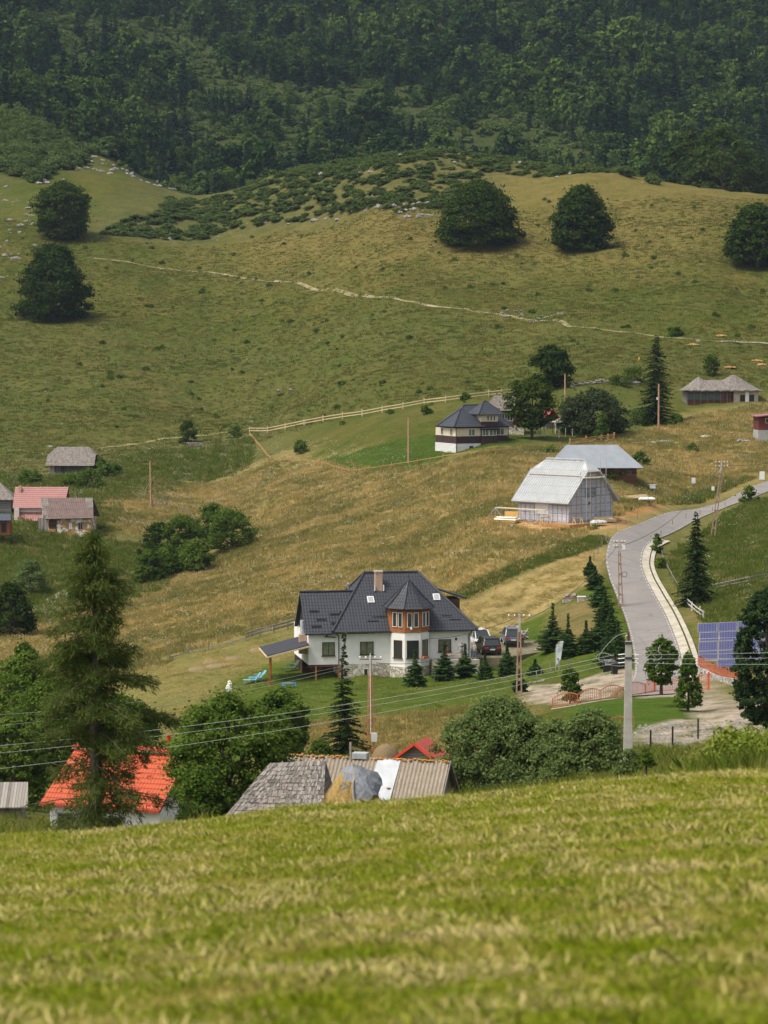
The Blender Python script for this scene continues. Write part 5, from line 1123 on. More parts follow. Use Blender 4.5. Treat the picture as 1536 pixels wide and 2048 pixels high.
text(t, 'DOBRE', (.14, -.012, .90), .36, M['white_paint'], .52); text(t, 'Poarta', (.66, -.012, .92), .32, M['white_paint'], .55); text(t, 'BUCEGI .', (.14, -.012, .64), .22, M['white_paint'], .75)
MB().box(.05, .10, -.02, 0, 1.0, 1.3).build('mark', m_plain('teal', (.05,.35,.38), .5), t); MB().box(1.36, 1.46, .28, .3, 1.1, 1.27).build('mark', M['red_paint'], t)
p_ = hit(1226, 1348, 200)+Vector((.1,-.6,0)); p_.z = h1(p_.x, p_.y); t = thing('wheelie_bin', 'black wheeled bin standing in front of the black board', 'bin', p_, R(10))
MB().add([(s*a, q*a, z_) for z_, a in ((.05,.21),(.95,.29)) for s, q in ((-1,-1),(1,-1),(1,1),(-1,1))], [(3,2,1,0),(4,5,6,7),(0,1,5,4),(1,2,6,5),(2,3,7,6),(3,0,4,7)]).build('body', M['rubber'], t)
MB().obox((0,0,1.0), (.33,0,0), (0,.33,.05), (0,0,.04)).build('lid', M['black_paint'], t)
for s in (-1, 1): MB().tube((s*.27,.25,.1),(s*.2,.25,.1),.1,.1,10).build('wheel', M['rubber'], t)
# solar array
pc = gp(1440, 226); pc.z = at(1440, 1345, 226).z; t = thing('solar_array', 'tilted array of blue solar panels behind the orange picket fence', 'solar panel', pc, R(-6)); s_ = F/226
sol = NT('solar_cells'); uv = sol.coord('UV'); sp = sol.new('SeparateXYZ'); sol.l(uv, sp.inputs[0])
ln = sol.math('LESS_THAN', sol.math('FRACT', sol.math('DIVIDE', sp.outputs[0], .225)), .14); l2 = sol.math('LESS_THAN', sol.math('FRACT', sol.math('DIVIDE', sp.outputs[1], .2)), .07)
cc = sol.ramp(sol.noise(uv, .5, 2), [(.35, (.025,.035,.14)), (.65, (.05,.05,.13))]); cc = sol.mix(sol.math('MULTIPLY', ln, .7), cc, (.15,.16,.24)); cc = sol.mix(sol.math('MULTIPLY', l2, .25), cc, (.3,.3,.38)); M['solar'] = fin(sol, cc, .45, 0, .25)
up_ = Vector((.02, .62, .78)).normalized()
for j in range(5):
    xs = (-1.75, -.05, 1.65) if j in (0, 4) else (-1.6+.12*(4-j), .1+.12*(4-j), 1.8)
    for i in range(4):
        w_ = 1.62; x_ = -1.75+i*1.68+(0, .1, .1, .15, .0)[j]; 
        if j == 0 and i < 1: continue
        c_ = Vector((x_+.8, 0, .35))+up_*(j*.93+.45)+Vector((0,0,x_*.06)); u_ = Vector((1,0,.06)).normalized(); nn = u_.cross(up_).normalized()
        f_ = MB().obox(c_, u_*.81, up_*.44, nn*.02).build('panel_frame', M['alu'], t); MB().obox(c_+nn*.022, u_*.78, up_*.41, nn*.006).build('panel', M['solar'], f_)
for x_ in (-1.0, 1.0): MB().tube((x_, .9, -2.0), (x_, 1.3, 1.6), .06, .06, 6).build('support', M['galv'], t)
MB().bar((-1.6,.55,.9),(4.6,.55,1.2),.08).bar((-1.6,1.9,2.6),(4.6,1.9,2.9),.08).build('beam', M['galv'], t)
# roadside stones: two white markers at upper right
for x, y, w_, hh_, lab in ((1387,970,.55,1.0,'small white panel beside the upper road, leftmost of two'), (1524,962,.75,1.35,'larger white panel beside the upper road near the right edge')):
    p_ = hit(x, y, 180); t = thing('roadside_panel', lab, 'panel', p_); MB().obox((0,0,hh_*.6), (w_/2,0,0), (0,.04,0), (0,0,hh_*.45)).build('board', M['white_paint'], t); MB().bar((-.15,.06,-.3),(-.15,.06,hh_*.5),.06).bar((.15,.06,-.3),(.15,.06,hh_*.5),.06).build('legs', M['galv'], t)
p_ = hit(906, 1155, 200); o = MB().tube((0,0,-.2),(0,0,.35),.13,.11,8).tube((0,0,.35),(0,0,.5),.11,.04,8).build('marker_post', m_plain('marker_orange', (.68,.22,.03), .6)); o.location = p_; tag(o, 'small orange marker post in the tan meadow behind guesthouse roof', 'marker')
p_ = hit(1278, 722, 380); o = MB().tube((0,0,-.2),(0,0,.6),.16,.13,8).tube((0,0,.6),(0,0,.8),.13,.05,8).build('marker_post', m_plain('marker_yellow', (.55,.42,.05), .6)); o.location = p_; tag(o, 'tiny yellow marker post above the dry stone wall', 'marker')
# ================================================================ cars
def car(lab, p_, yaw, L=4.6, W=1.85, Ht=1.7, paint=None, rear='suv', cat='car', nm='parked_car', tails=True, rack=False):
    t = thing(nm, lab, cat, p_, yaw)    # x = forward
    hb = .28; belt = Ht*.58
    P = {'suv': [(-L/2,.42,.86,belt*.62),(-L/2+.08,.30,.95,belt*.93),(-L/2+.35,.26,1,belt),(L*.12,.26,1,belt),(L*.22,.26,1,belt*.97),(L*.42,.28,.96,belt*.84),(L/2-.05,.34,.86,belt*.70),(L/2,.42,.80,belt*.55)]}['suv']
    m = MB(); vs = []; hwd = W/2
    for x, zb, kw, zt_ in P:
        for yk, z_ in ((-.86,zb),(-1,zb+.16),(-1,zt_*.78),(-.93,zt_),(.93,zt_),(1,zt_*.78),(1,zb+.16),(.86,zb)): vs.append((x, yk*kw*hwd, z_))
    n_ = len(P); fs = [(i*8+j, (i+1)*8+j, (i+1)*8+(j+1) % 8, i*8+(j+1) % 8) for i in range(n_-1) for j in range(8)]+[tuple(range(8)), tuple((n_-1)*8+j for j in range(7, -1, -1))]
    bd = m.add(vs, fs).build('body', paint, t)
    x0, x1, x2, x3 = -L/2+.18, -L/2+.62, L*.05, L*.24
    gh = [(x0,belt,.88),(x1-.08,Ht*.965,.70),(x2,Ht*.985,.70),(x3,belt*.97,.86)]
    m = MB(); vs = []
    for x, z_, kw in gh: vs += [(x, -kw*hwd, z_), (x, kw*hwd, z_)]
    lo = [(x0,belt-.05,.9),(x3,belt-.1,.88)]
    m.add([vs[0],vs[1],vs[3],vs[2]], [(0,1,2,3)]).add([vs[4],vs[5],vs[7],vs[6]], [(0,1,2,3)]).add([vs[2],vs[3],vs[5],vs[4]], [(0,1,2,3)])
    m.add([vs[0],vs[2],vs[4],vs[6]], [(0,1,2,3)]).add([vs[1],vs[3],vs[5],vs[7]], [(3,2,1,0)]); m.build('windows', M['glass'], t)
    m = MB().slab([(x1-.16,-.71*hwd,Ht*.965),(x2+.06,-.71*hwd,Ht*.985),(x2+.06,.71*hwd,Ht*.985),(x1-.16,.71*hwd,Ht*.965)], -.03)
    for s in (-1, 1):
        for a, b in ((0, 1), (2, 3)):
            pa_ = Vector((gh[a][0], s*gh[a][2]*hwd, gh[a][1])); pb2 = Vector((gh[b][0], s*gh[b][2]*hwd, gh[b][1])); m.bar(pa_, pb2, .09)
        m.bar((x1-.1, s*.71*hwd, Ht*.97), (x2, s*.71*hwd, Ht*.985), .07); m.bar((-.25, s*.71*hwd, Ht*.97), (-.2, s*.9*hwd, belt), .08)
    m.build('roof', paint, t)
    if rack:
        m = MB(); [m.bar((x1, s*.6*hwd, Ht+.07), (x2, s*.6*hwd, Ht+.07), .05) for s in (-1, 1)]; [m.bar((x_, -.6*hwd, Ht+.1), (x_, .6*hwd, Ht+.1), .05) for x_ in (x1+.2, x2-.2)]; m.build('roof_rack', M['galv'], t)
    for sx in (-L*.31, L*.31):
        for s in (-1, 1):
            w2 = MB().tube((sx, s*(hwd-.20), .35), (sx, s*(hwd+.01), .35), .35, .35, 14).build('wheel', M['rubber'], t); MB().tube((sx, s*(hwd+.0), .35), (sx, s*(hwd+.025), .35), .21, .19, 10).build('rim', M['galv'], w2)
    for s in (-1, 1):
        MB().obox((-L/2+.02, s*hwd*.68, belt*.80), (.03,0,0), (0,hwd*.22,0), (0,0,.09)).build('tail_light', m_plain('tail_red', (.45,.02,.02), .2), t)
        MB().obox((L/2-.12, s*hwd*.62, belt*.66), (.08,0,0), (0,hwd*.2,0), (0,0,.08)).build('headlight', m_plain('lamp_clear', (.6,.6,.62), .15), t)
        MB().obox((L*.17, s*(hwd+.1), belt+.05), (.08,0,0), (0,.1,0), (0,0,.07)).build('mirror', paint, t)
    MB().obox((-L/2-.01,0,belt*.62), (.012,0,0), (0,.26,0), (0,0,.06)).build('number_plate', M['white_paint'], t)
    MB().obox((-L/2+.0,0,.45), (.05,0,0), (0,hwd*.8,0), (0,0,.1)).build('bumper', M['rubber'] if tails else paint, t)
    MB().tube((-L/2-.02,0,belt*.78), (-L/2+.02,0,belt*.78), .06,.06,10).build('badge', M['steel'], t)
    return t
pn = lambda nme, c, r=.25: m_plain(nme, c, r, 0, .6)
pk_ = gp(975, 272); pk_.z = at(975, 1311, 272).z; pk2 = Vector((pk_.x, pk_.y+2.3, 0))
car('black SUV parked closest to the guesthouse corner, tail lights facing out', (pk_.x+.15, pk_.y+2.2, pk_.z), R(100), 4.8, 1.98, 1.72, pn('car_black', (.012,.012,.016)))
pg = at(1022, 1292, 279); car('grey blue SUV with roof rack behind the brown lattice pole', (pg.x+.1, pg.y+2.2, pg.z), R(94), 4.6, 1.85, 1.75, pn('car_grey', (.09,.105,.14)), rack=True)
pw_ = at(962, 1300, 284); car('white van parked nose out behind the black SUV', (pw_.x, pw_.y+2.2, pw_.z), R(-75), 4.9, 1.95, 1.95, pn('car_white', (.62,.63,.65)), cat='van', nm='parked_van', tails=False)
MB().prism([Vector((a.x, a.y, pk_.z-1.5)) for a in (Vector((pk_.x-2.2,pk_.y-1.6,0)), Vector((pk_.x+1.6,pk_.y-1.8,0)), Vector((pk_.x+6.5,pk_.y+4.2,0)), Vector((pk_.x+6.0,pk_.y+13.5,0)), Vector((pk_.x-2.0,pk_.y+12,0)))], (0,0,1.49)).build('parking_pad', m_noise('packed_dirt', (.10,.10,.05), (.24,.20,.13), .8, .95), kind='structure')
# stone/log pile near the cars
pp = at(1040, 1292, 281); t = thing('log_pile', 'heap of pale logs and stones behind the grey blue SUV', 'pile', pp); m = MB(); rr = random.Random(8)
for i in range(26): rockmb(m, (rr.uniform(-.6,.9), rr.uniform(0,1.5), rr.uniform(0,1.5)), rr.uniform(.15,.3), rr)
m.build('stones', M['rock'], t); m = MB()
for i in range(9): a = rr.uniform(-.3,.3); m.tube((rr.uniform(-.2,.9), -.2, rr.uniform(0,1.7)), (rr.uniform(-.2,.9)+a, 2.2, rr.uniform(.4,1.9)), .09, .08, 6)
m.build('logs', M['bark_pale'], t)
# ================================================================ people (skin-modifier bodies)
def skin(name, parent, mat, joints, edges, root=0, sub=1):
    me = bpy.data.meshes.new(name); me.from_pydata([j[:3] for j in joints], edges, []); me.update(); me.materials.append(mat)
    o = bpy.data.objects.new(name, me); C.objects.link(o); o.parent = parent
    o.modifiers.new('skin', 'SKIN'); me.skin_vertices.new(name='') if not me.skin_vertices else None
    for i, j in enumerate(joints):
        sv = me.skin_vertices[0].data[i]; sv.radius = (j[3], j[3] if len(j) < 5 else j[4]); sv.use_root = (i == root)
    s_ = o.modifiers.new('subd', 'SUBSURF'); s_.levels = sub; s_.render_levels = sub
    for f_ in me.polygons: f_.use_smooth = True
    return o
skinm = m_noise('skin', (.42,.24,.17), (.50,.30,.21), 5, .6)
def person(lab, p_, yaw, top, legs, hair, shorts=False, arms=((-.28,-.05,.82),(.28,-.18,.98)), Hs=1.7, stride=.08, sleeves=True, bag=None, hat=None):
    t = thing('person', lab, 'person', p_, yaw); k_ = Hs/1.7; J = []; E = []
    def j(x, y, z_, r, r2=None): J.append((x*k_, y*k_, z_*k_, r*k_)+((r2*k_,) if r2 else ())); return len(J)-1
    pel = j(0,0,.92,.125,.095); wst = j(0,0,1.08,.115,.085); chs = j(0,-.01,1.28,.15,.10); nk0 = j(0,0,1.43,.075); nk = j(0,-.01,1.49,.052); hd = j(0,-.02,1.58,.085); hd2 = j(0,-.015,1.66,.072)
    E += [(pel,wst),(wst,chs),(chs,nk0),(nk0,nk),(nk,hd),(hd,hd2)]
    nose = j(0,-.115,1.585,.014); E.append((hd,nose))
    for s in (-1, 1): e_ = j(s*.085,-.0,1.59,.016); E.append((hd,e_))
    hands = []
    for s, a in ((-1, arms[0]), (1, arms[1])):
        sh = j(s*.17,0,1.39,.06); el = j((s*.17+a[0])/2+s*.06, a[1]*.3, (1.39+a[2])/2-.02, .042); wr_ = j(a[0], a[1], a[2], .028); pm = j(a[0]+s*.005, a[1]-.03, a[2]-.07, .034, .018)
        E += [(nk0,sh),(sh,el),(el,wr_),(wr_,pm)]
        for q, (fx, fl2) in enumerate(((-.028,.065),(-.01,.075),(.01,.07),(.028,.055))):
            f1 = j(a[0]+fx*.9, a[1]-.04, a[2]-.07-fl2*.6, .009); f2 = j(a[0]+fx, a[1]-.055, a[2]-.07-fl2*1.2, .008); E += [(pm,f1),(f1,f2)]
        th_ = j(a[0]-s*.045, a[1]-.06, a[2]-.08, .010); E.append((pm,th_))
    for s in (-1, 1):
        st = s*stride; hp_ = j(s*.085,0,.86,.085); kn = j(s*.095, st*.5-.02, .48, .058); an = j(s*.10, st, .10, .038); to = j(s*.115, st-.15, .035, .035, .03); hl_ = j(s*.10, st+.05, .04, .035)
        E += [(pel,hp_),(hp_,kn),(kn,an),(an,to),(an,hl_)]
    skin('body', t, skinm, J, E)
    g_ = .022
    TJ = [(0,0,.94*k_,(.125+g_)*k_,(.095+g_)*k_),(0,0,1.08*k_,(.115+g_)*k_,(.085+g_)*k_),(0,-.01*k_,1.28*k_,(.15+g_)*k_,(.10+g_)*k_),(0,0,1.42*k_,.10*k_,.085*k_)]; TE = [(0,1),(1,2),(2,3)]
    for s, a in ((-1, arms[0]), (1, arms[1])):
        TJ.append((s*.17*k_,0,1.385*k_,.078*k_)); b = len(TJ)-1; TE.append((3,b)); q = .8 if sleeves is True else .5
        ex = ((s*.17+a[0])/2+s*.06)*k_; TJ.append((s*.17*k_*(1-q)+ex*q, a[1]*.3*q*k_, (1.385*(1-q)+((1.39+a[2])/2-.02)*q)*k_, .062*k_)); TE.append((b, b+1))
    skin('shirt', t, top, TJ, TE)
    LJ = [(0,0,.95*k_,.138*k_,.11*k_)]; LE = []
    for s in (-1, 1):
        st = s*stride; LJ.append((s*.088*k_,0,.84*k_,.10*k_)); b = len(LJ)-1; LE.append((0,b)); LJ.append((s*.095*k_,(st*.5-.02)*k_,(.5)*k_,.078*k_)); LE.append((b,b+1))
        if not shorts: LJ.append((s*.10*k_, st*k_, .14*k_, .058*k_)); LE.append((b+1,b+2))
    skin('trousers' if not shorts else 'shorts', t, legs, LJ, LE)
    skin('hair', t, hair, [(0,.02*k_,1.60*k_,.088*k_),(0,.01*k_,1.69*k_,.075*k_),(0,.05*k_,1.54*k_,.06*k_)], [(0,1),(0,2)])
    sh_ = MB()
    for s in (-1, 1): st = s*stride*k_; sh_.obox((s*.11*k_, st-.05*k_, .04*k_), (.05,0,0), (0,.13,0), (0,0,.042))
    sh_.build('shoes', M['rubber'], t)
    if bag: skin('backpack', t, bag, [(0,.17*k_,1.12*k_,.13*k_,.09*k_),(0,.17*k_,1.34*k_,.12*k_,.08*k_)], [(0,1)])
    return t
zst = hz0-2.4+2.8
def onp(v): q = hl(v); return Vector((q.x, q.y, zst))
cl = lambda n_, c: m_noise(n_, tuple(x*.85 for x in c), c, 9, .85)
person('person in dark top with red bag standing against the guesthouse wall', onp((lx(890),-.6,0)), R(160), cl('cloth_black', (.03,.028,.03)), cl('cloth_red', (.40,.05,.05)), cl('hair_dark', (.02,.015,.012)))
q = onp((lx(921),-1.3,0)); person('person in grey shorts and pale shirt with dark backpack by the house corner', q, R(200), cl('cloth_pale', (.50,.50,.50)), cl('cloth_grey', (.28,.30,.32)), cl('hair_grey', (.30,.25,.20)), shorts=True, bag=cl('bag_navy', (.05,.06,.09)), Hs=1.78)
q = onp((lx(948),-1.2,0)); person('person in lilac shirt and blue jeans between house corner and black SUV', q, R(120), cl('cloth_lilac', (.48,.44,.50)), cl('cloth_jeans', (.08,.14,.22)), cl('hair_fair', (.38,.32,.24)), Hs=1.66, stride=.14)
# bench by the wall
bq = onp((lx(908),-.9,0)); t = thing('wall_bench', 'pale wooden bench below the right guesthouse window', 'bench', bq, R(10))
MB().box(-.9,.9,-.2,.2,.40,.46).build('seat', M['wood_pale'], t)
for s in (-.8, .8): MB().box(s-.04,s+.04,-.18,.18,0,.40).build('leg', M['wood_pale'], t)
# ================================================================ terrace furniture
def tl(v): q = hl(v); return Vector((q.x, q.y, ztr))
def picnic(lab, v, yaw, L=2.2):
    t = thing('picnic_table', lab, 'picnic table', tl(v), yaw); MB().box(-L/2,L/2,-.4,.4,.70,.76).build('table_top', M['wood_honey'], t)
    for s in (-1, 1):
        MB().box(-L/2,L/2,s*.95-.17,s*.95+.17,.42,.47).build('seat', M['wood_honey'], t); MB().box(-L/2,L/2,s*1.16-.03,s*1.16+.03,.55,.95).build('backrest', M['wood_honey'], t)
    for x_ in (-L/2+.2, L/2-.2):
        MB().box(x_-.06,x_+.06,-.3,.3,0,.70).build('leg', M['wood_honey'], t); MB().bar((x_,-1.15,.05),(x_,1.15,.05),.1).bar((x_,-.95,.05),(x_,-.95,.42),.1).bar((x_,.95,.05),(x_,.95,.42),.1).build('frame', M['wood_honey'], t)
picnic('honey wood picnic table at the open front edge of the terrace', (.1,-.8,0), R(6)); picnic('honey wood picnic table deeper under the terrace canopy', (-.6,2.2,0), R(12), 1.9)
t = thing('wicker_chair', 'small brown slatted chair at the right end of the terrace', 'chair', tl((2.2,-1.3,0)), R(5)); MB().box(-.3,.3,-.28,.28,.35,.45).build('seat', M['wood_honey'], t); MB().box(-.3,.3,.22,.3,.45,.95).build('backrest', M['wood_honey'], t)
for a in (-.26,.26):
    for b in (-.24,.24): MB().box(a-.04,a+.04,b-.04,b+.04,0,.35).build('leg', M['wood_honey'], t)
t = thing('flower_barrel', 'red and white flower tub by the terrace post', 'flower pot', tl((2.7,-.8,0))); MB().lathe((0,0,0), [(.2,0),(.28,.3),(.25,.5)]).build('tub', M['brick'], t)
m = MB(); rr = random.Random(1); [rockmb(m, (rr.uniform(-.25,.25), rr.uniform(-.25,.25), .5+rr.uniform(0,.4)), .07, rr) for _ in range(26)]; m.build('flowers', m_noise('mixed_flowers', (.10,.15,.05), (.60,.25,.25), 12), t)
def deck(lab, px, py, yaw, col, nm='deck_chair'):
    p_ = hit(px, py, 200); t = thing(nm, lab, 'sun lounger', p_, yaw); mt = m_plain('plastic_'+nm, col, .5)
    seat = MB(); bk = MB()
    for i in range(7): x_ = -.9+i*.17; seat.box(x_, x_+.13, -.33, .33, .32, .36)
    for i in range(6): a = Vector((.28, 0, .34))+Vector((.6,0,.75)).normalized()*(i*.16); bk.obox(a, Vector((.6,0,.75)).normalized()*.06, (0,.33,0), Vector((-.75,0,.6))*.02)
    seat.build('seat', mt, t); bk.build('backrest', mt, t)
    for x_ in (-.8, .25):
        for y_ in (-.3,.3): MB().bar((x_, y_, 0), (x_+.05, y_, .34), .05).build('leg', mt, t)
    MB().bar((-.3,-.35,.58),(.45,-.35,.62),.05).bar((-.3,.35,.58),(.45,.35,.62),.05).build('armrest', mt, t)
blue = (.20,.48,.60)
deck('light blue sun lounger on the lawn, the one nearer the terrace', 516, 1362, R(20), blue); deck('light blue sun lounger on the lawn, the one farther from the terrace', 505, 1366, R(14), blue)
for px, py, lab in ((583, 1342, 'dark green garden chair standing on the lawn behind the terrace'), (592, 1335, 'dark green garden chair against the terrace edge shrubs')):
    deck(lab, px, py, R(30), (.04,.09,.06), 'green_chair')
p_ = hit(578, 1375, 200); t = thing('play_table', 'small blue plastic table with two stools on the lawn', 'table', p_); tq = m_plain('plastic_blue', (.12,.25,.33), .5); MB().box(-.4,.4,-.3,.3,.40,.45).build('table_top', tq, t)
for a in (-.35,.35):
    for b in (-.25,.25): MB().box(a-.03,a+.03,b-.03,b+.03,0,.4).build('leg', tq, t)
for s in (-1, 1):
    q = hit(578+s*11, 1376, 200); t2 = thing('stool', 'blue grey plastic stool %s of the small blue table' % ('left' if s < 0 else 'right'), 'stool', q); MB().box(-.15,.15,-.15,.15,.25,.29).build('seat', tq, t2); MB().box(-.15,.15,.11,.15,.29,.55).build('backrest', tq, t2)
    for a in (-.12,.12): MB().box(a-.02,a+.02,-.13,-.09,0,.25).box(a-.02,a+.02,.09,.13,0,.25).build('leg', tq, t2)
p_ = hit(458, 1385, 200); t = thing('white_boulder', 'upright white boulder at the left corner of the lawn', 'boulder', p_); m = MB(); rr = random.Random(12); rockmb(m, (0,0,.4), .38, rr, 1.5); rockmb(m, (.05,0,.85), .28, rr, 1.3); m.build('stone', M['plaster'], t)
# ================================================================ stones and odd heaps
def heap(name, lab, cat, px, py, n_, spread, r, mat, part='stones', dm=180, sq=.6, seed=1):
    p_ = hit(px, py, dm); t = thing(name, lab, cat, p_); rr = random.Random(seed+px); m = MB()
    for i in range(n_): x_, y_ = rr.uniform(-spread, spread), rr.uniform(-spread*.6, spread*.6); rockmb(m, (x_, y_, h1(p_.x+x_, p_.y+y_)-p_.z+rr.uniform(0, r)), r*rr.uniform(.5, 1.3), rr, sq)
    m.build(part, mat, t); return t
heap('stone_heap', 'jumbled grey stone heap in the meadow left of maroon shed', 'rocks', 1486, 884, 26, 1.4, .28, M['rock'])
heap('stone_heap', 'cluster of pale stones on the bank below the left hedge', 'rocks', 270, 1045, 34, 2.2, .18, M['rock'])
heap('stone_heap', 'white stones scattered down the lawn slope left of the flag', 'rocks', 1064, 1303, 18, .7, .14, M['rock'])
heap('stone_heap', 'white stones at the pole foot between lawn and gravel', 'rocks', 1070, 1366, 16, .9, .14, M['rock'])
heap('stone_heap', 'low white rubble wall fragment under the ruined cottage', 'rocks', 36, 1083, 22, .9, .22, M['rock'])
heap('stone_heap', 'line of rubble edging the dirt track below unfinished house', 'rocks', 1165, 1080, 40, 3.6, .16, m_noise('dirty_stone', (.34,.27,.18), (.55,.46,.34), 4))
heap('stone_heap', 'rocks tumbled on the foot of the tan path, upper hillside', 'rocks', 1012, 628, 26, 4, .28, M['rock'], dm=380)
heap('stone_heap', 'grey rocks beside the tan path just right of its reddish stretch', 'rocks', 1090, 636, 30, 4, .26, M['rock'], dm=380)
for x, y, lab in ((1385,690,'orange molehill beside the pale track, leftmost of the mounds'),(1440,672,'orange molehill above the pale track near the right edge'),(1458,735,'orange sand mound above the old farmhouse roof'),(1512,722,'orange sand mound highest near the right edge'),(1524,730,'orange sand mound lowest near the right edge'),(1410,874,'pale gravel mound in the meadow below the old farmhouse')):
    p_ = hit(x, y, 300); rr = random.Random(x); m = MB(); rockmb(m, (0,0,0), 1.15, rr, .35); rockmb(m, (.8,.2,0), .7, rr, .35); o = m.build('dirt_mound', M['dirt_or'] if x != 1410 else m_noise('grey_sand', (.34,.29,.22), (.46,.40,.32), 4)); o.location = p_; tag(o, lab, 'mound')
for x, y, lab in ((1395,684,'white boulder at the edge of the pale track'),(506,560,'white boulder beside the tan path on the left hillside'),(502,846,'pale rock lying just above the rail fence corner'),(557,782,'pale rock on the hillside above the rail fence, left of two'),(581,781,'pale rock on the hillside above the rail fence, right of two'),(100,895+0,'pale boulder left of the shingle barn roof')):
    p_ = hit(x, y, 300); rr = random.Random(x); m = MB(); rockmb(m, (0,0,.15), .45, rr, .8); rockmb(m, (.3,.1,.1), .3, rr, .8); o = m.build('boulder', M['rock']); o.location = p_; tag(o, lab, 'boulder')
# seats near the mown field
p_ = hit(1142, 1200, 180); t = thing('boat_planter', 'red and white trough holding two round grey stones', 'planter', p_, R(5)); m = MB().box(-.9,.8,-.3,.3,-.3,.25).build('trough', M['stone'], t); MB().box(-.95,.85,-.33,.33,.25,.33).build('rim', m_plain('faded_red', (.40,.14,.10), .6), t)
for x_ in (-.4,.4): m = MB(); rockmb(m, (x_,0,.5), .32, random.Random(5), 1); m.build('round_stone', M['rock'], t)
p_ = hit(1168, 1200, 180); t = thing('stone_block', 'white topped stone block right of the red trough', 'block', p_, R(5)); MB().box(-.7,.7,-.3,.3,-.3,.35).build('block', M['stone'], t); MB().box(-.75,.75,-.34,.34,.35,.42).build('slab', M['white_paint'], t)
# building site things
p4 = hit(1137, 1051, 200); p4.z += .35
def onsite(a, b): q = p4+c4(a, b, 0); q.z = p4.z-.06; return q
t = thing('material_crate', 'yellow insulation stack half covered by a white sheet', 'crate', onsite(7.0,-3.8), R(-25)); MB().box(-1.4,1.4,-.7,.7,0,.6).build('stack', m_noise('insulation_yellow', (.50,.33,.08), (.60,.42,.14), 3), t)
MB().add([(-1.5,-.8,.35),(1.5,-.8,.3),(1.6,.8,.4),(-1.5,.8,.45),(-1.3,-.5,.66),(1.35,-.5,.64),(1.3,.6,.66),(-1.35,.6,.65)], [(0,1,5,4),(1,2,6,5),(2,3,7,6),(3,0,4,7),(4,5,6,7)]).build('cover_sheet', M['white_paint'], t)
t = thing('material_crate', 'orange board leaning upright behind the covered insulation stack', 'board', onsite(7.2,-2.7), R(-20)); MB().box(-.9,.9,-.05,.05,0,1.3).build('panel', m_noise('insulation_orange', (.55,.30,.07), (.62,.38,.12), 3), t)
t = thing('white_tarp', 'crumpled white tarp over materials at the foot of foil gable', 'tarp', onsite(-3.0,1.6), R(20)); m = MB(); rr = random.Random(6)
for i in range(7): rockmb(m, (rr.uniform(-1.4,1.4), rr.uniform(-.4,.4), .15), rr.uniform(.4,.7), rr, .6)
m.build('tarp', m_noise('tarp_white', (.45,.45,.44), (.62,.62,.61), 3, .7, .8, dist=.05), t)
t = thing('timber_stack', 'flat stack of pale boards beside the gable corner', 'planks', onsite(-1.4,5.2), R(30)); MB().box(-1.6,1.6,-.6,.6,0,.4).box(-1.3,1.2,-.4,.4,.4,.6).build('boards', M['wood_pale'], t); m = MB(); rockmb(m, (.9,0,.3), .7, rr, .5); rockmb(m, (-.6,.3,.3), .6, rr, .4); m.build('cover_sheet', m_noise('beige_sheet', (.48,.42,.34), (.60,.55,.46), 3), t)
for a, b, lab in ((-1.7,-.2,'wooden sawhorse at the near corner of the unfinished house, right one'), (1.8,-2.4,'wooden sawhorse in front of the low scaffold, left one')):
    t = thing('sawhorse', lab, 'sawhorse', onsite(a, b), R(40)); MB().bar((-.8,0,.8),(.8,0,.8),.12).build('beam', M['wood_pale'], t)
    for s in (-.65,.65):
        for k2 in (-.3,.3): MB().bar((s,0,.8),(s,k2,0),.08).build('leg', M['wood_pale'], t)
p_ = hit(1262, 1000, 250); t = thing('timber_stack', 'long planks and white sheet on the grass right of unfinished house', 'planks', p_, R(15)); m = MB()
for i in range(6): m.bar((-2.3, .2*i, .1+.06*i), (2.6, .2*i+.1, .35+.06*i), .18, .08)
m.build('boards', M['wood_pale'], t); m = MB(); [rockmb(m, (1.2+.7*i, -.8, .15), .55, rr, .6) for i in range(3)]; m.build('cover_sheet', M['white_paint'], t)
p_ = hit(1305, 985, 250); t = thing('cement_mixer_stand', 'white box on thin legs right of the plank stack', 'box', p_); MB().box(-.4,.4,-.2,.2,.6,1.1).box(-.5,.5,-.25,.25,1.1,1.16).build('box', M['white_paint'], t)
for s in (-.25,.25): MB().bar((s,0,0),(s,0,.6),.07).build('leg', M['galv'], t)
# haystacks
pH = at(703, 1600, 99); t = thing('haystack', 'conical haystack under a grey tarp with a tall centre pole', 'haystack', (pH.x, pH.y, pH.z-1.2))
def blob(prof_, n_, amp, seed):
    rr = random.Random(seed); m = MB(); vs = []; ph = [rr.uniform(0, 6.28) for _ in range(4)]
    for (r_, z_) in prof_:
        for i in range(n_): a = 6.283*i/n_; k2 = 1+amp*(math.sin(3*a+ph[0]+z_)+.6*math.sin(7*a+ph[1]-z_*2)+.4*math.sin(13*a+ph[2])) ; vs.append((r_*k2*math.cos(a), r_*k2*math.sin(a), z_))
    m_ = len(prof_); m.add(vs, [(j*n_+i, j*n_+(i+1) % n_, (j+1)*n_+(i+1) % n_, (j+1)*n_+i) for j in range(m_-1) for i in range(n_)]+[tuple((m_-1)*n_+i for i in range(n_))]); return m
hb_ = blob([(1.15,-1),(1.2,0),(1.12,.8),(.95,1.4),(.62,1.95),(.3,2.3),(.08,2.45)], 40, .035, 3).build('hay', M['hay'], t, smooth=True)
m = MB(); rr = random.Random(8)
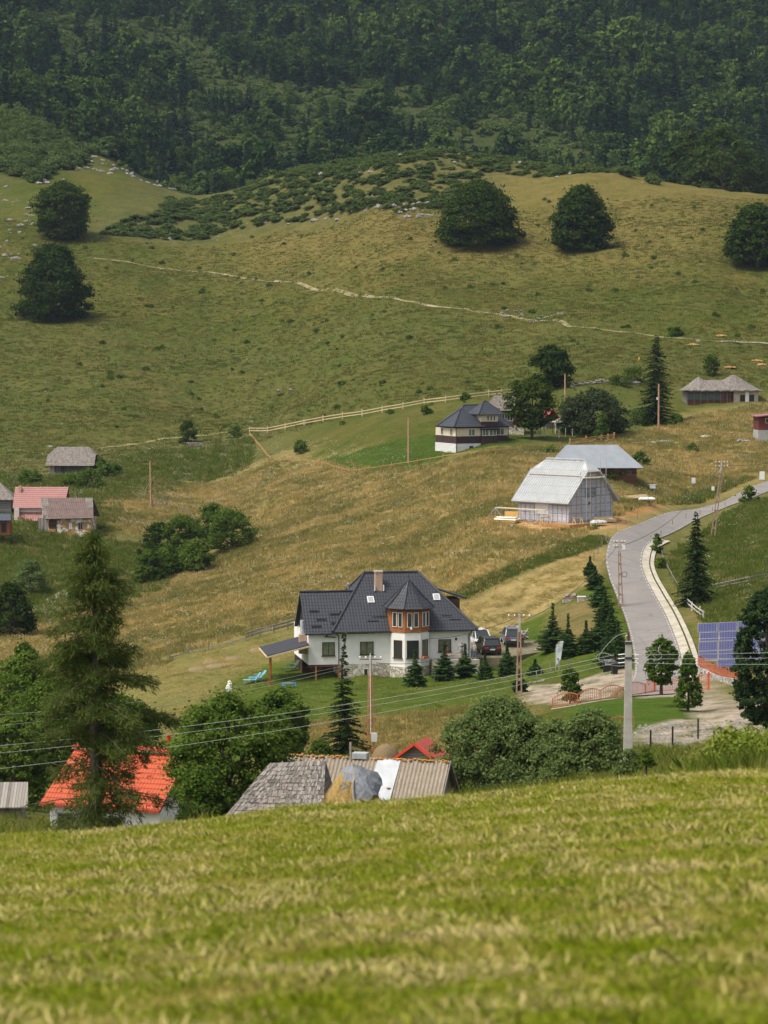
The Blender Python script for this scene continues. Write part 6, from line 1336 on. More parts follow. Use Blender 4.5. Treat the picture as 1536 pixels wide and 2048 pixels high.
for i in range(900):
    a = rr.uniform(0, 6.28); z_ = rr.uniform(.3, 2.0); r_ = np.interp(z_, [0,.8,1.4,1.95,2.3], [1.2,1.12,.95,.62,.3])+.02; q = Vector((r_*math.cos(a), r_*math.sin(a), z_)); m.bar(q, q+Vector((rr.uniform(-.1,.1)+.06*math.cos(a), rr.uniform(-.1,.1)+.06*math.sin(a), -rr.uniform(.1,.3))), .012)
m.build('straw', M['hay'], t)
n_ = 30; vs = []; rr = random.Random(5)
for (r_, z_) in ((.05,2.5),(.35,2.32),(.70,1.95),(.98,1.5),(1.12,1.15)):
    for i in range(n_): a = 6.283*i/n_; k2 = 1+.045*math.sin(5*a)+.03*math.sin(11*a+z_*3); zz2 = z_-(.12*math.sin(2*a+1)+.62*math.cos(a-3.75)+.10*math.sin(9*a+z_*5))*(r_/1.1)**2*1.35+(.0); vs.append((r_*k2*math.cos(a)*1.03, r_*k2*math.sin(a)*1.03, zz2+.04))
MB().add(vs, [(j*n_+i, j*n_+(i+1) % n_, (j+1)*n_+(i+1) % n_, (j+1)*n_+i) for j in range(4) for i in range(n_)]).build('tarp', M['tarp'], t)
MB().tube((0,0,0),(-.03,0,3.35),.055,.045,7).build('pole', M['bark_pale'], t); MB().path(spline([Vector((0,-.05,2.6)),Vector((.12,-.45,2.2)),Vector((.05,-.85,1.8)),Vector((.18,-1.2,1.0))], 4), .04).build('stay_stick', M['bark_pale'], t)
p_ = hit(1240, 1396, 100); t = thing('hay_heap', 'rounded brown hay heap against the orange railing', 'haystack', p_); blob([(.75,-.3),(.72,.2),(.55,.55),(.3,.72),(.05,.8)], 22, .05, 1).build('hay', M['hay_old'], t, smooth=True)
p_ = gp(758, 152); p_.z = at(772, 1520, 152).z; p_.x += .4; t = thing('hay_heap', 'brown hay heap behind the corrugated barn ridge', 'haystack', p_); blob([(.85,-.6),(.8,.2),(.6,.65),(.3,.85),(.05,.92)], 22, .05, 2).build('hay', M['hay_old'], t, smooth=True)
for x, y, sx, lab in ((402,1338,1.0,'flat raked hay row in the left field, lowest one'),(440,1333,1.2,'flat raked hay row in the left field, middle one'),(425,1325,.8,'flat raked hay row in the left field, farthest left'),(518,1300,.8,'small hay pile on the mown slope beside the terrace roof'),(470,1318,.9,'hay pile nearest the wire fence in the left field')):
    p_ = hit(x, y, 180); o = blob([(1.3*sx,-.2),(1.2*sx,.08),(.7*sx,.22),(.1,.28)], 18, .09, x).build('hay_pile', M['hay_old'], smooth=True); o.location = p_; tag(o, lab, 'hay')
# woodpile and brush by far bush
p_ = hit(388, 893, 380); t = thing('brush_pile', 'grey tangled brush pile beside the lone dark bush', 'pile', p_); m = MB(); rr = random.Random(3)
for i in range(90): a = rr.uniform(0, 3.14); l_ = rr.uniform(.6,1.6); c_ = Vector((rr.gauss(0,.8), rr.gauss(0,.5), rr.uniform(0,.8))); d_ = Vector((math.cos(a), math.sin(a)*.6, rr.uniform(-.2,.3)))*l_; m.tube(c_-d_/2, c_+d_/2, .04, .02, 4)
m.build('branches', M['wood_grey'], t)
# ================================================================ cows on the spur
cowm = m_noise('cow_hide', (.30,.11,.04), (.42,.18,.07), 2, .8)
def cow(lab, px, py, yaw):
    p_ = hit(px, py, 700); t = thing('cow', lab, 'cow', p_, yaw); J = [(0,0,1.15,.34,.38),(.55,0,1.15,.33,.40),(-.6,0,1.18,.30,.34),(1.0,0,1.25,.20),(1.3,0,1.1,.15),(1.6,0,.95,.09),(-.95,0,1.1,.1),(-1.0,0,.6,.03)]; E = [(0,1),(0,2),(1,3),(3,4),(4,5),(2,6),(6,7)]
    for x_, b in ((.6,1),(-.65,2)):
        for s in (-1, 1): n_ = len(J); J += [(x_, s*.2, .85, .13),(x_+(.02 if x_ > 0 else .12), s*.2, .48, .075),(x_-(0 if x_ > 0 else .06), s*.2, .06, .055)]; E += [(b,n_),(n_,n_+1),(n_+1,n_+2)]
    for s in (-1, 1): n_ = len(J); J.append((1.25, s*.2, 1.22, .04)); E.append((4,n_))
    skin('body', t, cowm, J, E); MB().tube((1.3,.08,1.22),(1.25,.25,1.4),.03,.01,5).tube((1.3,-.08,1.22),(1.25,-.25,1.4),.03,.01,5).build('horns', M['wood_pale'], t)
cow('brown cow on the high left pasture, leftmost of three', 87, 245, R(20)); cow('brown cow on the high left pasture, middle of three', 101, 251, R(200)); cow('brown cow on the high left pasture, rightmost of three', 114, 256, R(-30))
# ================================================================ foliage meshes
def quads(P, U, V, L, W, tipw=.0):
    """rhombic leaves: centre P, long axis U, cross axis V, half length L, half width W"""
    L = np.asarray(L)[:, None]; W = np.asarray(W)[:, None]; n = len(P)
    vs = np.stack([P-U*L, P+V*W, P+U*L, P-V*W], 1).reshape(-1, 3); return vs, np.arange(4*n).reshape(n, 4)
def unit(a): return a/(np.linalg.norm(a, axis=1, keepdims=True)+1e-9)
def trunk_mb(h, r, rng, limbs=(), n=8):
    m = MB(); pts = [Vector((rng.normal(0, .02)*h*(i > 0), rng.normal(0, .02)*h*(i > 0), h*i/4)) for i in range(5)]
    m.tube(pts[0]-Z*.5, pts[0], r*1.25, r, n)
    for i in range(4): m.tube(pts[i], pts[i+1], r*(1-i*.2), r*(1-(i+1)*.2), n, cap=False)
    for a, b, ra in limbs:
        a, b = Vector(a), Vector(b); mid = a.lerp(b, .5)+Vector((0, 0, .08*(b-a).length)); m.tube(a, mid, ra, ra*.65, 5, False); m.tube(mid, b, ra*.65, ra*.2, 5, False)
    return m
def broadleaf(seed, h, w, clear=.1, ncl=70, nlf=130, leaf=.16, flat=.75, shape='round', bottom=.25, rc=.17, gaps=0.0, sx=1.0):
    rng = np.random.RandomState(seed); c0 = clear*h; H_c = h-c0; cen = []; tries = 0
    while len(cen) < ncl and tries < 20000:
        tries += 1; t = rng.uniform(0, 1); a = rng.uniform(0, 6.283)
        if shape == 'round': rr = (max(0, 1-(abs(t-.42)/.58)**2.3))**.5 if t > .42 else (1-(1-bottom)*((.42-t)/.42)**1.6)
        elif shape == 'dome': rr = (max(0, 1-(t)**2.2))**.62*(.82+.18*min(1, t/.12))
        elif shape == 'oval': rr = max(0, 1-abs(2*t-.95)**2.4)**.5
        else: rr = max(0, 1-t)**.7*(.6+.4*min(1, t/.1))
        lob = 1+.10*math.sin(3*a+seed)+.08*math.sin(5*a+2*seed+t*4)
        q = rng.uniform(.35, 1)**.5*rr*lob
        if rng.rand() < gaps and q > .5: continue
        cen.append((q*w/2*math.cos(a)*sx, q*w/2*math.sin(a), c0+t*H_c*.95))
    cen = np.array(cen); R0 = rc*w*rng.uniform(.65, 1.3, len(cen)); n = ncl*nlf
    ci = np.repeat(np.arange(len(cen)), nlf); n = len(ci); d = unit(rng.normal(size=(n, 3))); d[:, 2] = np.where(d[:, 2] < 0, d[:, 2]*.7, d[:, 2])
    rad = R0[ci]*np.where(rng.uniform(0, 1, n) < .45, rng.uniform(.5, 1.08, n)**.6, np.abs(rng.normal(0, .85, n))); P = cen[ci]+d*rad[:, None]*np.array([1, 1, flat])
    P[:, 2] = np.maximum(P[:, 2], c0*.55+.05)
    nrm = unit(d*.8+np.array([0, 0, .55])+rng.normal(size=(n, 3))*.55); U = unit(np.cross(nrm, rng.normal(size=(n, 3)))); V = np.cross(nrm, U); s = leaf*rng.uniform(.6, 1.35, n)
    vs, fs = quads(P, U, V, s, s*.62)
    limbs = []; 
    for k_ in rng.choice(len(cen), min(16, len(cen)), False):
        z_ = max(c0*.6, cen[k_][2]*.55); limbs.append(((0, 0, z_), tuple(cen[k_]), w*.012))
    tr = trunk_mb(h*.8, w*.028+.05, rng, limbs); return vs, fs, tr
def conifer(seed, h, w, lev=26, nbr=9, seg=9, spray=.35, sw=.06, droop=.25, clear=.06, prof=None, per=4, hang=0.0, top=.04, irr=.15, up=0.0):
    rng = np.random.RandomState(seed); P, U, L, W = [], [], [], []; lim = []
    prof = prof or (lambda t: (1-t)**.85)
    for i in range(lev):
        t = (i+rng.uniform(-.3, .3))/lev; t = min(max(t, 0), .985); z = clear*h+t*h*(1-clear); rad = max(w/2*prof(t)*rng.uniform(1-irr, 1+irr*.6), top*w); nb = max(4, int(nbr*(.55+.6*(1-t)))); a0 = rng.uniform(0, 6.28)
        for b in range(nb):
            z = clear*h+t*h*(1-clear)+rng.uniform(-.55, .55)*h/lev
            a = a0+6.283*b/nb+rng.uniform(-.25, .25); r = rad*rng.uniform(.72, 1.12); d = np.array([math.cos(a), math.sin(a), 0]); sd = np.array([-d[1], d[0], 0]); ns = max(3, int(seg*(.35+.65*r/(w/2))))
            lim.append(((0, 0, z), tuple(d*r+np.array([0, 0, z+up*r-droop*r])), max(.01, .012*r)))
            for k_ in range(ns):
                s = (k_+.6)/ns; dz = up*r*s-droop*r*(s**1.6)+.10*r*max(0, s-.75)
                pos = d*r*s+np.array([0, 0, z+dz]); ln = spray*(1-.45*s)*(.22+.78*min(1, r/(w/2)))
                for m_ in range(per):
                    sg = -1 if m_ % 2 else 1; dirv_ = d*rng.uniform(.3, 1.0)+sd*sg*rng.uniform(.35, 1.1)+np.array([0, 0, rng.uniform(-.45, .15)-hang*rng.uniform(.2, 1.2)]); dirv_ /= np.linalg.norm(dirv_)
                    l_ = ln*rng.uniform(.6, 1.2); P.append(pos+dirv_*l_*.5+rng.normal(0, .03, 3)*spray); U.append(dirv_); L.append(l_*.62); W.append(sw*rng.uniform(.7, 1.4))
    P, U = np.array(P), np.array(U); n = len(P); nrm = unit(np.stack([rng.normal(0, .5, n), rng.normal(0, .5, n), np.ones(n)], 1)); V = unit(np.cross(nrm, U)); vs, fs = quads(P, U, V, np.array(L), np.array(W))
    return vs, fs, lim
def con_mesh(name, mat, seed, h, w, limbs=True, **k):
    vs, fs, lim = conifer(seed, h, w, **k); rng = np.random.RandomState(seed); tm = trunk_mb(h*.98, h*.011+.05, rng, [l for i, l in enumerate(lim) if i % 2 == 0] if limbs else ())
    return mesh_np('crown', vs, fs, mat, uv=False), mesh_np('trunk', np.array(tm.v), tm.f, M['bark'])
def bl_mesh(mat, **k):
    vs, fs, tm = broadleaf(**k); return mesh_np('crown', vs, fs, mat, uv=False), mesh_np('trunk', np.array(tm.v), tm.f, M['bark'])
def tree(name, lab, cat, p_, meshes, s=1, rz=0, group=None, sxy=None):
    t = thing(name, lab, cat, p_, rz, group); t.scale = (s*(sxy or 1), s*(sxy or 1), s); link('trunk', meshes[1], t); link('crown', meshes[0], t); return t
def pxtree(name, lab, px, py, top, wpx, mat, kind, dm=62, D=None, seed=1, cat='tree', sink=0, **k):
    p_ = hit(px, py, dm) if D is None else gp(px, D)
    if D is not None and k.pop('pin', False): p_.z = at(px, py, D).z
    s_ = F/p_.y; h = (at(px, top, p_.y).z-p_.z); w_ = wpx/s_
    ms = con_mesh('c', mat, seed, h, w_, **k) if kind == 'con' else bl_mesh(mat, seed=seed, h=h, w=w_, **k)
    return tree(name, lab, cat, p_, ms)
# lone beeches on the hill
B_ = dict(gaps=.10, ncl=300, nlf=110, leaf=.34, flat=.5, rc=.105, clear=.03)
pxtree('beech_tree', 'dark rounded beech at the far left, upper of the two', 126, 478, 360, 104, M['l_beech'], 'bl', seed=11, shape='oval', **{**B_, 'clear': .02, 'gaps': .0})
pxtree('beech_tree', 'dark ragged beech at the far left, lower of the two', 108, 640, 484, 138, M['l_beech'], 'bl', seed=12, shape='dome', **{**B_, 'gaps': .25})
pxtree('beech_tree', 'widest dark beech on the open hilltop, left of centre pair', 956, 492, 360, 158, M['l_beech'], 'bl', seed=13, shape='dome', **B_)
pxtree('beech_tree', 'rounded dark beech on the open hilltop, right of centre pair', 1162, 500, 370, 120, M['l_beech'], 'bl', seed=14, shape='dome', **B_)
pxtree('beech_tree', 'dark beech with visible trunk cut by the right edge', 1514, 536, 406, 128, M['l_beech'], 'bl', seed=15, shape='dome', **{**B_, 'clear': .13})
pxtree('beech_tree', 'dense dark round tree above the orchard near the bare pole', 1103, 778, 690, 78, M['l_beech'], 'bl', seed=16, shape='oval', ncl=90, nlf=110, leaf=.26, flat=.7, rc=.12, clear=.1)
pxtree('ash_tree', 'dark leafy tree with trunk right of the dark-roofed cottage', 1064, 878, 756, 88, M['l_beech'], 'bl', seed=17, shape='oval', ncl=90, nlf=120, leaf=.22, flat=.7, rc=.14, clear=.2)
pxtree('willow_tree', 'wide low dark tree behind the fabric gazebo', 1186, 868, 780, 146, m_leaf('dull_leaf', (.028,.045,.018), (.065,.085,.032), .8), 'bl', seed=18, shape='dome', ncl=130, nlf=130, leaf=.22, flat=.6, rc=.11, clear=.05)
pxtree('birch_sapling', 'bright green conical young tree by the orange field gate', 1204, 880, 828, 34, M['l_lime'], 'bl', seed=19, shape='cone', ncl=40, nlf=70, leaf=.16, rc=.18, clear=.02)
pxtree('birch_sapling', 'small upright green tree behind the old farmhouse roof', 1422, 752, 708, 25, M['l_bush'], 'bl', seed=20, shape='oval', ncl=30, nlf=80, leaf=.18, rc=.22, clear=.02)
pxtree('spruce_tree', 'tall broad dark spruce left of the old farmhouse', 1312, 846, 668, 96, M['l_spruce'], 'con', seed=21, lev=34, nbr=11, seg=9, spray=.9, sw=.11, per=5, droop=.2, clear=.03, prof=lambda t: (1-t)**.62, irr=.3)
pxtree('spruce_tree', 'dark pyramid spruce on the grass bank right of the road', 1391, 1210, 1022, 92, M['l_spruce'], 'con', seed=22, lev=34, nbr=12, seg=10, spray=.62, sw=.075, per=6, droop=.28, clear=.01, prof=lambda t: (1-t)**.75, irr=.25)
# behind hill crest at the right
for i, (x, D_, top, w_, lab) in enumerate(((1375,790,262,90,'broad dark beech behind the hill crest, left of the pair'),(1440,780,248,130,'largest dark beech behind the hill crest at the right'),(1490,800,300,90,'lower dark beech behind the hill crest near the edge'))):
    pxtree('beech_tree', lab, x, 380, top, w_, M['l_beech'], 'bl', D=D_, seed=30+i, shape='dome', ncl=110, nlf=110, leaf=.42, flat=.6, rc=.12, clear=.03)
pxtree('spruce_tree', 'dark spruce poking above the hill crest left of the big beeches', 1302, 368, 290, 40, M['l_spruce'], 'con', D=775, seed=34, lev=20, nbr=8, seg=5, spray=.9, sw=.16, per=5, clear=.02)
pxtree('spruce_tree', 'small dark spruce above the crest at the right edge', 1528, 372, 325, 36, M['l_spruce'], 'con', D=775, seed=35, lev=18, nbr=8, seg=5, spray=.9, sw=.16, per=5, clear=.02)
# left hedge group
hg = 'hedge trees on the left slope'
for i, (x, y, top, w_, lab) in enumerate(((462,1100,1018,98,'rounded hedge tree, rightmost of the left slope group'),(425,1078,1008,80,'hedge tree behind the rightmost rounded one'),(362,1128,1030,104,'dark hedge tree in the middle of the left slope group'),(318,1130,1045,80,'dull hedge tree, leftmost of the slope group'),(392,1140,1080,70,'bright low bush in front of the middle hedge tree'),(335,1150,1095,66,'low bush at the foot of the leftmost hedge tree'),(300,1165,1100,60,'small bush beside the larch crown on the slope'))):
    pxtree('hedge_tree', lab, x, y, top, w_, M['l_bush'] if i not in (3,) else M['l_beech'], 'bl', seed=40+i, shape='dome', ncl=80, nlf=110, leaf=.17, flat=.65, rc=.13, clear=.06, gaps=.1)
pxtree('hedge_tree', 'dense dark bush at the left edge beside the gravel track', 22, 1268, 1160, 90, M['l_beech'], 'bl', seed=50, shape='dome', ncl=100, nlf=120, leaf=.16, rc=.12, clear=.02)
pxtree('willow_bush', 'grey-green willow bush above the dark left edge bush', 60, 1190, 1120, 80, M['l_willow'], 'bl', seed=51, shape='dome', ncl=60, nlf=100, leaf=.14, rc=.14, clear=.02)
pxtree('hedge_tree', 'round dark bush alone on the slope beside the brush pile', 375, 886, 840, 36, M['l_beech'], 'bl', seed=52, shape='dome', ncl=40, nlf=90, leaf=.18, rc=.16, clear=.02)
for i, (x, y, top, w_, lab) in enumerate(((200,945,915,30,'low bush right behind the shingle barn'),(215,958,928,36,'low dark bush right of the shingle barn'),(178,975,940,60,'green bush in front of the shingle barn'),(140,972,950,40,'bush at the left foot of the shingle barn'),(60,968,938,50,'scrub left of the shingle barn'),(232,948,930,24,'small bush farthest right of the shingle barn'))):
    pxtree('shrub', lab, x, y, top, w_, M['l_bush'], 'bl', seed=60+i, shape='dome', ncl=34, nlf=70, leaf=.17, rc=.17, clear=.0, cat='bush')
for i, (x, y, top, w_, lab) in enumerate(((1225,960,930,50,'green bush between the barn and the plank stack'),(1280,930,905,40,'bush at the right end of the grey barn roof'),(1272,850,820,60,'scrub at the left foot of the tall spruce'),(1350,848,828,34,'small bush right of the tall spruce'),(1385,902,890,24,'dark bush in the meadow above the barn roof'),(1352,672,656,28,'round green bush on the slope above the tall spruce'),(1268,765,735,56,'bush beside the dry stone wall'),(1238,770,752,40,'low bush before the dry stone wall'),(1500,1006,974,34,'thin roadside bush near the right edge'),(1314,1105,1068,20,'slim sapling at the road bend'),(1322,1135,1118,24,'dark low bush beside the road bend'),(1100,905,895,30,'low plants beneath the orchard posts'),(470,905-30,850,26,'small bush left of the rail fence corner'),(602,905,882,36,'bush in the fenced rough grass'),(852,828,812,22,'bush under the pale rail fence'),(930,800,785,18,'small shrub along the pale rail fence'),(1180,865,845,40,'bush under the wide orchard tree'),(950,880,862,14,'climbing plant on the dark-roofed cottage wall'))):
    pxtree('shrub', lab, x, y, top, w_, M['l_bush'], 'bl', seed=80+i, shape='dome', ncl=26, nlf=60, leaf=.16, rc=.19, clear=.0, cat='bush', dm=180)
# young spruces around the guesthouse
ygrp = 'young spruces planted round the guesthouse'
ys_l = [(830,1374,1300,44,'young spruce in front of the turret, leftmost of the lawn row'),(888,1362,1288,50,'young spruce below the right guesthouse window'),(930,1356,1286,46,'young spruce in front of the two standing visitors'),(970,1358,1308,30,'smallest young spruce of the lawn row'),(1014,1352,1283,48,'young spruce beneath the grey blue SUV'),(1040,1384,1338,30,'short spruce at the foot of the brown lattice pole'),(1105,1302,1203,66,'tallest young spruce behind the feather flag'),(1136,1316,1226,46,'slim young spruce behind the flag, second from left'),(1172,1306,1240,50,'young spruce on the mown bank, third from left'),(1070,1352,1318,30,'tiny spruce between the pole and the flag'),
 (1180,1150,1112,30,'uppermost young spruce of the roadside row'),(1190,1178,1130,40,'second young spruce from the top of the roadside row'),(1200,1212,1150,50,'third young spruce from the top of the roadside row'),(1210,1250,1180,56,'fourth young spruce from the top of the roadside row'),(1198,1300,1215,50,'inner young spruce of the roadside row'),(1222,1298,1206,60,'fifth young spruce from the top of the roadside row'),(1236,1325,1240,58,'sixth young spruce of the roadside row above the board'),(1215,1335,1262,54,'lowest young spruce of the row behind the black board')]
for i, (x, y, top, w_, lab) in enumerate(ys_l):
    pxtree('young_spruce', lab, x, y, top, w_, M['l_young'], 'con', dm=180, seed=100+i, lev=26, nbr=10, seg=8, spray=.5, sw=.06, per=7, droop=.10, clear=.01, prof=lambda t, i=i: (1-(.55+.25*math.sin(i*2.1))*t)*(min(1, .75+t*3)) if t < .46+.08*math.cos(i*1.7) else max(.10*(1.15-t), .62*(1-(t-.46)/.34)), irr=.25+.2*((i*7) % 5)/5, up=.05+.2*((i*3) % 4)/4)
pxtree('columnar_tree', 'bushy upright young tree in the gravel below the flag', 1140, 1408, 1336, 36, M['l_ash'], 'bl', dm=100, seed=130, shape='oval', ncl=46, nlf=80, leaf=.12, rc=.2, clear=.05)
pxtree('spruce_tree', 'tall spruce with thin leader beside the orange lattice pole', 688, 1512, 1256, 104, M['l_spruce'], 'con', dm=100, seed=131, lev=30, nbr=9, seg=10, spray=.55, sw=.05, per=6, droop=.22, clear=.02, prof=lambda t: .98*(1-t)**1.0 if t < .62 else max(.06, (1-t)*.62), irr=.3)
pxtree('shrub', 'bright low bush at the foot of the tall barn spruce', 640, 1520, 1480, 44, M['l_ash'], 'bl', dm=100, seed=132, shape='dome', ncl=40, nlf=70, leaf=.1, rc=.18, clear=0, cat='bush')
# rowans by the gate
pxtree('rowan_tree', 'leafy rowan in front of the drive, left of the gate pair', 1326, 1374, 1274, 62, M['l_ash'], 'bl', dm=100, D=196, pin=True, seed=133, shape='oval', ncl=120, nlf=70, leaf=.11, rc=.10, clear=.08, gaps=.2)
pxtree('rowan_tree', 'slim rowan with feathery top in front of the orange gate', 1380, 1418, 1304, 62, M['l_ash'], 'bl', D=190, pin=True, seed=134, shape='cone', ncl=130, nlf=70, leaf=.10, rc=.10, clear=.03, gaps=.2)
pxtree('elder_tree', 'large leafy tree with white blossoms at the right edge', 1542, 1450, 1165, 150, m_leaf('elder_leaf', (.025,.05,.018), (.065,.105,.035), 1.2), 'bl', D=150, pin=True, seed=135, shape='oval', ncl=620, nlf=90, leaf=.085, rc=.055, clear=.0, gaps=.0)
# willows in front
pxtree('willow_bush', 'big pale green willow bush, left half of the clump', 1000, 1600, 1396, 300, M['l_willow'], 'bl', D=128, pin=True, seed=136, shape='dome', ncl=420, nlf=150, leaf=.075, rc=.07, clear=.0, flat=.8, gaps=.1)
pxtree('willow_bush', 'smaller willow bush touching the concrete pole', 1186, 1600, 1420, 190, M['l_willow'], 'bl', D=122, pin=True, seed=137, shape='dome', ncl=300, nlf=130, leaf=.07, rc=.08, clear=.0, flat=.8, gaps=.1)
pxtree('willow_bush', 'thin grey-green willow shoots at the concrete pole foot', 1262, 1580, 1500, 60, M['l_willow'], 'bl', D=108, pin=True, seed=138, shape='dome', ncl=40, nlf=120, leaf=.06, rc=.16, clear=.0)
pxtree('sapling', 'tiny bare-stemmed sapling on the bank right of the concrete pole', 1296, 1552, 1500, 34, M['l_bush'], 'bl', D=92, pin=True, seed=139, shape='dome', ncl=22, nlf=60, leaf=.045, rc=.2, clear=.4)
pxtree('willow_bush', 'lower willow bush between the two larger willow clumps', 1110, 1600, 1436, 130, M['l_willow'], 'bl', D=125, pin=True, seed=145, shape='dome', ncl=200, nlf=120, leaf=.07, rc=.09, clear=.0, flat=.8, gaps=.1)
# front left trees
fl_mat = M['l_ash']
pxtree('ash_tree', 'large green ash between the red roof and shingle barn', 455, 1660, 1388, 245, fl_mat, 'bl', D=118, pin=True, seed=140, shape='oval', ncl=230, nlf=220, leaf=.085, rc=.095, clear=.08, gaps=.12)
pxtree('ash_tree', 'lower bushy ash overlapping the right end of red roof', 408, 1670, 1530, 108, fl_mat, 'bl', D=112, pin=True, seed=141, shape='dome', ncl=110, nlf=160, leaf=.08, rc=.12, clear=.0, gaps=.1)
dk = M['l_bush']
for i, (x, y, top, w_, D_, lab) in enumerate(((48,1600,1300,170,185,'tall bushy tree at the left edge behind the larch'),(100,1560,1360,170,172,'rounded tree partly behind the larch, lower left'),(235,1500,1395,150,190,'dark leafy tree behind the red roof ridge'),(20,1640,1430,120,165,'low tree at the left edge above the weathered shed'),(150,1500,1290,120,196,'feathery tree left of the larch trunk'),(45,1420,1285,70,200,'slim pale tree crown at the left edge'),(560,1520,1380,110,165,'leafy tree behind the ash above the shingle barn'))):
    pxtree('leafy_tree', lab, x, y, top, w_, dk, 'bl', D=D_, pin=True, seed=150+i, shape='oval', ncl=140, nlf=150, leaf=.12, rc=.11, clear=.05, gaps=.15)
# larch: irregular boughs, each carrying drooping needle sprays
pL = at(193, 1680, 95)
hL = at(193, 1048, 95).z-pL.z; rng = np.random.RandomState(7); sL = F/95
lP, lU, lL, lW, limL = [], [], [], [], []
prL = lambda t: np.interp(t, [0, .08, .2, .32, .45, .58, .68, .78, .88, 1], [2.6, 3.0, 3.0, 2.8, 2.8, 2.1, 1.5, 1.4, .9, .15])
def sprays(o, d, ln, k_):
    for _ in range(k_):
        s_ = rng.uniform(.0, 1); dv = d*.55+rng.normal(0, .5, 3)+np.array([0, 0, -.35]); dv /= np.linalg.norm(dv); l_ = ln*rng.uniform(.5, 1.2); lP.append(o+dv*l_*.4+rng.normal(0, .05, 3)); lU.append(dv); lL.append(l_*.55); lW.append(.012*rng.uniform(.7, 1.5))
for i in range(125):
    t = .03+.95*((i+rng.uniform(0, 1))/125)**.95; z = t*hL; a = rng.uniform(0, 6.283); r = prL(t)*rng.uniform(.45, 1.12)*(1+.18*math.cos(a-3.6 if t > .5 else a)); d = np.array([math.cos(a), math.sin(a), 0]); upw = rng.uniform(-.05, .28) if t < .75 else rng.uniform(.2, .7)
    pr_ = None; ns = max(4, int(r*9)); o0 = np.array([0, 0, z])
    for k_ in range(ns+1):
        s_ = k_/ns; pt = o0+d*r*s_+np.array([0, 0, r*(upw*s_-.30*s_**2+.14*max(0, s_-.7))])
        if pr_ is not None and k_ % 2 == 0: limL.append((tuple(pr_), tuple(pt), .03*(1-.8*s_)*min(1, r/2)+.006)); pr_ = pt
        if pr_ is None: pr_ = pt
        if s_ > .12 and (t > .30 or rng.uniform() < .42):
            wd = .42*math.sin(math.pi*min(1, s_*.85+.1))*min(1, r/1.6)+.08
            for sd_ in range(int(7+5*wd)):
                off = np.array([-d[1], d[0], 0])*rng.normal(0, wd*.75)+np.array([0, 0, -abs(rng.normal(0, .14))])+rng.normal(0, .06, 3); sprays(pt+off, d, .30, 4)
lP, lU = np.array(lP), np.array(lU); nrm = unit(rng.normal(size=(len(lP), 3))+np.array([0, 0, .8])); lV = unit(np.cross(nrm, lU)); vs, fs = quads(lP, lU, lV, np.array(lL), np.array(lW)*1.35)
tm = MB(); tm.tube((0, 0, -.6), (0, 0, hL*.5), .27, .16, 9).tube((0, 0, hL*.5), (.0, 0, hL*.98), .16, .02, 7)
for a, b, ra in limL: tm.tube(a, b, ra, ra*.8, 4, False)
tree('larch_tree', 'tall ragged larch standing in front of the red roof', 'tree', pL, (mesh_np('crown', vs, fs, M['l_larch'], uv=False), mesh_np('trunk', np.array(tm.v), tm.f, M['bark'])))
print('larch', len(lP))
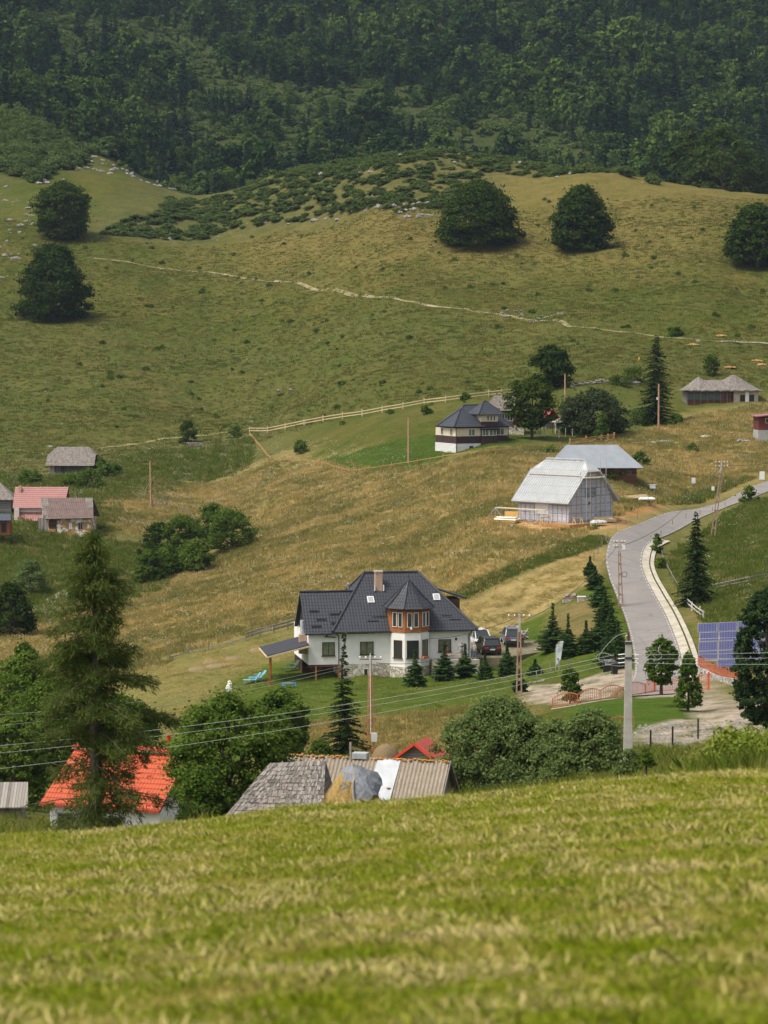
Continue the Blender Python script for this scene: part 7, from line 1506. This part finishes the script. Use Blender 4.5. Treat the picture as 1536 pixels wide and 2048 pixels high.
# ================================================================ hillside shrubs (individual things) and junipers (stuff)
rng = np.random.RandomState(77)
protos = [bl_mesh(M['l_bush'], seed=200+i, h=1.2, w=2.2, ncl=16, nlf=45, leaf=.16, shape='dome', rc=.2, clear=0)[0] for i in range(5)]
n_ = 0; g1_ = 'small shrubs dotted over the open hillside'
while n_ < 230:
    x, y = rng.uniform(0, 1536), rng.uniform(400, 860)
    if y < 470 and not (850 < x < 1536): continue
    if x > 1050 and y > 690: continue
    p_ = hit(x, y, 400)
    if p_.y > 860: continue
    s_ = rng.uniform(.25, .85)**1.2; o = link('hillside_shrub', protos[rng.randint(5)]); o.location = p_; o.rotation_euler = (0, 0, rng.uniform(0, 6)); o.scale = (s_, s_, s_*.8); tag(o, 'small dark green shrub dotted on the open hillside', 'shrub', g1_); n_ += 1
def stuff(name, pts, scl, meshes, rot=None):
    """one object: instances of the meshes scattered on points by geometry nodes"""
    pts = np.asarray(pts, float); me = bpy.data.meshes.new(name); me.vertices.add(len(pts)); me.vertices.foreach_set('co', pts.astype('f').ravel()); me.update()
    a = me.attributes.new('scl', 'FLOAT_VECTOR', 'POINT'); a.data.foreach_set('vector', np.asarray(scl, 'f').ravel())
    r_ = rot if rot is not None else np.stack([np.zeros(len(pts)), np.zeros(len(pts)), np.random.RandomState(1).uniform(0, 6.28, len(pts))], 1)
    b = me.attributes.new('rot', 'FLOAT_VECTOR', 'POINT'); b.data.foreach_set('vector', r_.astype('f').ravel())
    col = bpy.data.collections.new(name+'_source')
    for m in meshes: o_ = bpy.data.objects.new(name+'_piece', m); col.objects.link(o_)
    ng = bpy.data.node_groups.new(name, 'GeometryNodeTree'); ng.interface.new_socket('Geometry', in_out='INPUT', socket_type='NodeSocketGeometry'); ng.interface.new_socket('Geometry', in_out='OUTPUT', socket_type='NodeSocketGeometry')
    N = ng.nodes.new; gi = N('NodeGroupInput'); go = N('NodeGroupOutput'); ip = N('GeometryNodeInstanceOnPoints'); ci = N('GeometryNodeCollectionInfo'); ci.inputs[0].default_value = col; ci.inputs[1].default_value = True; ci.inputs[2].default_value = True
    def na(nm): q = N('GeometryNodeInputNamedAttribute'); q.data_type = 'FLOAT_VECTOR'; q.inputs[0].default_value = nm; return q.outputs[0]
    ri = N('FunctionNodeRandomValue'); ri.data_type = 'INT'; ri.inputs[4].default_value = 0; ri.inputs[5].default_value = max(0, len(meshes)-1)
    ng.links.new(gi.outputs[0], ip.inputs['Points']); ng.links.new(ci.outputs[0], ip.inputs['Instance']); ip.inputs['Pick Instance'].default_value = True; ng.links.new(ri.outputs[2], ip.inputs['Instance Index'])
    ng.links.new(na('rot'), ip.inputs['Rotation']); ng.links.new(na('scl'), ip.inputs['Scale']); ng.links.new(ip.outputs[0], go.inputs[0])
    o = bpy.data.objects.new(name, me); C.objects.link(o); o.modifiers.new('scatter', 'NODES').node_group = ng; tag(o, kind='stuff'); return o
def scatter(poly, n, seed, dmin=62, soft=3, cond=None):
    """n random ground points inside a polygon given in photo pixels"""
    P = wpoly(poly, dmin); rng = np.random.RandomState(seed); lo, hi = P.min(0), P.max(0); out = []
    X_ = rng.uniform(lo[0], hi[0], n*3); Y_ = rng.uniform(lo[1], hi[1], n*3); m = inside(P, X_, Y_, soft) > rng.uniform(0, 1, n*3)
    if cond is not None: m &= cond(X_, Y_)
    X_, Y_ = X_[m][:n], Y_[m][:n]; return np.stack([X_, Y_, H(X_, Y_)], 1)
def s3(n, a, b, seed, zk=1.0):
    s_ = np.random.RandomState(seed).uniform(a, b, n); return np.stack([s_, s_, s_*zk], 1)
jm = [bl_mesh(M['l_juniper'], seed=230+i, h=1.5, w=3.4, ncl=22, nlf=50, leaf=.24, shape='dome', rc=.17, clear=0)[0] for i in range(4)]
cond = lambda X_, Y_: fb(X_, Y_, 22, 31) > -.42
J1 = scatter([(190,470),(330,425),(420,384),(600,334),(800,306),(1000,318),(1190,345),(1100,352),(1000,345),(920,360),(900,420),(800,425),(700,415),(620,440),(560,438),(470,455),(330,480),(230,470)], 4200, 21, 400, 3, cond)
J1 = J1[J1[:, 1] < 850]
stuff('juniper_scrub', J1, s3(len(J1), .55, 1.15, 22, .8)**2.0*1.15, jm)
cond2 = lambda X_, Y_: fb(X_, Y_, 18, 33) > .12
J2 = scatter([(-50,260),(0,225),(60,240),(130,300),(150,330),(90,335),(0,350),(-60,360)], 1000, 23, 700, 14, cond2); stuff('juniper_scrub', J2, s3(len(J2), .8, 2.0, 24), jm)
J3 = scatter([(1180,350),(1240,350),(1340,365),(1536,380),(1700,385),(1700,376),(1536,368),(1340,352)], 420, 25, 650, 12); J3 = J3[(J3[:, 1] > 725)]; stuff('juniper_scrub', J3, s3(len(J3), .6, 1.4, 26), jm)
# limestone rocks
rkm = []
for i in range(4):
    m = MB(); rr = random.Random(i); rockmb(m, (0,0,.1), .5, rr, .8); rockmb(m, (.5,.1,.05), .32, rr, .9); rkm.append(mesh_np('rock', np.array(m.v), m.f, M['rock']))
K = []
for poly, n_ in (([(330,486),(480,470),(560,440),(700,425),(830,440),(900,445),(900,400),(800,400),(650,420),(400,450)], 240), ([(0,380),(90,340),(150,380),(60,420),(60,520),(0,560)], 90), ([(1000,345),(1190,352),(1180,330),(1000,318)], 120), ([(1240,362),(1340,372),(1536,384),(1536,372),(1340,354)], 160), ([(600,350),(760,320),(760,340),(600,365)], 60), ([(0,300),(200,300),(360,372),(340,380),(150,340),(0,350)], 160), ([(780,300),(1050,330),(1000,345),(780,330)], 90)):
    q = scatter(poly, int(n_*1.7), len(K)+41, 400, 4, lambda X_, Y_: fb(X_, Y_, 9, 55) > .24); K.append(q)
K = np.concatenate(K); stuff('limestone_rocks', K, s3(len(K), .3, 1.15, 43, .9)**1.5*1.7, rkm)
K2 = scatter([(0,400),(1536,480),(1536,640),(900,700),(0,860)], 600, 45, 400, 5); stuff('scattered_stones', K2, s3(len(K2), .12, .45, 46), rkm)
K3 = scatter([(1270,1495),(1300,1460),(1360,1445),(1500,1436),(1536,1470),(1400,1505),(1280,1512)], 700, 47, 100, 2, lambda X_, Y_: fb(X_, Y_, 4, 57) > -.1); stuff('gravel_stones', K3, s3(len(K3), .06, .28, 48), rkm)
# ================================================================ forest
fc = [con_mesh('c', M['f_con'], 300+i, h, w_, False, lev=15, nbr=7, seg=4, spray=1.5, sw=.30, per=4, droop=.3, clear=.02, prof=lambda t: (1-t)**.8)[0] for i, (h, w_) in enumerate(((12,5),(14,5.5),(10,4.5),(17,6),(8,4)))]
fd = [bl_mesh(M['f_dec'], seed=320+i, h=h, w=w_, ncl=40, nlf=60, leaf=.6, shape=sh, rc=.15, clear=.04, flat=.7)[0] for i, (h, w_, sh) in enumerate(((12,10,'dome'),(14,9.5,'oval'),(9,9,'dome'),(13,8,'oval'),(7,7,'dome')))]
rng = np.random.RandomState(99)
def in_clear(px, py, X_, Y_):
    """openings in the forest read off the photo"""
    v = fb(X_, Y_, 40, 61); out = np.zeros(px.shape)
    for (ax, ay, bx, by, wd) in ((90,50,260,75,22),(260,75,420,125,30),(430,175,640,210,22),(300,110,480,190,22),(560,300,620,260,40),(640,235,830,200,24),(700,200,860,240,30),(830,235,960,320,30),(980,270,1180,330,30),(430,280,560,330,26),(300,230,460,260,18),(1000,250,1080,270,18),(100,60,160,140,22)):
        t = np.clip(((px-ax)*(bx-ax)+(py-ay)*(by-ay))/((bx-ax)**2+(by-ay)**2), 0, 1); d = np.hypot(px-ax-t*(bx-ax), py-ay-t*(by-ay)); out = np.maximum(out, np.clip(1.65-d/wd+.6*v, 0, 1))
    return out
N_ = 30000; Yq = rng.uniform(880, 1650, N_); Xq = rng.uniform(-1, 1, N_)*(Yq*.165+25); Zq = H(Xq, Yq); pxq, pyq = proj(Xq, Yq, Zq)
clr = in_clear(pxq, pyq, Xq, Yq)
ok = (pyq > -190) & ~((pxq < 395) & (Yq < 965)) & (rng.uniform(0, 1, N_) > clr*.95)
ok &= ~((pxq > 395) & (Yq < 935))
# extra left mass in front of the slope
Xq, Yq, Zq, pxq, pyq, clr = (a[ok] for a in (Xq, Yq, Zq, pxq, pyq, clr))
# poisson-like thinning
cell = {}; keep = []
for i in rng.permutation(len(Xq)):
    r0 = 4.1 if pxq[i] > 600 else 4.3; k_ = (int(Xq[i]//r0), int(Yq[i]//r0)); bad = False
    for a in (-1, 0, 1):
        for b in (-1, 0, 1):
            for j_ in cell.get((k_[0]+a, k_[1]+b), ()):
                if (Xq[i]-Xq[j_])**2+(Yq[i]-Yq[j_])**2 < r0*r0: bad = True
    if not bad: cell.setdefault(k_, []).append(i); keep.append(i)
keep = np.array(keep); Xq, Yq, Zq, pxq, pyq, clr = (a[keep] for a in (Xq, Yq, Zq, pxq, pyq, clr))
mixn = fb(Xq, Yq, 55, 71)+.6*fb(Xq, Yq, 24, 72); isd = mixn+rng.normal(0, .22, len(Xq)) > .06
sz = np.clip(np.exp(rng.normal(-.22, .33, len(Xq))), .4, 1.75)*(1-.5*clr)*np.where((pxq < 620) & (Yq < 1150), .95, 1)
sz = np.where(rng.uniform(0, 1, len(Xq)) < .28, sz*.6, sz)
vis = np.where((pyq > -60) & (pxq > -30) & (pxq < 1566), -Yq+sz*250, -9e9)
for nm, sel, prot, lab, cat, grp in (('forest_conifer', ~isd, fc, 'dark conifer standing in the mountain forest', 'conifer', 'conifers of the mountain forest'), ('forest_broadleaf', isd, fd, 'rounded broadleaf tree standing in the mountain forest', 'tree', 'broadleaf trees of the mountain forest')):
    idx = np.where(sel)[0]; order = idx[np.argsort(-vis[idx])]; ind = order[:300]; rest = order[300:]
    for i in ind:
        o = link(nm, prot[rng.randint(len(prot))]); o.location = (Xq[i], Yq[i], Zq[i]-.2); o.rotation_euler = (0, 0, rng.uniform(0, 6)); s_ = sz[i]; o.scale = (s_*rng.uniform(.85, 1.15),)*2+(s_*rng.uniform(.85, 1.2),); tag(o, lab, cat, grp)
    s_ = sz[rest]; stuff(nm.replace('forest_', 'far_')+'_forest', np.stack([Xq[rest], Yq[rest], Zq[rest]-.2], 1), np.stack([s_, s_, s_*rng.uniform(.85, 1.2, len(s_))], 1), prot)
M['scrub'] = m_leaf('scrub_leaf', (.055,.092,.020), (.125,.170,.042), .06, .2)
# undergrowth in the clearings
U_ = rng.uniform(900, 1500, 17000); V_ = rng.uniform(-1, 1, 17000)*(U_*.16+15); zz_ = H(V_, U_); a_, b_ = proj(V_, U_, zz_); okk = (fb(V_, U_, 12, 81) > -.1) & ~((a_ < 395) & (U_ < 960)) & ~((a_ > 395) & (U_ < 930)); q = np.stack([V_[okk], U_[okk], zz_[okk]], 1)
stuff('forest_undergrowth', q, s3(len(q), .7, 1.6, 83), [bl_mesh(M['scrub'], seed=240+i, h=1.4, w=3.2, ncl=14, nlf=34, leaf=.4, shape='dome', rc=.2, clear=0)[0] for i in range(3)])
# dead grey snags
for i, (x, y, top, lab) in enumerate(((103,85,28,'bare grey dead tree high in the left forest'),(1035,100,65,'bare grey dead tree in the upper right forest'),(615,145,118,'bare grey dead tree in the middle of the forest'),(755,125,98,'short grey snag in the forest near the centre'))):
    p_ = hit(x, y, 900); s_ = F/p_.y; hh = (y-top)/s_; m = MB(); rr = random.Random(i); m.tube((0,0,-1), (0.3,0,hh), .28, .06, 6)
    for k_ in range(12): z_ = hh*rr.uniform(.3,.95); a = rr.uniform(0,6.28); l_ = rr.uniform(.8,2.4); m.tube((0,0,z_), (l_*math.cos(a), l_*math.sin(a), z_+rr.uniform(.2,1.2)), .09, .03, 4)
    o = m.build('dead_tree', M['bark_pale']); o.location = p_-Vector((0,12,0)); o.location.z = h1(o.location.x, o.location.y); tag(o, lab, 'dead tree')
# ================================================================ grass
def blades(n, rad, h0, h1_, w_, seed, lean=.5, mat=None):
    rng = np.random.RandomState(seed); a = rng.uniform(0, 6.28, n); r = rad*np.sqrt(rng.uniform(0, 1, n)); x, y = r*np.cos(a), r*np.sin(a); hh = rng.uniform(h0, h1_, n); la = rng.uniform(0, 6.28, n); ll = hh*lean*rng.uniform(.2, 1, n)
    ta = rng.uniform(0, 6.28, n); dx, dy = np.cos(ta)*w_, np.sin(ta)*w_; mx, my = x+np.cos(la)*ll*.35, y+np.sin(la)*ll*.35; tx, ty = x+np.cos(la)*ll, y+np.sin(la)*ll; z0 = np.full(n, -.02)
    v = np.stack([np.stack([x-dx, y-dy, z0], 1), np.stack([x+dx, y+dy, z0], 1), np.stack([mx+dx*.8, my+dy*.8, hh*.6], 1), np.stack([tx, ty, hh], 1), np.stack([mx-dx*.8, my-dy*.8, hh*.6], 1)], 1).reshape(-1, 3)
    return mesh_np('tuft', v, np.arange(5*n).reshape(n, 5), mat, uv=False)
def m_grass(name, dark, light, dry, s1, dryamt=(.5, .62), patch=None):
    n = NT(name); ge = n.new('NewGeometry'); f = n.math('ADD', n.math('MULTIPLY', n.noise(ge.outputs['Position'], s1, 3, .6), .6), n.math('MULTIPLY', ge.outputs['Random Per Island'], .4)); col = n.ramp(f, [(.3, dark), (.7, light)])
    f2 = n.math('ADD', n.noise(ge.outputs['Position'], s1*.7, 4, .75, .5), n.math('MULTIPLY', n.math('SUBTRACT', ge.outputs['Random Per Island'], .5), .22)); col = n.mix(n.ramp(f2, [(dryamt[0], (0,0,0)), (dryamt[1], (1,1,1))]), col, dry)
    if patch: col = n.mix(n.math('MULTIPLY', n.ramp(n.noise(n.mapv(ge.outputs['Position'], (1,1.6,1)), .055, 4, .6, .6), [(.47, (0,0,0)), (.60, (1,1,1))]), .5), col, patch)
    m = fin(n, col, .95, 0, .03)
    tr = n.new('BsdfTranslucent'); n.l(col, tr.inputs[0]); ms = n.new('MixShader'); ms.inputs[0].default_value = .3; n.l(n.b.outputs[0], ms.inputs[1]); n.l(tr.outputs[0], ms.inputs[2]); n.l(ms.outputs[0], n.out.inputs[0]); return m
M['g_near'] = m_grass('near_grass', (.17,.25,.008), (.36,.395,.026), (.60,.49,.15), 1.5, (.475, .67))
tn = [blades(80, .26, .03, .095, .0042, i, 1.15, M['g_near']) for i in range(5)]
rng = np.random.RandomState(5); Yg = 8+54*rng.uniform(0, 1, 42000)**.85; Xg = rng.uniform(-1, 1, len(Yg))*(Yg*.155+1.2); ns = np.stack([Xg, Yg, H(Xg, Yg)], 1)
stuff('foreground_grass', ns, s3(len(ns), .6, 1.15, 6, .75)*(1+.45*np.clip(fb(Xg, Yg*1.5, 2.2, 17), -.6, 1))[:, None], tn)
ts = [blades(6, .12, .14, .34, .003, 20+i, .6, M['g_near']) for i in range(3)]
Yg = rng.uniform(28, 60, 900); Xg = rng.uniform(-1, 1, len(Yg))*(Yg*.15+1.2); stuff('tall_grass_stems', np.stack([Xg, Yg, H(Xg, Yg)], 1), s3(900, .5, 1.0, 7), ts)
M['g_weed'] = m_grass('bank_weeds', (.10,.16,.02), (.23,.28,.04), (.44,.31,.13), 1.0, (.53, .68))
wm = [blades(130, .5, .08, .50, .0045, 30+i, .8, M['g_weed']) for i in range(4)]
W1 = []
for poly, n_, dd in (([(1290,1560),(1380,1500),(1536,1440),(1700,1420),(1700,1560),(1400,1590)], 900, 60),):
    pass
Yw = rng.uniform(56, 84, 1500); pxw = rng.uniform(1290, 1700, 1500); Xw = (pxw-768)/F*Yw; okw = rng.uniform(0, 1, 1500) < np.clip((pxw-1290)/130, .1, 1); stuff('bank_weeds', np.stack([Xw, Yw, H(Xw, Yw)-.05], 1)[okw], (s3(1500, .5, 1.15, 8)*np.clip((pxw-1270)/130, .4, 1.3)[:, None])[okw], wm)
bb = [bl_mesh(M['g_weed'], seed=260+i, h=.9, w=1.7, ncl=26, nlf=70, leaf=.045, shape='dome', rc=.17, clear=0)[0] for i in range(3)]
Yb = rng.uniform(58, 82, 260); pxb = 1330+rng.uniform(0, 1, 260)**.7*380; Xb = (pxb-768)/F*Yb; stuff('bank_scrub', np.stack([Xb, Yb, H(Xb, Yb)-.05], 1), s3(260, .35, 1.0, 12)*np.clip((pxb-1300)/130, .4, 1.25)[:, None], bb)
W2 = scatter([(1240,1580),(1290,1500),(1400,1500),(1536,1490),(1600,1500),(1500,1560),(1300,1590)], 900, 9, 80, 2); stuff('bank_weeds', W2, s3(len(W2), .6, 1.3, 10), wm)
W3 = gp(0, 100); Yw = rng.uniform(72, 150, 1500); pxw = rng.uniform(-60, 1300, 1500); Xw = (pxw-768)/F*Yw; stuff('bank_weeds', np.stack([Xw, Yw, H(Xw, Yw)-.05], 1), s3(1500, .7, 1.5, 11), wm)
# meadow tufts give the fields their grain
M['g_tan'] = m_grass('meadow_tan', (.20,.205,.055), (.38,.32,.105), (.60,.44,.18), .28, (.42, .60), (.13,.16,.038)); M['g_hill'] = m_grass('hill_grass', (.056,.084,.011), (.120,.132,.025), (.23,.178,.057), .2, (.48, .64), (.06,.095,.012)); M['g_green'] = m_grass('rank_grass', (.085,.13,.018), (.17,.215,.04), (.36,.31,.12), .5, (.56, .70))
tt = [blades(26, .42, .14, .42, .020, 40+i, .6, M['g_tan']) for i in range(4)]; th_ = [blades(16, .5, .10, .28, .035, 50+i, .7, M['g_hill']) for i in range(4)]; tg = [blades(24, .4, .2, .6, .024, 60+i, .6, M['g_green']) for i in range(4)]
tp1 = [(200,1010),(330,960),(520,935),(700,952),(900,930),(1120,900),(1350,855),(1536,815),(1700,800),(1700,900),(1536,955),(1400,1000),(1280,1045),(1210,1072),(1000,1140),(925,1182),(850,1240),(600,1240),(330,1308),(0,1415),(-100,1440),(-100,1330),(60,1265),(240,1150),(420,1125),(520,1060),(560,1010),(260,1060)]
def notroad(X_, Y_):
    d = np.full(X_.shape, 1e9)
    for a, b in zip(RS[:-1], RS[1:]):
        t = np.clip(((X_-a.x)*(b.x-a.x)+(Y_-a.y)*(b.y-a.y))/((b.x-a.x)**2+(b.y-a.y)**2), 0, 1); d = np.minimum(d, np.hypot(X_-a.x-t*(b.x-a.x), Y_-a.y-t*(b.y-a.y)))
    q = p4+c4(4, 3, 0); return (d > 5.2) & (np.hypot(X_-q.x, Y_-q.y) > 8.5)
q = scatter(tp1, 42000, 71, 180, 4, notroad); stuff('meadow_grass', q, s3(len(q), .7, 1.5, 72), tt)
q = scatter([(0,440),(200,480),(560,470),(900,440),(1300,400),(1600,400),(1600,780),(1280,770),(1000,790),(600,850),(300,900),(0,950),(-60,900),(-60,420)], 42000, 73, 400, 6); stuff('hillside_grass', q, s3(len(q), .6, 1.6, 74), th_)
q = scatter([(-60,940),(90,960),(190,945),(300,905),(480,880),(500,930),(350,960),(200,1010),(200,1060),(-60,1100)], 5000, 75, 380, 4); stuff('rough_grass', q, s3(len(q), .7, 1.7, 76), tg)
q = scatter([(1400,1010),(1536,985),(1650,975),(1650,1330),(1536,1330),(1400,1225),(1330,1090)], 9000, 77, 180, 2, notroad); stuff('rough_grass', q, s3(len(q), .6, 1.3, 78), tg)
q = scatter([(-60,1095),(0,1088),(200,1078),(330,1100),(330,1180),(160,1210),(0,1260),(-60,1280)], 4500, 79, 300, 3); stuff('rough_grass', q, s3(len(q), .7, 1.5, 80), tg)
q = scatter([(1190,1095),(1215,1070),(1280,1040),(1400,995),(1536,955),(1536,970),(1400,1012),(1290,1052),(1225,1090),(1205,1120)], 2600, 81, 250, 3, notroad); stuff('rough_grass', q, s3(len(q), .8, 1.8, 82), tg)
q = scatter([(560,1458),(800,1432),(1020,1402),(1050,1430),(900,1520),(560,1540)], 3500, 83, 100, 2); stuff('meadow_grass', q, s3(len(q), .5, 1.1, 84), tt)
q = scatter([(905,1192),(1000,1146),(1100,1108),(1190,1074),(1214,1080),(1195,1092),(1100,1122),(1000,1158),(925,1200)], 1500, 97, 180, 1); stuff('rank_grass_strip', q, s3(len(q), .45, 1.0, 98), tg)
q = scatter([(640,922),(700,908),(880,866),(985,842),(1060,840),(1075,862),(1040,890),(880,918),(712,946)], 5000, 99, 300, .5); lt = [blades(18, .4, .05, .12, .02, 80+i, .8, M['g_green']) for i in range(2)]; q = q[fb(q[:, 0], q[:, 1], 6, 12) > .1]; stuff('lawn_grass', q, s3(len(q), .6, 1.1, 99), lt)
q = scatter([(455,1375),(540,1340),(850,1350),(1010,1325),(1180,1330),(1230,1345),(1040,1370),(900,1425),(700,1500),(420,1520),(330,1500)], 5000, 100, 100, 1); q = q[fb(q[:, 0], q[:, 1], 5, 13) > .0]; stuff('lawn_grass', q, s3(len(q), .5, 1.2, 99), lt)
q = scatter([(330,1320),(500,1288),(600,1258),(615,1290),(530,1330),(455,1400),(330,1490),(260,1500)], 6000, 101, 100, 2); mt_ = [blades(18, .45, .03, .12, .02, 84+i, 1.4, M['g_tan']) for i in range(2)]; q = q[fb(q[:, 0], q[:, 1]*2.5, 6, 14) > .05]; stuff('mown_stubble', q, s3(len(q), .6, 1.2, 99), mt_)
q = scatter([(925,1192),(1040,1140),(1190,1085),(1200,1100),(1170,1165),(1080,1225),(1000,1262),(940,1250)], 6000, 102, 180, 1); q = q[fb(q[:, 0]*2.5, q[:, 1], 7, 15) > .0]; stuff('mown_stubble', q, s3(len(q), .6, 1.2, 99), mt_)
# pale flower heads and straw
fl = m_plain('flower_white', (.62,.60,.48), .8); fw_ = []
for i in range(2):
    m = MB(); rr = random.Random(i)
    for k_ in range(7): rockmb(m, (rr.uniform(-.5,.5), rr.uniform(-.5,.5), rr.uniform(.3,.6)), rr.uniform(.025,.055), rr, .4)
    fw_.append(mesh_np('umbel', np.array(m.v), m.f, fl))
q = np.concatenate([scatter(tp1, 1500, 91, 180, 4, notroad), scatter([(0,900),(480,870),(700,900),(900,940),(500,1000),(200,1010),(0,1100)], 900, 92, 300, 4), scatter([(1400,1010),(1650,985),(1650,1330),(1400,1225)], 110, 93, 180, 2, notroad)])
stuff('wildflowers', q, s3(len(q), .6, 1.6, 94), fw_)
M['straw'] = m_noise('cut_straw', (.42,.35,.13), (.58,.48,.20), 9, .9)
stw = [blades(60, .3, .02, .05, .004, 70+i, 3.2, M['straw']) for i in range(3)]
Yg = 8+52*rng.uniform(0, 1, 9000)**.85; Xg = rng.uniform(-1, 1, len(Yg))*(Yg*.155+1.2); kk = fb(Xg, Yg*2.2, 3.5, 19) > .22; Xg, Yg = Xg[kk], Yg[kk]
q = np.stack([Xg, Yg, H(Xg, Yg)+.03], 1); stuff('cut_straw', q, s3(len(q), .7, 1.4, 95), stw)
# ================================================================ haze
hz = MB().box(-1900, 1900, -60, 2560, -60, 430).build('haze', None, kind='stuff')
n = bpy.data.materials.new('haze'); n.use_nodes = True; t_ = n.node_tree; t_.nodes.remove(t_.nodes['Principled BSDF']); pv = t_.nodes.new('ShaderNodeVolumePrincipled'); pv.inputs['Color'].default_value = (.62,.80,1,1); pv.inputs['Density'].default_value = .00005; pv.inputs['Anisotropy'].default_value = .2; t_.links.new(pv.outputs[0], t_.nodes['Material Output'].inputs['Volume'])
hz.data.materials.clear(); hz.data.materials.append(n)
